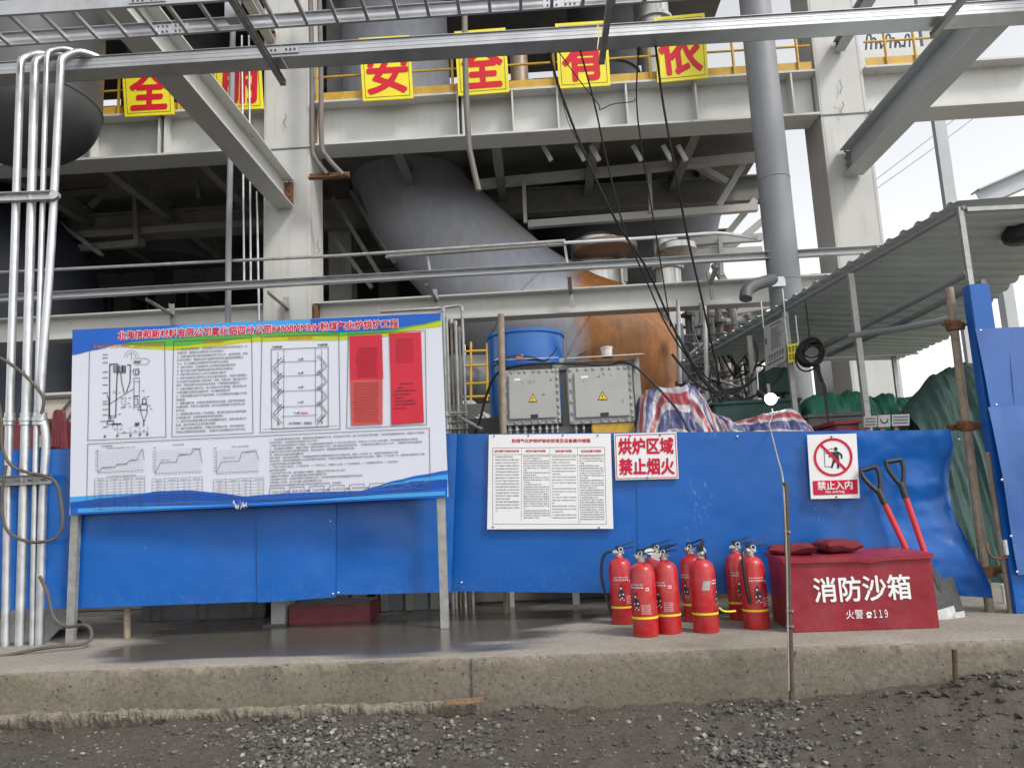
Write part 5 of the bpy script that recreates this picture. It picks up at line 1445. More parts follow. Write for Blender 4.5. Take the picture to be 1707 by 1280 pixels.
exts = [  # base px, base py, turn, tilt, hose, band, sticker, tag, label
    (1041, 1041, -4, 0, 'loop', True, False, False, 'fire extinguisher with hose hooped out, nearest the white rules sign'),
    (1080, 1062, -42, 0, None, True, False, False, 'fire extinguisher standing furthest forward at the end of the row'),
    (1119, 1057, -46, 0, None, True, False, True, 'fire extinguisher with white paper tag, second from the front corner'),
    (1104, 1036, -20, 0, None, True, False, True, 'fire extinguisher mostly hidden behind the tagged one'),
    (1164, 1037, -50, 0, None, True, False, False, 'fire extinguisher peeking out behind the one with the grey sticker'),
    (1182, 1055, 66, 0, 'side', True, True, False, 'fire extinguisher with worn grey sticker and hose reaching the ground'),
    (1241, 1034, -8, 0, None, True, False, False, 'fire extinguisher half hidden behind the one touching the sand box'),
    (1267, 1049, 4, 0, 'front', True, False, False, 'fire extinguisher close against the red sand box'),
]
for px, py, turn, tilt, hose, band, stk_, tg, lab in exts:
    o = make_ext(lab, hose, band, stk_, tg)
    b_ = PZ(px, py, 0)
    o.location = (b_.x, b_.y + RB * .9, 0)
    o.rotation_euler = (0, 0, R(turn))
    o.scale = (1.05, 1.05, .945)
o = thing('loose_hose', PZ(1215, 1030, 0), 'black hose with yellow tie lying across behind the extinguishers', 'hose')
h0 = [PZ(1128, 1026, .02), PZ(1150, 1021, .02), PZ(1172, 1022, .02), PZ(1200, 1020, .02), PZ(1228, 1020, .02)]
for q in h0: q.y = max(q.y, 4.5)
obj('hose', MB().tube(spline(h0, 5), .009, 10), m_black, o)
obj('tie', MB().tube(spline([P(1199, 1013, 4.22), P(1206, 1018, 4.2), P(1215, 1019, 4.22), P(1226, 1018, 4.25)], 4), .0055, 6), m_bandyel, o)

# ================================================================== FIRE SAND BOX, BAGS, SHOVELS
f0, f1 = PZ(1322, 1054.5, 0), PZ(1567, 1046.5, 0)
bx_dir = (f1 - f0); bx_dir.z = 0; bw = bx_dir.length; bx_dir.normalize(); bn = Vector((-bx_dir.y, bx_dir.x, 0))
bh = P(1430, 926, f0.y).z - .012
bdep = .42
Mb = Matrix((( bx_dir.x, bn.x, 0), (bx_dir.y, bn.y, 0), (0, 0, 1)))
sand = thing('sand_box', f0 + bx_dir * bw / 2 + bn * bdep / 2, 'dull red steel fire sand box with white characters', 'sand box')
bc = f0 + bx_dir * bw / 2 + bn * bdep / 2
obj('box_body', MB().box(bc + Vector((0, 0, bh / 2)), (bw, bdep, bh), Mb), m_boxred, sand, bevel=.004)
def lid(u, v):
    x = lerp(-bw / 2 - .016, bw / 2 + .010, u); y = lerp(-bdep / 2 - .014, bdep / 2 + .012, v)
    d = math.hypot((u - .58) / .08, (v - .0) / .3)
    z = bh + .012 + .012 * v - .010 * max(0, 1 - d) - .006 * math.sin(u * 3.1) + .004 * fbm(u * 3, v * 3, 2)
    return bc + Mb @ Vector((x, y, 0)) + Vector((0, 0, z))
mb = MB(); mb.grid(lid, 40, 14)
n_ = 41
lip = [lid(i / 40, 0) for i in range(41)]
mb.add(lip + [q - Vector((0, 0, .022)) for q in lip], [(i, i + 1, n_ + i + 1, n_ + i) for i in range(40)])
lipl = [lid(0, i / 14) for i in range(15)]
mb.add(lipl + [q - Vector((0, 0, .022)) for q in lipl], [(i, i + 1, 16 + i, 15 + i) for i in range(14)])
lipr = [lid(1, i / 14) for i in range(15)]
mb.add(lipr + [q - Vector((0, 0, .022)) for q in lipr], [(i, i + 1, 16 + i, 15 + i) for i in range(14)])
obj('lid', mb, m_boxred, sand, ang=50)
def boxpt(px, py):
    d = ray(px, py); pn = bn; p0 = f0 - bn * .003
    return EYE + d * ((p0 - EYE).dot(pn) / d.dot(pn))
mb = MB(); a, c = boxpt(1359, 1004), boxpt(1520, 998); text(mb, '消防沙箱', a, c, 38 * a.y / FPX, off=(0, 0, 0), bold=.018, res=3); obj('lettering', mb, m_whiteink, sand, smooth=False)
mb = MB()
a, c = boxpt(1411, 1031.5), boxpt(1440, 1030.5); text(mb, '火警', a, c, 14 * a.y / FPX, off=(0, 0, 0), res=3)
a, c = boxpt(1457, 1029.5), boxpt(1480.5, 1028.5); text(mb, '１１９', a, c, 12 * a.y / FPX, off=(0, 0, 0), bold=.012, res=3)
def bpoly(mb, pts): mb.add([boxpt(x, y) for x, y in pts], [tuple(range(len(pts)))])
bpoly(mb, [(1444, 1022), (1446, 1019.5), (1451, 1019), (1453.5, 1021.5), (1453.5, 1024), (1451, 1024), (1450.5, 1022.3), (1447, 1022.5), (1447, 1024.3), (1444.3, 1024.5)])
bpoly(mb, [(1446, 1025), (1451.5, 1024.8), (1453, 1029.3), (1445, 1029.8)])
obj('lettering', mb, m_whiteink, sand, smooth=False)
def pillow(px0, px1, py, w, d, h, turn, label, seed):
    c = PZ((px0 + px1) / 2, py, bh + .02)
    ctr = Vector((c.x, min(c.y, bc.y + .08), bh + .014))
    def f(s):
        def fn(u, v):
            a, b_ = (u - .5) * 2, (v - .5) * 2
            e = max(0, (1 - a ** 4)) ** .6 * max(0, (1 - b_ ** 4)) ** .6
            ear = (abs(a) * abs(b_)) ** 5
            pin = 1 - .10 * (1 - b_ * b_) * abs(a) ** 3 ; pin2 = 1 - .10 * (1 - a * a) * abs(b_) ** 3
            wr = fbm(u * 5 + seed, v * 5, 1) * .16 + .10 * math.sin((a * 1.3 + b_) * 7 + seed) * abs(fbm(u * 2, v * 2, seed))
            z = s * e * h * .5 * (1 + wr) + h * .5 + ear * h * .45 * (1 if (a + b_ * .3) * (1 if seed < 3 else -1) > 0 else -.6) + .010 * math.sin(u * 9 + seed) * (1 - e)
            q = Matrix.Rotation(R(turn), 3, 'Z') @ Vector((a * w / 2 * pin, b_ * d / 2 * pin2, 0))
            return ctr + q + Vector((0, 0, max(.004, z)))
        return fn
    mb = MB(); mb.grid(f(1), 26, 20); mb.grid(lambda u, v: f(-1)(1 - u, v), 26, 20)
    return tag(obj('sand_bag', mb, m_cloth, ang=80), label, 'sand bag', 'sand bags on the sand box')
pillow(1272, 1352, 920, .27, .25, .058, -16, 'flat dark red sand bag on the corner of the box by the extinguishers', 1.0)
pillow(1344, 1410, 916, .23, .23, .072, 10, 'plumper dark red sand bag further along the box lid', 5.0)

def shovel(grip, foot, label, wg, tip=True):
    """grip and foot: centre of the hand grip and where the shaft meets the blade"""
    g, f = Vector(grip), Vector(foot)
    d = (f - g).normalized(); L_ = (f - g).length
    side = d.cross(Vector((0, 1, 0))).normalized()
    o = thing('shovel', f, label, 'shovel', 'shovels leaning on the fence')
    yoke = g + d * .155
    obj('shaft', MB().tube([yoke + d * .02, f], .0165, 14), m_shovelred, o)
    hw = wg / 2
    mb = MB()
    mb.tube([g - side * hw, g + side * hw], .0135, 12)
    for s in (-1, 1):
        mb.tube(spline([g + side * s * (hw - .004), g + side * s * (hw - .002) + d * .04, g + side * s * hw * .62 + d * .095, g + side * s * .010 + d * .14, yoke + d * .012], 4), [.0125] * 13 + [.012] * 4, 10)
    mb.tube([g + d * .13, yoke, yoke + d * .07], [.014, .018, .019], 12)
    obj('grip', mb, m_black, o)
    nrm = side.cross(d).normalized()
    def blade(u, v):
        w = .115 * (1 if v < .62 else math.sqrt(max(.02, 1 - ((v - .62) / .38) ** 2.4)))
        a = (u - .5) * 2
        p = f + d * (v * .29 - .02) + side * (a * w) + nrm * (.03 * a * a - .012 * (1 - v))
        return p
    mb = MB(); mb.sheet(blade, 14, 14, .003)
    bl = obj('blade', mb, [m_blade, m_bladetip], o, ang=60)
    zcut = 9.5 / 14
    for p in bl.data.polygons:
        c = sum((bl.data.vertices[i].co for i in p.vertices), Vector()) / len(p.vertices) + f
        if (c - f).dot(d) > .175: p.material_index = 1
    obj('socket', MB().tube([f - d * .1, f + d * .03, f + d * .09], [.021, .023, .012], 12), m_blade, o)
g2_ = P(1489, 768, fy(1489) - .06); f2 = PZ(1562, 985, .16); f2.y = 4.50; f2 = P(1559, 972, 4.50)
shovel(g2_, f2, 'red shovel with black grip, its pale-tipped blade showing past the box', .095)
g1_ = P(1447, 781, fy(1447) - .06); f1_ = P(1536, 968, 4.49)
shovel(g1_, f1_, 'red shovel with tilted black grip leaning beside the no-entry sign', .10)

# ================================================================== REBAR STAKES AND PLANK
def rebar(px0, py0, px1, py1, Y, r_, label, name='rebar_stake', bend=0):
    a, b_ = P(px0, py0, Y), P(px1, py1, Y)
    o = thing(name, b_, label, 'rebar', 'rebar stakes before the slab')
    pts = [lerp(b_, a, k / 60) for k in range(61)]
    obj('bar', MB().tube(pts, r_, 10), m_rebar, o)
    mb = MB(); n = int((a - b_).length / .012)
    ax = (a - b_).normalized(); Mr = ax.to_track_quat('Z', 'Y').to_matrix()
    for k in range(n):
        c = lerp(b_, a, (k + .5) / n)
        mb.tube([c + Mr @ Vector((r_ * 1.02 * math.cos(t), r_ * 1.02 * math.sin(t), .005 * math.sin(t))) for t in [2 * math.pi * j / 10 for j in range(10)]], .0013, 4, closed=True)
    rb = obj('ribs', mb, m_rebar, o); rb['kind'] = 'stuff'
    for s in (-1, 1):
        obj('rib_spine', MB().tube([b_ + Vector((s * r_, 0, 0)), a + Vector((s * r_, 0, 0))], .0014, 4), m_rebar, o)
    return o, a, b_
rb_, ra, rbb = rebar(1309, 804, 1320, 1166, 3.66, .0115, 'tall rusty rebar stake in front of the sand box with pale flex tied on')
for py in (888, 1020, 1045):
    q = lerp(ra, rbb, (py - 804) / 360)
    obj('wire_tie', MB().tube([q + Vector((.016 * math.cos(t), .016 * math.sin(t), .004 * math.sin(2 * t))) for t in [2 * math.pi * k / 14 for k in range(14)]], .0022, 5, closed=True), m_galvdull, rb_)
rebar(1591, 1082, 1593, 1140, 3.68, .011, 'short rebar stub poking out of the earth heap')
a = P(742, 1171, 3.86); c = P(806, 1166, 3.86)
mb = MB().bar(a, c, .03, .028, up=(0, .2, 1))
tag(obj('plank_offcut', mb, m_wood, bevel=.003), 'short weathered timber offcut under the slab edge', 'timber')

# pale flex from the lamp down to the stake
flex = [P(1287, 682, 5.9), P(1288, 690, 5.6), P(1282, 708, 5.1), P(1286, 722, 4.62), P(1296, 762, 4.1), P(1304, 792, 3.72), P(1307, 830, 3.645), P(1310, 900, 3.643), P(1312, 960, 3.644), P(1313, 1040, 3.645), P(1315, 1150, 3.645)]
tag(obj('lamp_flex', MB().tube(spline(flex, 8), .0042, 8), m_hosecable), 'pale electric flex running from the lit lamp down the rebar stake', 'cable')

# ================================================================== GALVANISED CONDUITS BESIDE THE BOARD
def conduit(path, r_, label, top):
    pts = [P(x, y, 4.9) for x, y in path]
    pts[-1].z = 0.0
    e = pts[0]
    # the bend goes up over the tray side and drops in
    tgt = Vector(on(C0, C1, e.x + top[0])) + Vector((0, .05, .09))
    hi = e + Vector((.005, 0, .13))
    arc = spline([e, e + Vector((0, .004, .07)), e + Vector((.012, .03, .115)), lerp(hi, tgt, .45) + Vector((0, 0, .03)), tgt + Vector((0, 0, .0)), tgt + Vector((top[0] * .25, .10, -.06))], 6)
    o = thing('conduit', pts[-1], label, 'conduit', 'galvanised conduits beside the board')
    full = list(reversed(spline(list(reversed(pts)), 5)))[:0] + arc[::-1] + spline(pts, 5)[1:]
    obj('pipe_wall', MB().tube(full, r_, 16), m_galv, o)
    obj('bushing', MB().tube([full[0], full[2]], r_ * 1.25, 14), m_galvdull, o)
    q = P(path[1][0], path[1][1], 4.9)
    return o
cs = [conduit([(34, 118), (16, 700), (9, 1078)], .0255, 'thick conduit nearest the picture edge beside the board', (.20,)),
      conduit([(58, 120), (43, 700), (33, 1076)], .029, 'thickest conduit, second of the four beside the board', (.24,)),
      conduit([(78, 106), (61, 700), (54, 1074)], .018, 'slim conduit between two thicker ones beside the board', (.22,)),
      conduit([(101, 116), (86, 400), (68, 650), (69, 690), (77, 735), (71, 850), (66, 1078)], .026, 'kinked conduit closest to the notice board', (.20,))]
for o, px, r_ in zip(cs, (16, 43, 61, 69), (.0255, .029, .018, .026)):
    q = P(px, 698, 4.9)
    obj('union', MB().lathe([(r_ + .003, -.045), (r_ + .008, -.042), (r_ + .008, -.02), (r_ + .012, -.016), (r_ + .012, .006), (r_ + .006, .010), (r_ + .006, .04), (r_ + .001, .042)], q, 12), m_galv, o)
o = thing('strut_channel', P(40, 328, 4.86), 'slotted strut clamping the four conduits high up', 'strut')
a, c = P(-80, 333, 4.86), P(92, 326, 4.86)
obj('channel', MB().channel(a, c, .041, .062, .004, up=(0, 0, 1)), m_galv, o, bevel=.0)
obj('end_cap', MB().tube([c + Vector((-.001, -.018, .0)), c + Vector((-.001, .018, .0))], .030, 16), m_galv, o)
o = thing('strut_channel', P(40, 800, 4.86), 'slotted strut clamping the four conduits at fence height', 'strut')
a, c = P(-80, 806, 4.86), P(84, 798, 4.86)
obj('channel', MB().channel(a, c, .03, .062, .003, up=(0, 0, 1)), m_galvdull, o)
for px in (4, 28, 50, 72):
    q = P(px, 802.5 - px * .04, 4.842)
    obj('slot', MB().box(q, (.03, .006, .013)), m_dark, o)
def cable(pts, Y, r_, label, m=m_cable, name='cable', n=7, Ys=None):
    w = [P(x, y, (Ys[i] if Ys else Y)) for i, (x, y) in enumerate(pts)]
    return tag(obj(name, MB().tube(spline(w, n), r_, 8), m), label, 'cable')
cable([(-15, 590), (12, 603), (42, 626), (66, 652), (73, 668), (69, 690)], 4.84, .0105, 'brown cable drooping across the conduits above the unions')
cable([(-10, 640), (1, 690), (4, 745), (18, 775), (45, 787), (74, 793), (94, 806), (102, 840), (104, 872), (94, 896), (70, 903), (45, 902), (18, 890), (5, 866), (4, 820), (10, 775)], 4.82, .0100, 'brown cable looped in front of the conduits at fence height')
cable([(66, 960), (78, 985), (84, 1010), (92, 1032), (112, 1044), (140, 1041), (152, 1050), (150, 1066), (132, 1074), (96, 1077), (60, 1082), (20, 1090), (-30, 1100)], 4.8, .0105, 'brown cable trailing onto the slab at the board post', Ys=[4.83, 4.83, 4.82, 4.80, 4.79, 4.78, 4.77, 4.74, 4.66, 4.62, 4.58, 4.54, 4.5])
o = tag(obj('rag_heap', MB().grid(lambda u, v: P(lerp(8, 118, u), 1062, 5.3) + Vector((0, (v - .5) * .5, -P(60, 1062, 5.3).z + .0 + .24 * math.sin(math.pi * v) * math.sin(math.pi * (u * .9 + .05)) ** .5 * (1 + .3 * fbm(u * 5, v * 5, 2)))), 30, 16), m_greysticker), 'grey crumpled sacking on the slab behind the conduits', 'sacking')

# ================================================================== BEHIND THE FENCE: DRUM, JUNCTION BOXES, PIPE RACK
YR = 6.35
c = P(882, 700, YR); tp = P(880, 560, YR); r_ = 64.5 * YR / FPX
drum = thing('blue_drum', (c.x, c.y, c.z), 'glossy blue open-topped drum behind the grey junction boxes', 'drum')
hh = tp.z - c.z
obj('shell', MB().lathe([(r_ * .97, 0), (r_, .02), (r_, hh - .03), (r_ + .010, hh - .022), (r_ + .010, hh), (r_ - .012, hh), (r_ - .012, .03)], (c.x, c.y, c.z), 56), m_drum, drum)
obj('rim', MB().lathe([(r_ + .008, hh - .034), (r_ + .013, hh - .026), (r_ + .008, hh - .018)], (c.x, c.y, c.z), 56), m_drum, drum)
q = P(897, 556, YR - r_ * .9); obj('lug', MB().tube([q + Vector((0, 0, -.05)), q + Vector((0, 0, .05))], .007, 8), m_galv, drum)
pl = thing('concrete_plinth', (c.x, c.y + .1, 0), 'grimy concrete plinth under the blue drum', 'plinth')
obj('block', MB().cbox((c.x - .75, 6.0, 0), (c.x + 1.4, 7.4, c.z - .002)), m_plinth, pl, bevel=.015)

YJ = 5.62
stand = thing('box_stand', P(950, 720, YJ), 'grey steel stand carrying both junction boxes and their rain plates', 'stand')
for px in (836, 940, 1062):
    a = P(px, 650, YJ + .16)
    obj('upright', MB().cbox((a.x - .025, YJ + .12, 0), (a.x + .025, YJ + .16, P(px, 592, YJ).z)), m_greybox, stand)
a, b_ = P(836, 650, YJ + .1), P(1062, 640, YJ + .1)
for py in (612, 716):
    q = P(950, py, YJ + .1)
    obj('cross_rail', MB().cbox((a.x - .02, YJ + .06, q.z - .025), (b_.x + .02, YJ + .118, q.z + .025)), m_greybox, stand)
for (x0, y0, x1, y1) in ((826, 604, 931, 599.5), (944, 601, 1071, 593.5)):
    a, b_ = P(x0, y0, YJ), P(x1, y1, YJ)
    mb = MB(); mb.add([a + Vector((0, -.10, 0)), b_ + Vector((0, -.10, 0)), b_ + Vector((0, .20, .06)), a + Vector((0, .20, .06))] + [q + Vector((0, 0, -.004)) for q in (a + Vector((0, -.10, 0)), b_ + Vector((0, -.10, 0)), b_ + Vector((0, .20, .06)), a + Vector((0, .20, .06)))], [(0, 1, 2, 3), (7, 6, 5, 4), (0, 4, 5, 1), (1, 5, 6, 2), (2, 6, 7, 3), (3, 7, 4, 0)])
    obj('rain_plate', mb, m_galv, stand)
    for f in (.08, .92):
        q = lerp(a, b_, f)
        obj('plate_bracket', MB().cbox((q.x - .012, YJ + .03, q.z - .12), (q.x + .012, YJ + .05, q.z - .006)), m_galvdull, stand)
def jbox(c4, label, marks):
    pl = Plane(YJ - .10)
    ctr = pl.pt(sum(p[0] for p in c4) / 4, sum(p[1] for p in c4) / 4)
    o = thing('junction_box', ctr, label, 'junction box', 'grey junction boxes behind the fence')
    f = lambda u, v: (lerp(lerp(c4[0][0], c4[1][0], u), lerp(c4[3][0], c4[2][0], u), v), lerp(lerp(c4[0][1], c4[1][1], u), lerp(c4[3][1], c4[2][1], u), v))
    W = lambda u, v, d: pl.pt(*f(u, v)) + Vector((0, d, 0))
    def slabm(u0, v0, u1, v1, d0, d1, m, name, par, bev=.004):
        cs_ = [W(u0, v0, d0), W(u1, v0, d0), W(u1, v1, d0), W(u0, v1, d0)]
        bk = [W(u0, v0, d0) + Vector((0, d1 - d0, 0)), W(u1, v0, d0) + Vector((0, d1 - d0, 0)), W(u1, v1, d0) + Vector((0, d1 - d0, 0)), W(u0, v1, d0) + Vector((0, d1 - d0, 0))]
        mb = MB(); mb.add(cs_ + bk, [(0, 1, 2, 3), (7, 6, 5, 4), (0, 4, 5, 1), (1, 5, 6, 2), (2, 6, 7, 3), (3, 7, 4, 0)])
        return obj(name, mb, m, par, bevel=bev)
    slabm(0.02, .03, .98, .97, .045, .16, m_greybox, 'case', o)
    slabm(0, 0, 1, 1, .02, .045, m_greybox, 'flange', o, .003)
    d = slabm(.09, .085, .93, .90, 0, .02, m_greybox, 'lid', o, .006)
    for (u, v) in [(k, .04) for k in (.04, .16, .30, .40, .55, .66, .80, .90, .97)] + [(k, .955) for k in (.04, .2, .34, .5, .62, .76, .88, .97)] + [(.045, k) for k in (.2, .4, .6, .8)] + [(.965, k) for k in (.17, .3, .42, .55, .68, .8, .9)]:
        p = W(u, v, .019)
        b = obj('bolt', MB().lathe([(.010, 0), (.010, .004), (.007, .010), (0, .011)], p, 8, axis=(0, -1, 0)), m_galvdull, o)
        obj('lug', MB().box(p + Vector((0, .004, 0)), (.018, .014, .030)), m_greybox, o)
    tri = [(.44, .60), (.60, .60), (.52, .44)]
    mb = MB(); mb.add([W(u, v, -.0015) for u, v in tri], [(0, 1, 2)]); s1 = obj('warning_triangle', mb, m_ink, d, smooth=False)
    cu, cv = .52, .547
    mb = MB(); mb.add([W(lerp(cu, u, .78), lerp(cv, v, .78), -.003) for u, v in tri], [(0, 1, 2)]); obj('triangle_face', mb, m_yel2, d, smooth=False)
    mb = MB()
    for pts in ([(.522, .495), (.507, .545), (.519, .545), (.510, .575), (.534, .532), (.521, .532), (.530, .495)], [(.485, .582), (.557, .582), (.557, .588), (.485, .588)]):
        mb.add([W(u, v, -.0042) for u, v in pts], [tuple(range(len(pts)))])
    obj('bolt_symbol', mb, m_ink, d, smooth=False)
    mb = MB(); mb.add([W(u, v, -.0015) for u, v in ((.47, .825), (.60, .82), (.60, .885), (.47, .89))], [(0, 1, 2, 3)]); obj('nameplate', mb, m_plate, d, smooth=False)
    mb = MB(); mb.add([W(u, v, -.0015) for u, v in ((.20, .165), (.31, .16), (.31, .195), (.20, .20))], [(0, 1, 2, 3)]); obj('sticker', mb, m_whiteink, d, smooth=False)
    mb = MB()
    for (u, v) in marks:
        for k in range(4):
            uu, vv = u + rnd.uniform(-.03, .03), v + rnd.uniform(-.03, .03)
            a_, b2 = W(uu, vv, -.0014), W(uu + rnd.uniform(-.03, .03), vv + rnd.uniform(.0, .03), -.0014)
            mb.add([a_, b2, b2 + Vector((.003, 0, .003)), a_ + Vector((.003, 0, .003))], [(0, 1, 2, 3)])
    sc_ = obj('scribble', mb, m_inkline, d, smooth=False); sc_['kind'] = 'stuff'
    for k, u in enumerate((.10, .22, .36, .5, .62, .74, .84, .93)):
        p = W(u, 1.0, .09)
        g_ = obj('cable_gland', MB().lathe([(.013, 0), (.013, -.018), (.018, -.02), (.018, -.034), (.012, -.038), (.010, -.06)], p, 10), m_chrome if k % 2 else m_galv, o)
        tail = [p + Vector((0, 0, -.055)), p + Vector((.004, .02, -.12)), p + Vector((rnd.uniform(-.03, .03), .08, -.26)), p + Vector((rnd.uniform(-.05, .05), .1, -.5))]
        obj('cable_tail', MB().tube(spline(tail, 4), .007, 6), m_blackcable, o)
    return o
jbox([(838, 617), (931, 613.5), (936, 705), (840, 709)], 'grey junction box half hidden behind the scaffold post', [(.35, .25), (.45, .24), (.55, .22), (.85, .2), (.7, .48)])
jbox([(946, 612.5), (1053, 608), (1059.5, 702), (950, 707)], 'grey junction box with a plastic tub above it', [(.45, .17), (.55, .15), (.65, .14), (.25, .27), (.8, .62)])
a = P(1012, 596, YJ + .02); rt_ = 9.6 * YJ / FPX
o = thing('plastic_tub', a, 'dirty white plastic tub standing on the rain plate', 'tub')
obj('tub_body', MB().lathe([(rt_ * .92, 0), (rt_, .066), (rt_ - .003, .066), (rt_ * .9, .004)], a, 24), m_tub, o)
obj('lid', MB().lathe([(rt_ + .002, .062), (rt_ + .004, .066), (rt_ + .003, .078), (0, .080)], a, 24), m_tub, o)
o = cable([(790, 725), (800, 700), (812, 655), (830, 622), (870, 609), (915, 606), (960, 607), (1010, 609), (1035, 604), (1060, 612), (1100, 650), (1130, 685), (1150, 722)], 5.45, .0095, 'black cable looping over both junction boxes', m_blackcable, n=8, Ys=[5.75, 5.7, 5.65, 5.6, 5.55, 5.55, 5.55, 5.56, 5.56, 5.5, 5.45, 5.35, 5.25])
cable([(820, 614), (835, 602), (860, 598), (890, 600), (910, 601), (925, 585), (928, 578)], 5.55, .006, 'thin black lead coiled on the rain plate in front of the drum', m_blackcable)
cable([(820, 605), (850, 594), (880, 594), (905, 601)], 5.5, .005, 'second thin black lead on the rain plate', m_blackcable)
q = P(866, 597, 5.5)
tag(obj('plug_socket', MB().box(q, (.05, .03, .028)).box(q + Vector((.02, -.012, .016)), (.016, .016, .02)), M('orange_plastic', (.42, .17, .08), .5, 0, .2, 20), bevel=.003), 'small orange plug lying on the rain plate', 'plug')
q = P(1025, 712, YJ - .04)
tag(obj('yellow_case', MB().cbox(q + Vector((-.17, -.03, -.06)), q + Vector((.14, .1, .03))), m_yellow, bevel=.006), 'yellow case edge below the junction box with the tub', 'case')

rack = thing('pipe_rack', P(757, 740, 5.85), 'cluster of thin instrument pipes rising beside the board edge', 'pipes')
for k, (px, y0, Y, rr_, m) in enumerate(((744, 528, 5.80, .0125, m_galvdull), (752, 532, 5.86, .012, m_yellow), (759, 535, 5.84, .0125, m_galvdull), (770, 512, 5.88, .0125, m_galvdull), (739, 526, 5.74, .0125, m_galvdull), (765, 545, 5.92, .010, m_galvdull))):
    a = P(px, y0, Y)
    mm = m_galvdull if k != 1 else m_rustpole
    top = [Vector((a.x, Y, 0)), Vector((a.x, Y, a.z - .02))]
    if k == 3:
        top += [Vector((a.x, Y, a.z)), Vector((a.x - .02, Y, a.z + .015)), P(735, 513.5, Y)]
    if k == 4:
        e = P(632, 520, Y); top = [Vector((a.x, Y, 0)), Vector((a.x, Y, P(738, 516, Y).z)), P(735, 513.5, Y), e + Vector((.03, 0, 0)), e, e + Vector((0, 0, -.04))]
    p_ = obj('pipe_wall', MB().tube(top, rr_, 10), mm, rack)
    obj('elbow', MB().lathe([(rr_ + .004, -.02), (rr_ + .004, .02)], top[1], 10), m_galvdull, rack)
    for py in (690, 712):
        q = P(px + 6, py, Y - .01)
        obj('fitting', MB().lathe([(rr_ + .002, -.02), (rr_ + .010, -.016), (rr_ + .010, .016), (rr_ + .002, .02)], (a.x, Y, q.z), 8), m_galvdull, rack)
for py in (690, 704, 716):
    a, b_ = P(738, py, 5.78), P(778, py - 2, 5.78)
    obj('clamp_bar', MB().tube([a, b_], .006, 6), m_galvdull, rack)
a, b_ = P(765, 695, 5.8), P(805, 716, 5.7)
obj('branch_pipe', MB().tube([a, b_], .014, 10), m_galvdull, rack)
# dim machinery behind the rack
o = thing('pump_skid', P(795, 700, 7.2), 'dim pump skid with yellow guard rails behind the thin pipes', 'machine')
q = P(795, 690, 7.6); obj('skid', MB().cbox((q.x - .5, 7.2, 0), (q.x + .9, 8.4, q.z + .05)), m_plinth, o)
q = P(800, 640, 7.8); obj('casing', MB().lathe([(.22, -.4), (.3, -.3), (.3, .3), (.22, .4)], q, 24, axis=(1, .3, 0)), m_dark, o)
for px in (785, 812):
    a, b_ = P(px, 668, 7.4), P(px, 570, 7.4); obj('guard_post', MB().tube([a, b_], .012, 6), m_yellow, o)
for py in (586, 610, 640, 662):
    a, b_ = P(772, py, 7.4), P(820, py - 2, 7.4); obj('guard_rail', MB().tube([a, b_], .012, 6), m_yellow, o)
for k in range(3):
    a, b_ = P(772 + k * 6, 672, 7.3), P(808 + k * 4, 712 - k * 6, 7.2); obj('pipe', MB().tube([a, b_], .04, 10), m_galvdull, o)

# ================================================================== STRIPED TARPAULIN
sil = [(1056, 716), (1060, 690), (1066, 662), (1080, 650), (1092, 646), (1130, 645.5), (1154, 644), (1162, 652), (1172, 665), (1192, 690), (1206, 700), (1218, 704), (1250, 697), (1285, 687), (1318, 680), (1327, 684), (1333, 700), (1352, 722)]
sl_f = curve(sil)
def tarp_pt(u, v):
    """u along the pile, v from the back edge over the crest and down the near side"""
    px = lerp(1052, 1356, u)
    top = sl_f(min(max(px, 1056), 1352))
    pk = P(px, top, 5.62)
    base_z = P(px, 735, 5.3).z - .25
    h = pk.z - base_z
    if v < .3:
        t = v / .3; y = lerp(6.05, 5.62, t); z = base_z + h * (.55 + .45 * math.sin(t * math.pi / 2))
    else:
        t = (v - .3) / .7; y = 5.62 - .36 * t ** .75; z = base_z + h * (1 - t ** 1.25)
    n = (.05 * abs(fbm(u * 11, v * 3.2, 2)) + .02 * abs(fbm(u * 26, v * 9, 5)) + .02 * fbm(u * 9, v * 2.2, 2) + .018 * math.sin(u * 46 + v * 5 + 3 * fbm(u * 4, v * 2, 7)) + .022 * abs(fbm(u * 16, v * 4, 3)))
    k = math.sin(min(1, v * 2.2) * math.pi / 2) * (1 if v > .3 else .3)
    return Vector((pk.x + .02 * fbm(u * 7, v * 5, 9), y - n * k, z + .5 * n * (0 if v < .32 else 1) * (1 - v)))
mb = MB(); mb.grid(tarp_pt, 120, 44)
tarp = obj('striped_tarpaulin', mb, m_tarp, ang=80)
at = tarp.data.attributes.new('stripe', 'FLOAT', 'POINT')
vals = []
for j in range(45):
    for i in range(121):
        u, v = i / 120, j / 44
        if u < .52:
            s = (u * 4.2 + (v - .3) * 1.5 * (1 if u < .3 else -1) + .35 * math.sin(u * 14)) * 1.15
        else:
            s = 3.1 + (v * 2.6 - (u - .52) * .9)
        vals.append(s * 1.55 + 8)
at.data.foreach_set('value', vals)
tag(tarp, 'red, white and blue striped tarpaulin thrown over a pile behind the fence', 'tarpaulin')
o = thing('covered_pile', P(1190, 720, 5.8), 'dark pallets hidden under the striped tarpaulin', 'pile')
a, b_ = P(1070, 720, 5.75), P(1320, 720, 5.75)
obj('pallet', MB().cbox((a.x, 5.7, 0), (b_.x, 6.3, P(1200, 730, 5.7).z - .02)), m_wood, o)

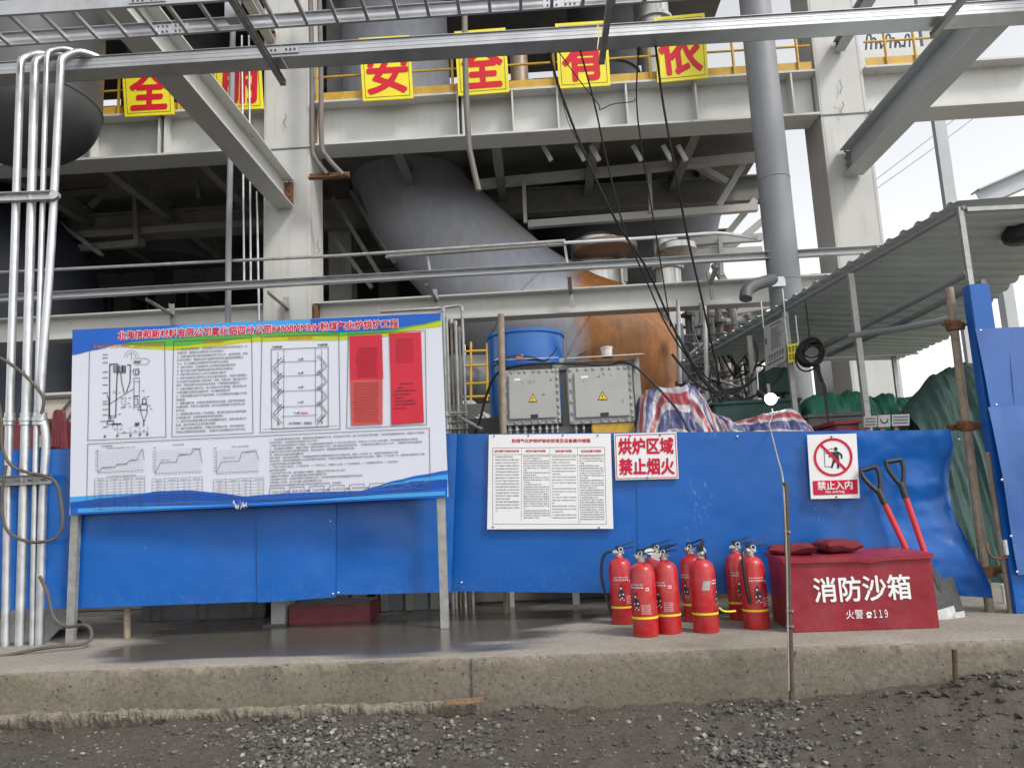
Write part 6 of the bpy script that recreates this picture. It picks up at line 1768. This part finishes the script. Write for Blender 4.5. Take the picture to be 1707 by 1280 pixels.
# ================================================================== OPEN SHED WITH CORRUGATED ROOF
YS0, YS1 = 5.2, 8.8
RA, RBk = P(1611, 334, YS0), P(1140, 606, YS1)
xRt = 4.15
def roof_pt(x, y):
    t = (y - YS0) / (YS1 - YS0)
    zr = lerp(RA.z + .02, 2.16, min(1, max(0, (y - YS0) / 2.5)))
    return lerp(RA.x, RBk.x, t), xRt, lerp(RA.z, RBk.z, t), zr
shed = thing('open_shed', (RA.x, YS0, 0), 'open-sided shed with a grey-green corrugated metal roof', 'shed')
def roof_sheet(y0, y1, lift):
    def fn(u, v):
        y = lerp(y0, y1, v)
        xl, xr_, zl, zr = roof_pt(0, y)
        w = (y * 7.5) % 1.0
        rib = .022 * max(0, min(1, (.5 - abs(w - .5)) * 6 - 1.4))
        return Vector((lerp(xl - .06, xr_, u), y, lerp(zl, zr, u) + rib + lift))
    mb = MB(); mb.grid(fn, 6, int((y1 - y0) / .0111))
    return obj('roof_sheet', mb, m_shed, shed, ang=40)
yy = YS0; k = 0
while yy < YS1 - .1:
    roof_sheet(yy, min(yy + .74, YS1), .006 * (k % 2)); yy += .72; k += 1
# purlins and eave tube
def along(f, z=-.05):
    out = []
    for y in (YS0 + .02, 6.4, 7.6, YS1 - .02):
        xl, xr_, zl, zr = roof_pt(0, y); out.append(Vector((lerp(xl, xr_, f), y, lerp(zl, zr, f) + z)))
    return out
obj('eave_tube', MB().tube(along(0, -.04), .022, 8), m_bluegrey, shed)
obj('rafter', MB().tube([P(1613, 455, 5.35), P(1490, 518, 6.1), P(1368, 579, 7.3)], .03, 10), m_bluegrey, shed)
obj('rafter', MB().tube([P(1640, 470, 5.5), P(1500, 540, 6.4), P(1380, 592, 7.6)], .024, 10), m_bluegrey, shed)
obj('cross_tube', MB().tube([P(1418, 560, 6.2), P(1500, 548, 5.6), P(1590, 531, 4.95)], .024, 10), m_bluegrey, shed)
obj('cross_tube', MB().tube([P(1335, 598, 8.3), P(1530, 589, 8.3)], .014, 8), m_galv, shed)
for (x0, y0, x1, y1, Y, w) in ((1611, 345, 1618, 476, 5.24, .035), (1429, 456, 1449, 725, 6.2, .045), (1319, 520, 1327, 700, 7.0, .045), (1256, 560, 1262, 700, 7.6, .045), (1282, 640, 1286, 700, 7.3, .03), (1492, 592, 1499, 672, 8.6, .04)):
    a, b_ = P(x0, y0, Y), P(x1, y1, Y)
    obj('shed_post', MB().cbox((b_.x - w / 2, Y - w / 2, 0 if Y > 5.3 else P(1618, 520, Y).z), (b_.x + w / 2, Y + w / 2, a.z)), m_galvdull, shed)
obj('front_beam', MB().bar(P(1611, 350, 5.22), P(1800, 341, 5.22), .03, .03, up=(0, 1, 0)), m_galvdull, shed)
a, b_ = P(1690, 300, 6.8), P(1740, 268, 6.8)
# flood lamp housing under the roof at the frame edge
q = P(1702, 392, 5.7)
o = thing('lamp_housing', q, 'black dome lamp housing under the shed roof at the picture edge', 'lamp')
obj('dome', MB().lathe([(.0, .12), (.06, .11), (.11, .06), (.13, 0), (.12, -.04), (.09, -.06), (0, -.065)], q, 24), m_black, o)
obj('stem', MB().tube([q + Vector((0, 0, .1)), q + Vector((0, 0, .25))], .012, 8), m_black, o)
# beige wall panels and column past the shed
o = thing('beige_screen', P(1450, 690, 14.6), 'beige ribbed screen wall at the far side of the shed', 'wall')
a, b_ = P(1408, 690, 14.6), P(1496, 586, 14.6)
nst = 9
for k in range(nst):
    x0 = lerp(a.x, b_.x, k / nst); x1 = lerp(a.x, b_.x, (k + .96) / nst)
    obj('panel', MB().cbox((x0, 14.6 + .02 * (k % 2), 0), (x1, 14.66 + .02 * (k % 2), P(1450, 588, 14.6).z)), m_beige, o)
a = P(1386, 650, 15.2)
o = thing('far_column', (a.x, 15.2, 0), 'dim grey column seen through the shed beside the hanging coil', 'column')
obj('shaft', MB().cbox((a.x - .24, 15.0, 0), (a.x + .24, 15.4, 5)), m_bluegrey, o)
a = P(1345, 650, 13.8)
o = thing('far_column', (a.x, 13.8, 0), 'second dim grey column seen through the shed by the yellow sign', 'column')
obj('shaft', MB().cbox((a.x - .28, 13.8, 0), (a.x - .03, 14.1, 4.2)), m_paint, o)

# hung signs and coil
def hung(c, Y0_, Y1_, m, name, label, rows_, ink, title=None):
    x0 = c[0][0]; x1 = c[1][0]
    Yf = lambda px: lerp(Y0_, Y1_, (px - x0) / (x1 - x0))
    o = thing(name, P((x0 + x1) / 2, c[2][1], Yf((x0 + x1) / 2)), label, 'sign')
    cs_ = [P(x, y, Yf(x)) for x, y in c]
    mb = MB(); mb.add(cs_ + [q + Vector((.012, .012, 0)) for q in cs_], [(0, 1, 2, 3), (7, 6, 5, 4), (0, 4, 5, 1), (1, 5, 6, 2), (2, 6, 7, 3), (3, 7, 4, 0)])
    obj('plate', mb, m, o)
    W = lambda u, v: lerp(lerp(cs_[0], cs_[1], u), lerp(cs_[3], cs_[2], u), v) + Vector((-.002, -.004, 0))
    mb = MB(); rows_(mb, W); pr = obj('print', mb, ink, o, smooth=False); pr['kind'] = 'stuff'
    obj('hanger', MB().tube([cs_[0] + Vector((0, 0, -.01)), cs_[0] + Vector((0, 0, .25))], .006, 6), m_galv, o); obj('hanger', MB().tube([cs_[1] + Vector((0, 0, -.01)), cs_[1] + Vector((0, 0, .25))], .006, 6), m_galv, o)
def rows_grey(mb, W):
    def r(u0, v0, u1, v1): mb.add([W(u0, v0), W(u1, v0), W(u1, v1), W(u0, v1)], [(0, 1, 2, 3)])
    r(.04, .28, .12, .42); r(.30, .05, .8, .08)
    for k in range(14): r(.32, .14 + k * .035, .32 + .55 * (.6 + .4 * rnd.random()), .152 + k * .035)
    for k in range(6):
        u = .2 + k * .125
        r(u, .70, u + .07, .76); r(u + .015, .77, u + .055, .83)
    r(.1, .88, .9, .91)
hung([(1273, 545), (1309, 526), (1310, 601), (1276, 619)], 7.25, 6.95, m_greysticker, 'safety_sign', 'safety sign, its white greyed for shade, with rows of small print hanging under the shed eave', rows_grey, m_inkline)  # white sign coloured grey in place of the shadow on it
def rows_yel(mb, W):
    def r(u0, v0, u1, v1): mb.add([W(u0, v0), W(u1, v0), W(u1, v1), W(u0, v1)], [(0, 1, 2, 3)])
    for k in range(3):
        u = .1 + k * .3
        r(u, .15, u + .2, .22); r(u, .30, u + .2, .36); r(u + .07, .12, u + .12, .46)
        r(u, .58, u + .2, .64); r(u, .74, u + .2, .8); r(u + .08, .55, u + .13, .9)
hung([(1313, 575), (1331, 571), (1331, 601), (1314, 605)], 6.94, 6.88, m_signyel, 'yellow_tag', 'small yellow sign on the shed post beside the coil', rows_yel, m_inkline)
c = P(1352, 588, 6.75); rc = 21 * 6.75 / FPX
o = thing('hanging_coil', c, 'dark coil of cable hanging under the shed roof', 'coil')
for k in range(13):
    rr_ = rc * rnd.uniform(.62, 1.06); tl = rnd.uniform(-1.0, 1.0); ct = c + Vector((rnd.uniform(-.02, .02), rnd.uniform(-.04, .04), rnd.uniform(-.02, .02)))
    ev = rnd.uniform(.75, 1.2)
    obj('turn', MB().tube([ct + Vector((rr_ * math.cos(a), rr_ * math.sin(a) * math.sin(tl), rr_ * math.sin(a) * ev)) for a in [2 * math.pi * j / 26 for j in range(26)]], .008, 6, closed=True), m_blackcable, o)
obj('tie', MB().tube([c + Vector((0, 0, rc)), c + Vector((0, 0, rc + .35))], .008, 6), m_blackcable, o)
for k, (x1, y1) in enumerate(((1376, 650), (1372, 640))):
    obj('tail', MB().tube(spline([P(1358 + k * 4, 607, 6.75), P(1366 + k * 3, 630, 6.6), P(x1, y1, 6.5), P(1382 + k * 2, 725, 6.3)], 5), .011, 6), m_blackcable, o)

# lit work lamp
q = P(1285, 665, 5.95); rl = 9.5 * 5.95 / FPX
o = thing('work_lamp', q, 'lit white work lamp glowing behind the fence', 'lamp')
me_, tl_, bl_ = newmat('lamp_glow'); bl_.inputs['Emission Color'].default_value = (1, 1, .97, 1); bl_.inputs['Emission Strength'].default_value = 9.0
obj('bulb', MB().lathe([(rl * math.sin(a), -rl * math.cos(a)) for a in [math.pi * k / 12 for k in range(13)]], q, 20), me_, o)
obj('lamp_holder', MB().tube([q + Vector((-.02, .05, .03)), q + Vector((-.05, .14, .08))], .018, 10), m_black, o)
obj('lamp_bracket', MB().tube([q + Vector((-.05, .14, .08)), P(1262, 617, 6.15), P(1238, 632, 6.4)], .006, 6), m_galvdull, o)
ld = bpy.data.lights.new('lamp_light', 'POINT'); ld.energy = 0.5; ld.color = (1, .98, .92); ld.shadow_soft_size = .05
lo = bpy.data.objects.new('lamp_light', ld); COL.objects.link(lo); lo.parent = o; lo.location = (0, -.12, 0)

# green sheets, netting heap and crates in the shed
def heap(name, sil_, Yc, dep, m, label, amp=.05, nu=90, nv=26, cat='tarpaulin'):
    f = curve(sil_); x0, x1 = sil_[0][0], sil_[-1][0]
    def fn(u, v):
        px = lerp(x0, x1, u); pk = P(px, f(px), Yc)
        t = v * 2 - 1
        z = pk.z * (1 - abs(t) ** 2.4) + 0.0
        n = amp * (fbm(u * 8, v * 3, 1) + 1.1 * abs(fbm(u * 16, v * 6, 4)) + .5 * abs(fbm(u * 40, v * 14, 6)))
        return Vector((pk.x, Yc - t * -dep / 2 - n, max(.0, z + n * .4 * (1 - abs(t)))))
    mb = MB(); mb.grid(fn, nu, nv)
    return tag(obj(name, mb, m, ang=80), label, cat)
heap('green_tarpaulin', [(1332, 700), (1338, 668), (1356, 662), (1376, 661), (1395, 664), (1408, 656), (1425, 660), (1440, 663), (1470, 662), (1500, 663), (1525, 668), (1560, 690)], 7.5, 1.2, m_green, 'bright green tarpaulin draped over goods in the shed', .07)
heap('netting_heap', [(1500, 690), (1530, 655), (1548, 632), (1580, 618), (1620, 606), (1660, 590), (1720, 570)], 6.6, 1.3, m_greendark, 'dark green netting heaped up behind the rusty pole', .06)
o = thing('pallet_stack', P(1310, 715, 7.8), 'dark green equipment box standing in the shed behind the lamp', 'box')
a, b_ = P(1276, 655, 7.9), P(1322, 612, 7.9)
obj('case', MB().cbox((a.x, 7.9, a.z), (b_.x, 8.3, b_.z)), m_greendark, o, bevel=.01)
for xx in (a.x + .05, b_.x - .05):
    obj('leg', MB().cbox((xx - .03, 8.0, 0), (xx + .03, 8.1, a.z + .01)), m_dark, o)
for k, (x0, x1, y0, m, lab) in enumerate(((1196, 1334, 668, m_greendark, 'low dark green cabinet behind the striped tarpaulin'), (1352, 1440, 692, m_plinth, 'grey crate under the green tarpaulin'), (1395, 1432, 706, m_trolley, 'reddish carton low in the shed behind the fence'))):
    Y = (7.2, 6.5, 5.9)[k]
    a, b_ = P(x0, 730, Y), P(x1, y0, Y)
    o = thing('cabinet' if k == 0 else 'crate', (a.x, Y, 0), lab, 'box')
    obj('case', MB().cbox((a.x, Y, 0), (b_.x, Y + .5, b_.z)), m, o, bevel=.008)
    obj('lid', MB().cbox((a.x - .015, Y - .015, b_.z), (b_.x + .015, Y + .515, b_.z + .03)), m, o, bevel=.004)
for k, (x0, x1, y0, y1) in enumerate(((1440, 1462, 694, 712), (1464, 1484, 692, 712), (1487, 1516, 691, 710))):
    pl = Plane(5.8)
    o = thing('paper_notice', pl.pt((x0 + x1) / 2, y1), ('small torn notice nearest the shed post', 'small notice with a round mark between two others', 'small notice with characters closest to the dark netting')[k], 'notice', 'small notices behind the fence')
    mb = MB(); pl.panel(mb, [(x0, y0), (x1, y0 - 1), (x1, y1 - 1), (x0, y1)], .006); pt_ = obj('plate', mb, m_greysticker, o)
    mb = MB()
    if k == 1:
        pl.line(mb, [((x0 + x1) / 2 + 6 * math.cos(a), y0 + 7 + 6 * math.sin(a)) for a in [math.pi * j / 10 for j in range(11)]], 2, .002)
    else:
        for j in range(3): pl.line(mb, [(x0 + 3, y0 + 4 + j * 5), (x1 - 3, y0 + 3.5 + j * 5)], 2.0, .002)
    obj('print', mb, m_inkline, pt_, smooth=False)
    obj('stake', MB().cbox((pl.pt(x0 + 8, y1).x - .015, 5.81, 0), (pl.pt(x0 + 8, y1).x + .015, 5.83, pl.pt(x0, y1).z + .03)), m_wood, o)

# ================================================================== ROPES AND WIRES
def rope(pts, Ys, r_, label, m=m_blackcable, name='rope'):
    w = [P(x, y, Y) for (x, y), Y in zip(pts, Ys)]
    return tag(obj(name, MB().tube(spline(w, 7), r_, 6), m), label, 'rope')
rope([(914, 85), (935, 155), (975, 258), (1028, 370), (1078, 448), (1122, 545), (1165, 625), (1205, 672), (1222, 692)], [5.2, 5.3, 5.5, 5.8, 6.2, 6.6, 7, 7.2, 7.3], .010, 'thick dark rope slanting from the tray down to the cable bundle')
rope([(966, 80), (992, 178), (1012, 270), (1042, 385), (1075, 462), (1110, 540), (1150, 600), (1200, 650)], [5.2, 5.3, 5.5, 5.8, 6.2, 6.6, 7, 7.2], .007, 'thinner rope tied back beneath the 有 sign')
rope([(1065, 78), (1061, 165), (1070, 250), (1090, 370), (1103, 450), (1118, 545)], [5.2, 5.3, 5.5, 5.9, 6.2, 6.6], .006, 'fine rope hanging between the 有 and 依 signs')
rope([(1093, 78), (1105, 170), (1122, 265), (1145, 390), (1168, 490), (1190, 590), (1200, 640)], [5.2, 5.3, 5.5, 5.9, 6.2, 6.6, 6.8], .010, 'thick dark rope hanging in front of the 依 sign')
rope([(932, 88), (970, 140), (998, 175), (1000, 183), (1022, 174), (1054, 170), (1058, 165)], [5.2, 5.25, 5.3, 5.3, 5.3, 5.3, 5.3], .004, 'thin string knotted between two ropes below the tray')
rope([(938, 170), (952, 215), (990, 275)], [5.4, 5.5, 5.6], .003, 'very thin wire beside the thick slanting rope')
bund = [([(1130, 560), (1180, 640), (1230, 668), (1290, 640), (1308, 612)], 'sagging cable in the tangle beneath the safety sign'),
        ([(1120, 590), (1170, 645), (1225, 652), (1265, 625), (1275, 612)], 'upper sagging cable of the tangle by the finned cooler'),
        ([(1160, 690), (1200, 655), (1240, 665), (1262, 690)], 'short dark cable looped low in the tangle'),
        ([(1185, 600), (1205, 650), (1230, 680), (1260, 700), (1255, 715)], 'dark cable dropping from the shed eave to the tangle'),
        ([(1210, 650), (1245, 640), (1262, 600), (1258, 570)], 'cable climbing the shed post out of the tangle'),
        ([(1140, 635), (1165, 680), (1175, 715)], 'bare tube end leaning from the cooler to the tarpaulin'),
        ([(1186, 610), (1183, 640), (1190, 668), (1208, 672), (1212, 655), (1200, 645)], 'coil of thin cable hanging in the tangle')]
for pts, lab in bund:
    rope(pts, [7.3] * len(pts), .014, lab, name='sagging_cable')
for (x0, y0, x1, y1, Y, lab) in ((1174, 510, 1181, 720, 8.0, 'bright upright tube left of the tangle of cables'), (1130, 500, 1134, 640, 9.0, 'thin bright riser beside the rusty elbow'), (1205, 640, 1208, 700, 8.4, 'short upright in the tangle of cables'), (1190, 690, 1145, 640, 8.2, 'diagonal scaffold tube under the cooler'), (1130, 700, 1180, 630, 8.2, 'crossing scaffold tube under the cooler')):
    a, b_ = P(x0, y0, Y), P(x1, y1, Y)
    tag(obj('scaffold_tube', MB().tube([a, b_], .024 if abs(x0 - x1) < 20 else .02, 8), m_galvdull), lab, 'tube')
# far overhead wires against the sky
for k, (a, b_, lab) in enumerate((((1420, 330), (1760, 60), 'lower thin wire crossing the white sky'), ((1440, 330), (1760, 90), 'second thin wire crossing the white sky'), ((1600, 105), (1760, 150), 'loose wire with a knot against the white sky'))):
    w = [P(*a, 14), P((a[0] + b_[0]) / 2, (a[1] + b_[1]) / 2 + 5, 14), P(*b_, 14)]
    tag(obj('overhead_wire', MB().tube(spline(w, 8), .007, 5), m_bluegrey), lab, 'wire')
a, b_ = P(1544, 60, 12.0), P(1580, 335, 12.0)
tag(obj('sky_post', MB().cbox((b_.x - .09, 11.9, 0), (b_.x + .09, 12.0, P(1552, 150, 12).z + 2)), m_skysteel), 'slim pale post standing against the white sky', 'post')
a, b_ = P(1632, 332, 10), P(1790, 262, 10)
fg = thing('far_girder', (b_.x, b_.y, 0), 'blue-grey girder end above the shed roof at the picture edge', 'girder')
obj('girder_section', MB().ibeam(a, b_, .2, .24, .02, .014), m_skysteel, fg)
for f in (.12, .95):
    q = lerp(a, b_, f)
    obj('support_post', MB().cbox((q.x - .07, q.y - .07, -.25), (q.x + .07, q.y + .07, q.z - .125)), m_skysteel, fg)
# stored bent bars on the upper deck against the sky
o = thing('bar_rack', P(1480, 115, 11.0), 'stack of bent dark bars on the upper deck against the sky', 'bars')
for k in range(9):
    x0 = 1442 + k * 8.0
    a = P(x0, 114, 11.2 + .1 * (k % 3)); h = 52 - (k % 4) * 6
    t = P(x0 + 3, 114 - h, 11.2 + .1 * (k % 3)); e = P(x0 + 10, 114 - h, 11.2 + .1 * (k % 3)); f = P(x0 + 11, 114 - h * .3, 11.2 + .1 * (k % 3))
    obj('bent_bar', MB().tube(spline([a, lerp(a, t, .8), t + Vector((.02, 0, .03)), e + Vector((0, 0, .01)), lerp(e, f, .4), f], 4), .016, 6), m_dark, o)
obj('base_plate', MB().cbox(P(1436, 116, 11.0), P(1530, 113, 11.6)), m_paint, o)

# ================================================================== LOW DOWN AND BEHIND THE FENCE
o = thing('trolley', P(95, 745, 6.0), 'maroon hose trolley half hidden behind the conduits', 'trolley')
a = P(70, 740, 6.0); b_ = P(88, 697, 6.0)
obj('tank', MB().cbox((a.x - .35, 6.0, .4), (b_.x, 6.35, b_.z)), m_trolley, o, bevel=.02)
for k in range(3):
    w = [P(88 + k * 5, 745, 5.95), P(90 + k * 4, 715, 5.95), P(92 + k * 4, 690, 5.95), P(97 + k * 4, 688, 5.95), P(102 + k * 3, 715, 5.95), P(104 + k * 3, 748, 5.95)]
    obj('frame_tube', MB().tube(spline(w, 5), .017, 8), m_trolley, o)
obj('axle_stand', MB().cbox((a.x - .3, 6.05, 0), (b_.x - .05, 6.3, .41)), m_dark, o)
q = P(82, 735, 5.98); obj('data_plate', MB().box(q + Vector((-.05, -.01, 0)), (.11, .004, .10)), m_greysticker, o)
o = thing('beige_cabinet', P(95, 745, 7.0), 'beige cabinet partly visible between conduits and board', 'cabinet')
a, b_ = P(60, 760, 7.0), P(128, 652, 7.0)
obj('case', MB().cbox((a.x, 7.0, 0), (b_.x + .3, 7.5, b_.z)), m_beige, o, bevel=.01)
obj('shelf_edge', MB().cbox((a.x - .03, 6.97, P(90, 662, 7).z - .015), (b_.x + .3, 6.998, P(90, 662, 7).z + .015)), m_dark, o)
for k in range(2):
    obj('brace', MB().bar(P(100, 690 + k * 30, 6.96), P(124, 660 + k * 22, 6.96), .02, .02, up=(0, 1, 0)), m_dark, o)
o = thing('red_crate', PZ(530, 1050, 0), 'low red crate glimpsed under the blue sheets', 'crate')
a, b_ = PZ(455, 1054, 0), PZ(602, 1046, 0)
obj('case', MB().cbox((a.x, 5.3, .0), (b_.x, 5.6, .12)), m_trolley, o, bevel=.006)  # red deepened to maroon, standing in for the dimness under the sheets
obj('lid', MB().cbox((a.x + .01, 5.31, .12), (b_.x - .01, 5.59, .13)), m_dark, o)
for k, (x0, x1, lab) in enumerate(((235, 440, 'dark box added to fill the gap behind the board post'), (452, 610, 'dark filler box added behind the low red crate'), (625, 735, 'dark filler box added left of the wet floor'))):
    xa, xb2 = P(x0, 1040, 5.75).x, P(x1, 1040, 5.75).x
    oo = thing('dark_filler', (xa, 5.75, 0), lab, 'crate')
    obj('case', MB().cbox((xa, 5.75, 0), (xb2, 6.2, .62)), m_dark, oo, bevel=.01)  # plain dark boxes added so the gap beneath the fence looks dark
    for j in range(3):
        obj('batten', MB().cbox((lerp(xa, xb2, .1 + .38 * j), 5.73, .01), (lerp(xa, xb2, .1 + .38 * j) + .05, 5.749, .6)), m_plinth, oo)
o = thing('grey_locker', PZ(445, 1056, 0), 'small grey locker foot beside the low red crate', 'locker')
obj('case', MB().cbox((a.x - .11, 5.27, 0), (a.x - .015, 5.5, .16)), m_greybox, o, bevel=.004)
obj('foot_plate', MB().cbox((a.x - .16, 5.26, 0), (a.x - .005, 5.52, .015)), m_dark, o)
o = thing('low_wall', (-1.5, 6.0, 0), 'grimy low concrete wall in the dark under the blue sheets', 'wall')
obj('wall_body', MB().cbox((-6.5, 6.6, 0), (c.x - 3.2, 6.8, .9)), m_plinth, o, bevel=.01)

# low building far behind and the dense pipework that fills the gap between elbow and shed
o = thing('far_building', (3.6, 18.6, 0), 'low grey building seen between the pipework and the shed', 'building')
a, b_ = P(1040, 640, 18.6), P(1262, 520, 18.6)
for k in range(12):
    x0 = lerp(a.x, b_.x, k / 12); x1 = lerp(a.x, b_.x, (k + .97) / 12)
    obj('wall_panel', MB().cbox((x0, 18.6 + .03 * (k % 2), 0), (x1, 18.75 + .03 * (k % 2), b_.z)), m_beige if k > 8 else m_shadesteel, o)
obj('roof', MB().cbox((a.x - .2, 18.4, b_.z), (b_.x + .2, 22, b_.z + .15)), m_bluegrey, o)
o = thing('pipework', P(1180, 720, 9.6), 'dense dark process pipework between the rusty elbow and the shed', 'pipework')
rp = random.Random(5)
for k in range(15):
    px = 1138 + k * 8.0 + rp.uniform(-4, 4); Y = 9.0 + rp.random() * 2.2; y0 = rp.choice((505, 520, 540, 560, 590))
    r_ = rp.choice((.018, .024, .03, .05)); t = P(px, y0, Y); b_ = P(px + 4, 720, Y)
    m = rp.choice((m_galvdull, m_dark, m_shadesteel, m_rust, m_shadesteel))
    obj('riser', MB().tube([Vector((b_.x, Y, 0)), Vector((b_.x, Y, t.z))], r_, 8), m, o)
    for j in range(2):
        z = lerp(P(px, 700, Y).z, t.z, rp.random())
        obj('flange', MB().lathe([(r_, -.02), (r_ * 1.9 + .008, -.02), (r_ * 1.9 + .008, .02), (r_, .02)], (b_.x, Y, z), 10), m, o)
for k in range(11):
    y = 545 + k * 15 + rp.uniform(-4, 4); Y = 9.2 + rp.random() * 1.8
    a, b_ = P(1134 + rp.uniform(0, 20), y, Y), P(1215 + rp.uniform(0, 50), y - 5, Y)
    obj('cross_pipe', MB().tube([a, b_], rp.choice((.016, .022, .035)), 8), rp.choice((m_galvdull, m_dark, m_shadesteel)), o)
for k in range(8):
    a = P(1145 + rp.uniform(0, 95), 520 + rp.uniform(0, 180), 8.9); b_ = a + Vector((rp.uniform(-.5, .5), .1, rp.uniform(-.6, .3)))
    obj('stay', MB().tube([a, b_], .014, 6), m_galvdull, o)
for k in range(14):
    x0, y0 = 1138 + rp.uniform(0, 105), 540 + rp.uniform(0, 120)
    w = [P(x0, y0, 8.6), P(x0 + rp.uniform(10, 30), y0 + rp.uniform(30, 60), 8.4), P(x0 + rp.uniform(20, 70), y0 + rp.uniform(20, 70), 8.3), P(x0 + rp.uniform(40, 110), y0 + rp.uniform(0, 90), 8.3)]
    obj('lead', MB().tube(spline(w, 5), rp.choice((.007, .011, .014)), 6), m_blackcable, o)

# bits of twisted wire left on the columns, and the square hanger of the first support arm
for k, (px, py, Y, lab) in enumerate(((475, 190, Y0 - .02, 'twist of wire on the rust-stained column above the splice'), (530, 400, Y0 - .02, 'twist of wire low on the edge of the rust-stained column'), (1402, 133, Y0 - .02, 'upper twist of wire on the sky-side column'), (1404, 170, Y0 - .02, 'lower twist of wire on the sky-side column'))):
    w = [P(px + 2.2 * math.sin(j * 1.1 + k * 2) * (1 if j % 3 else .3), py + j * 3.4, Y - .010 - .008 * (j % 2)) for j in range(8)]
    tag(obj('twisted_wire', MB().tube(spline(w, 4), .0045, 5), m_dark), lab, 'wire')
e = PZ(388, 36, ZT - .02)
tag(obj('tray_hanger', MB().cbox((e.x - .04, e.y - .04, e.z), (e.x + .04, e.y + .04, e.z + 1.8)), m_tray, bevel=.003), 'square hanger post dropping to the ladder tray', 'post')
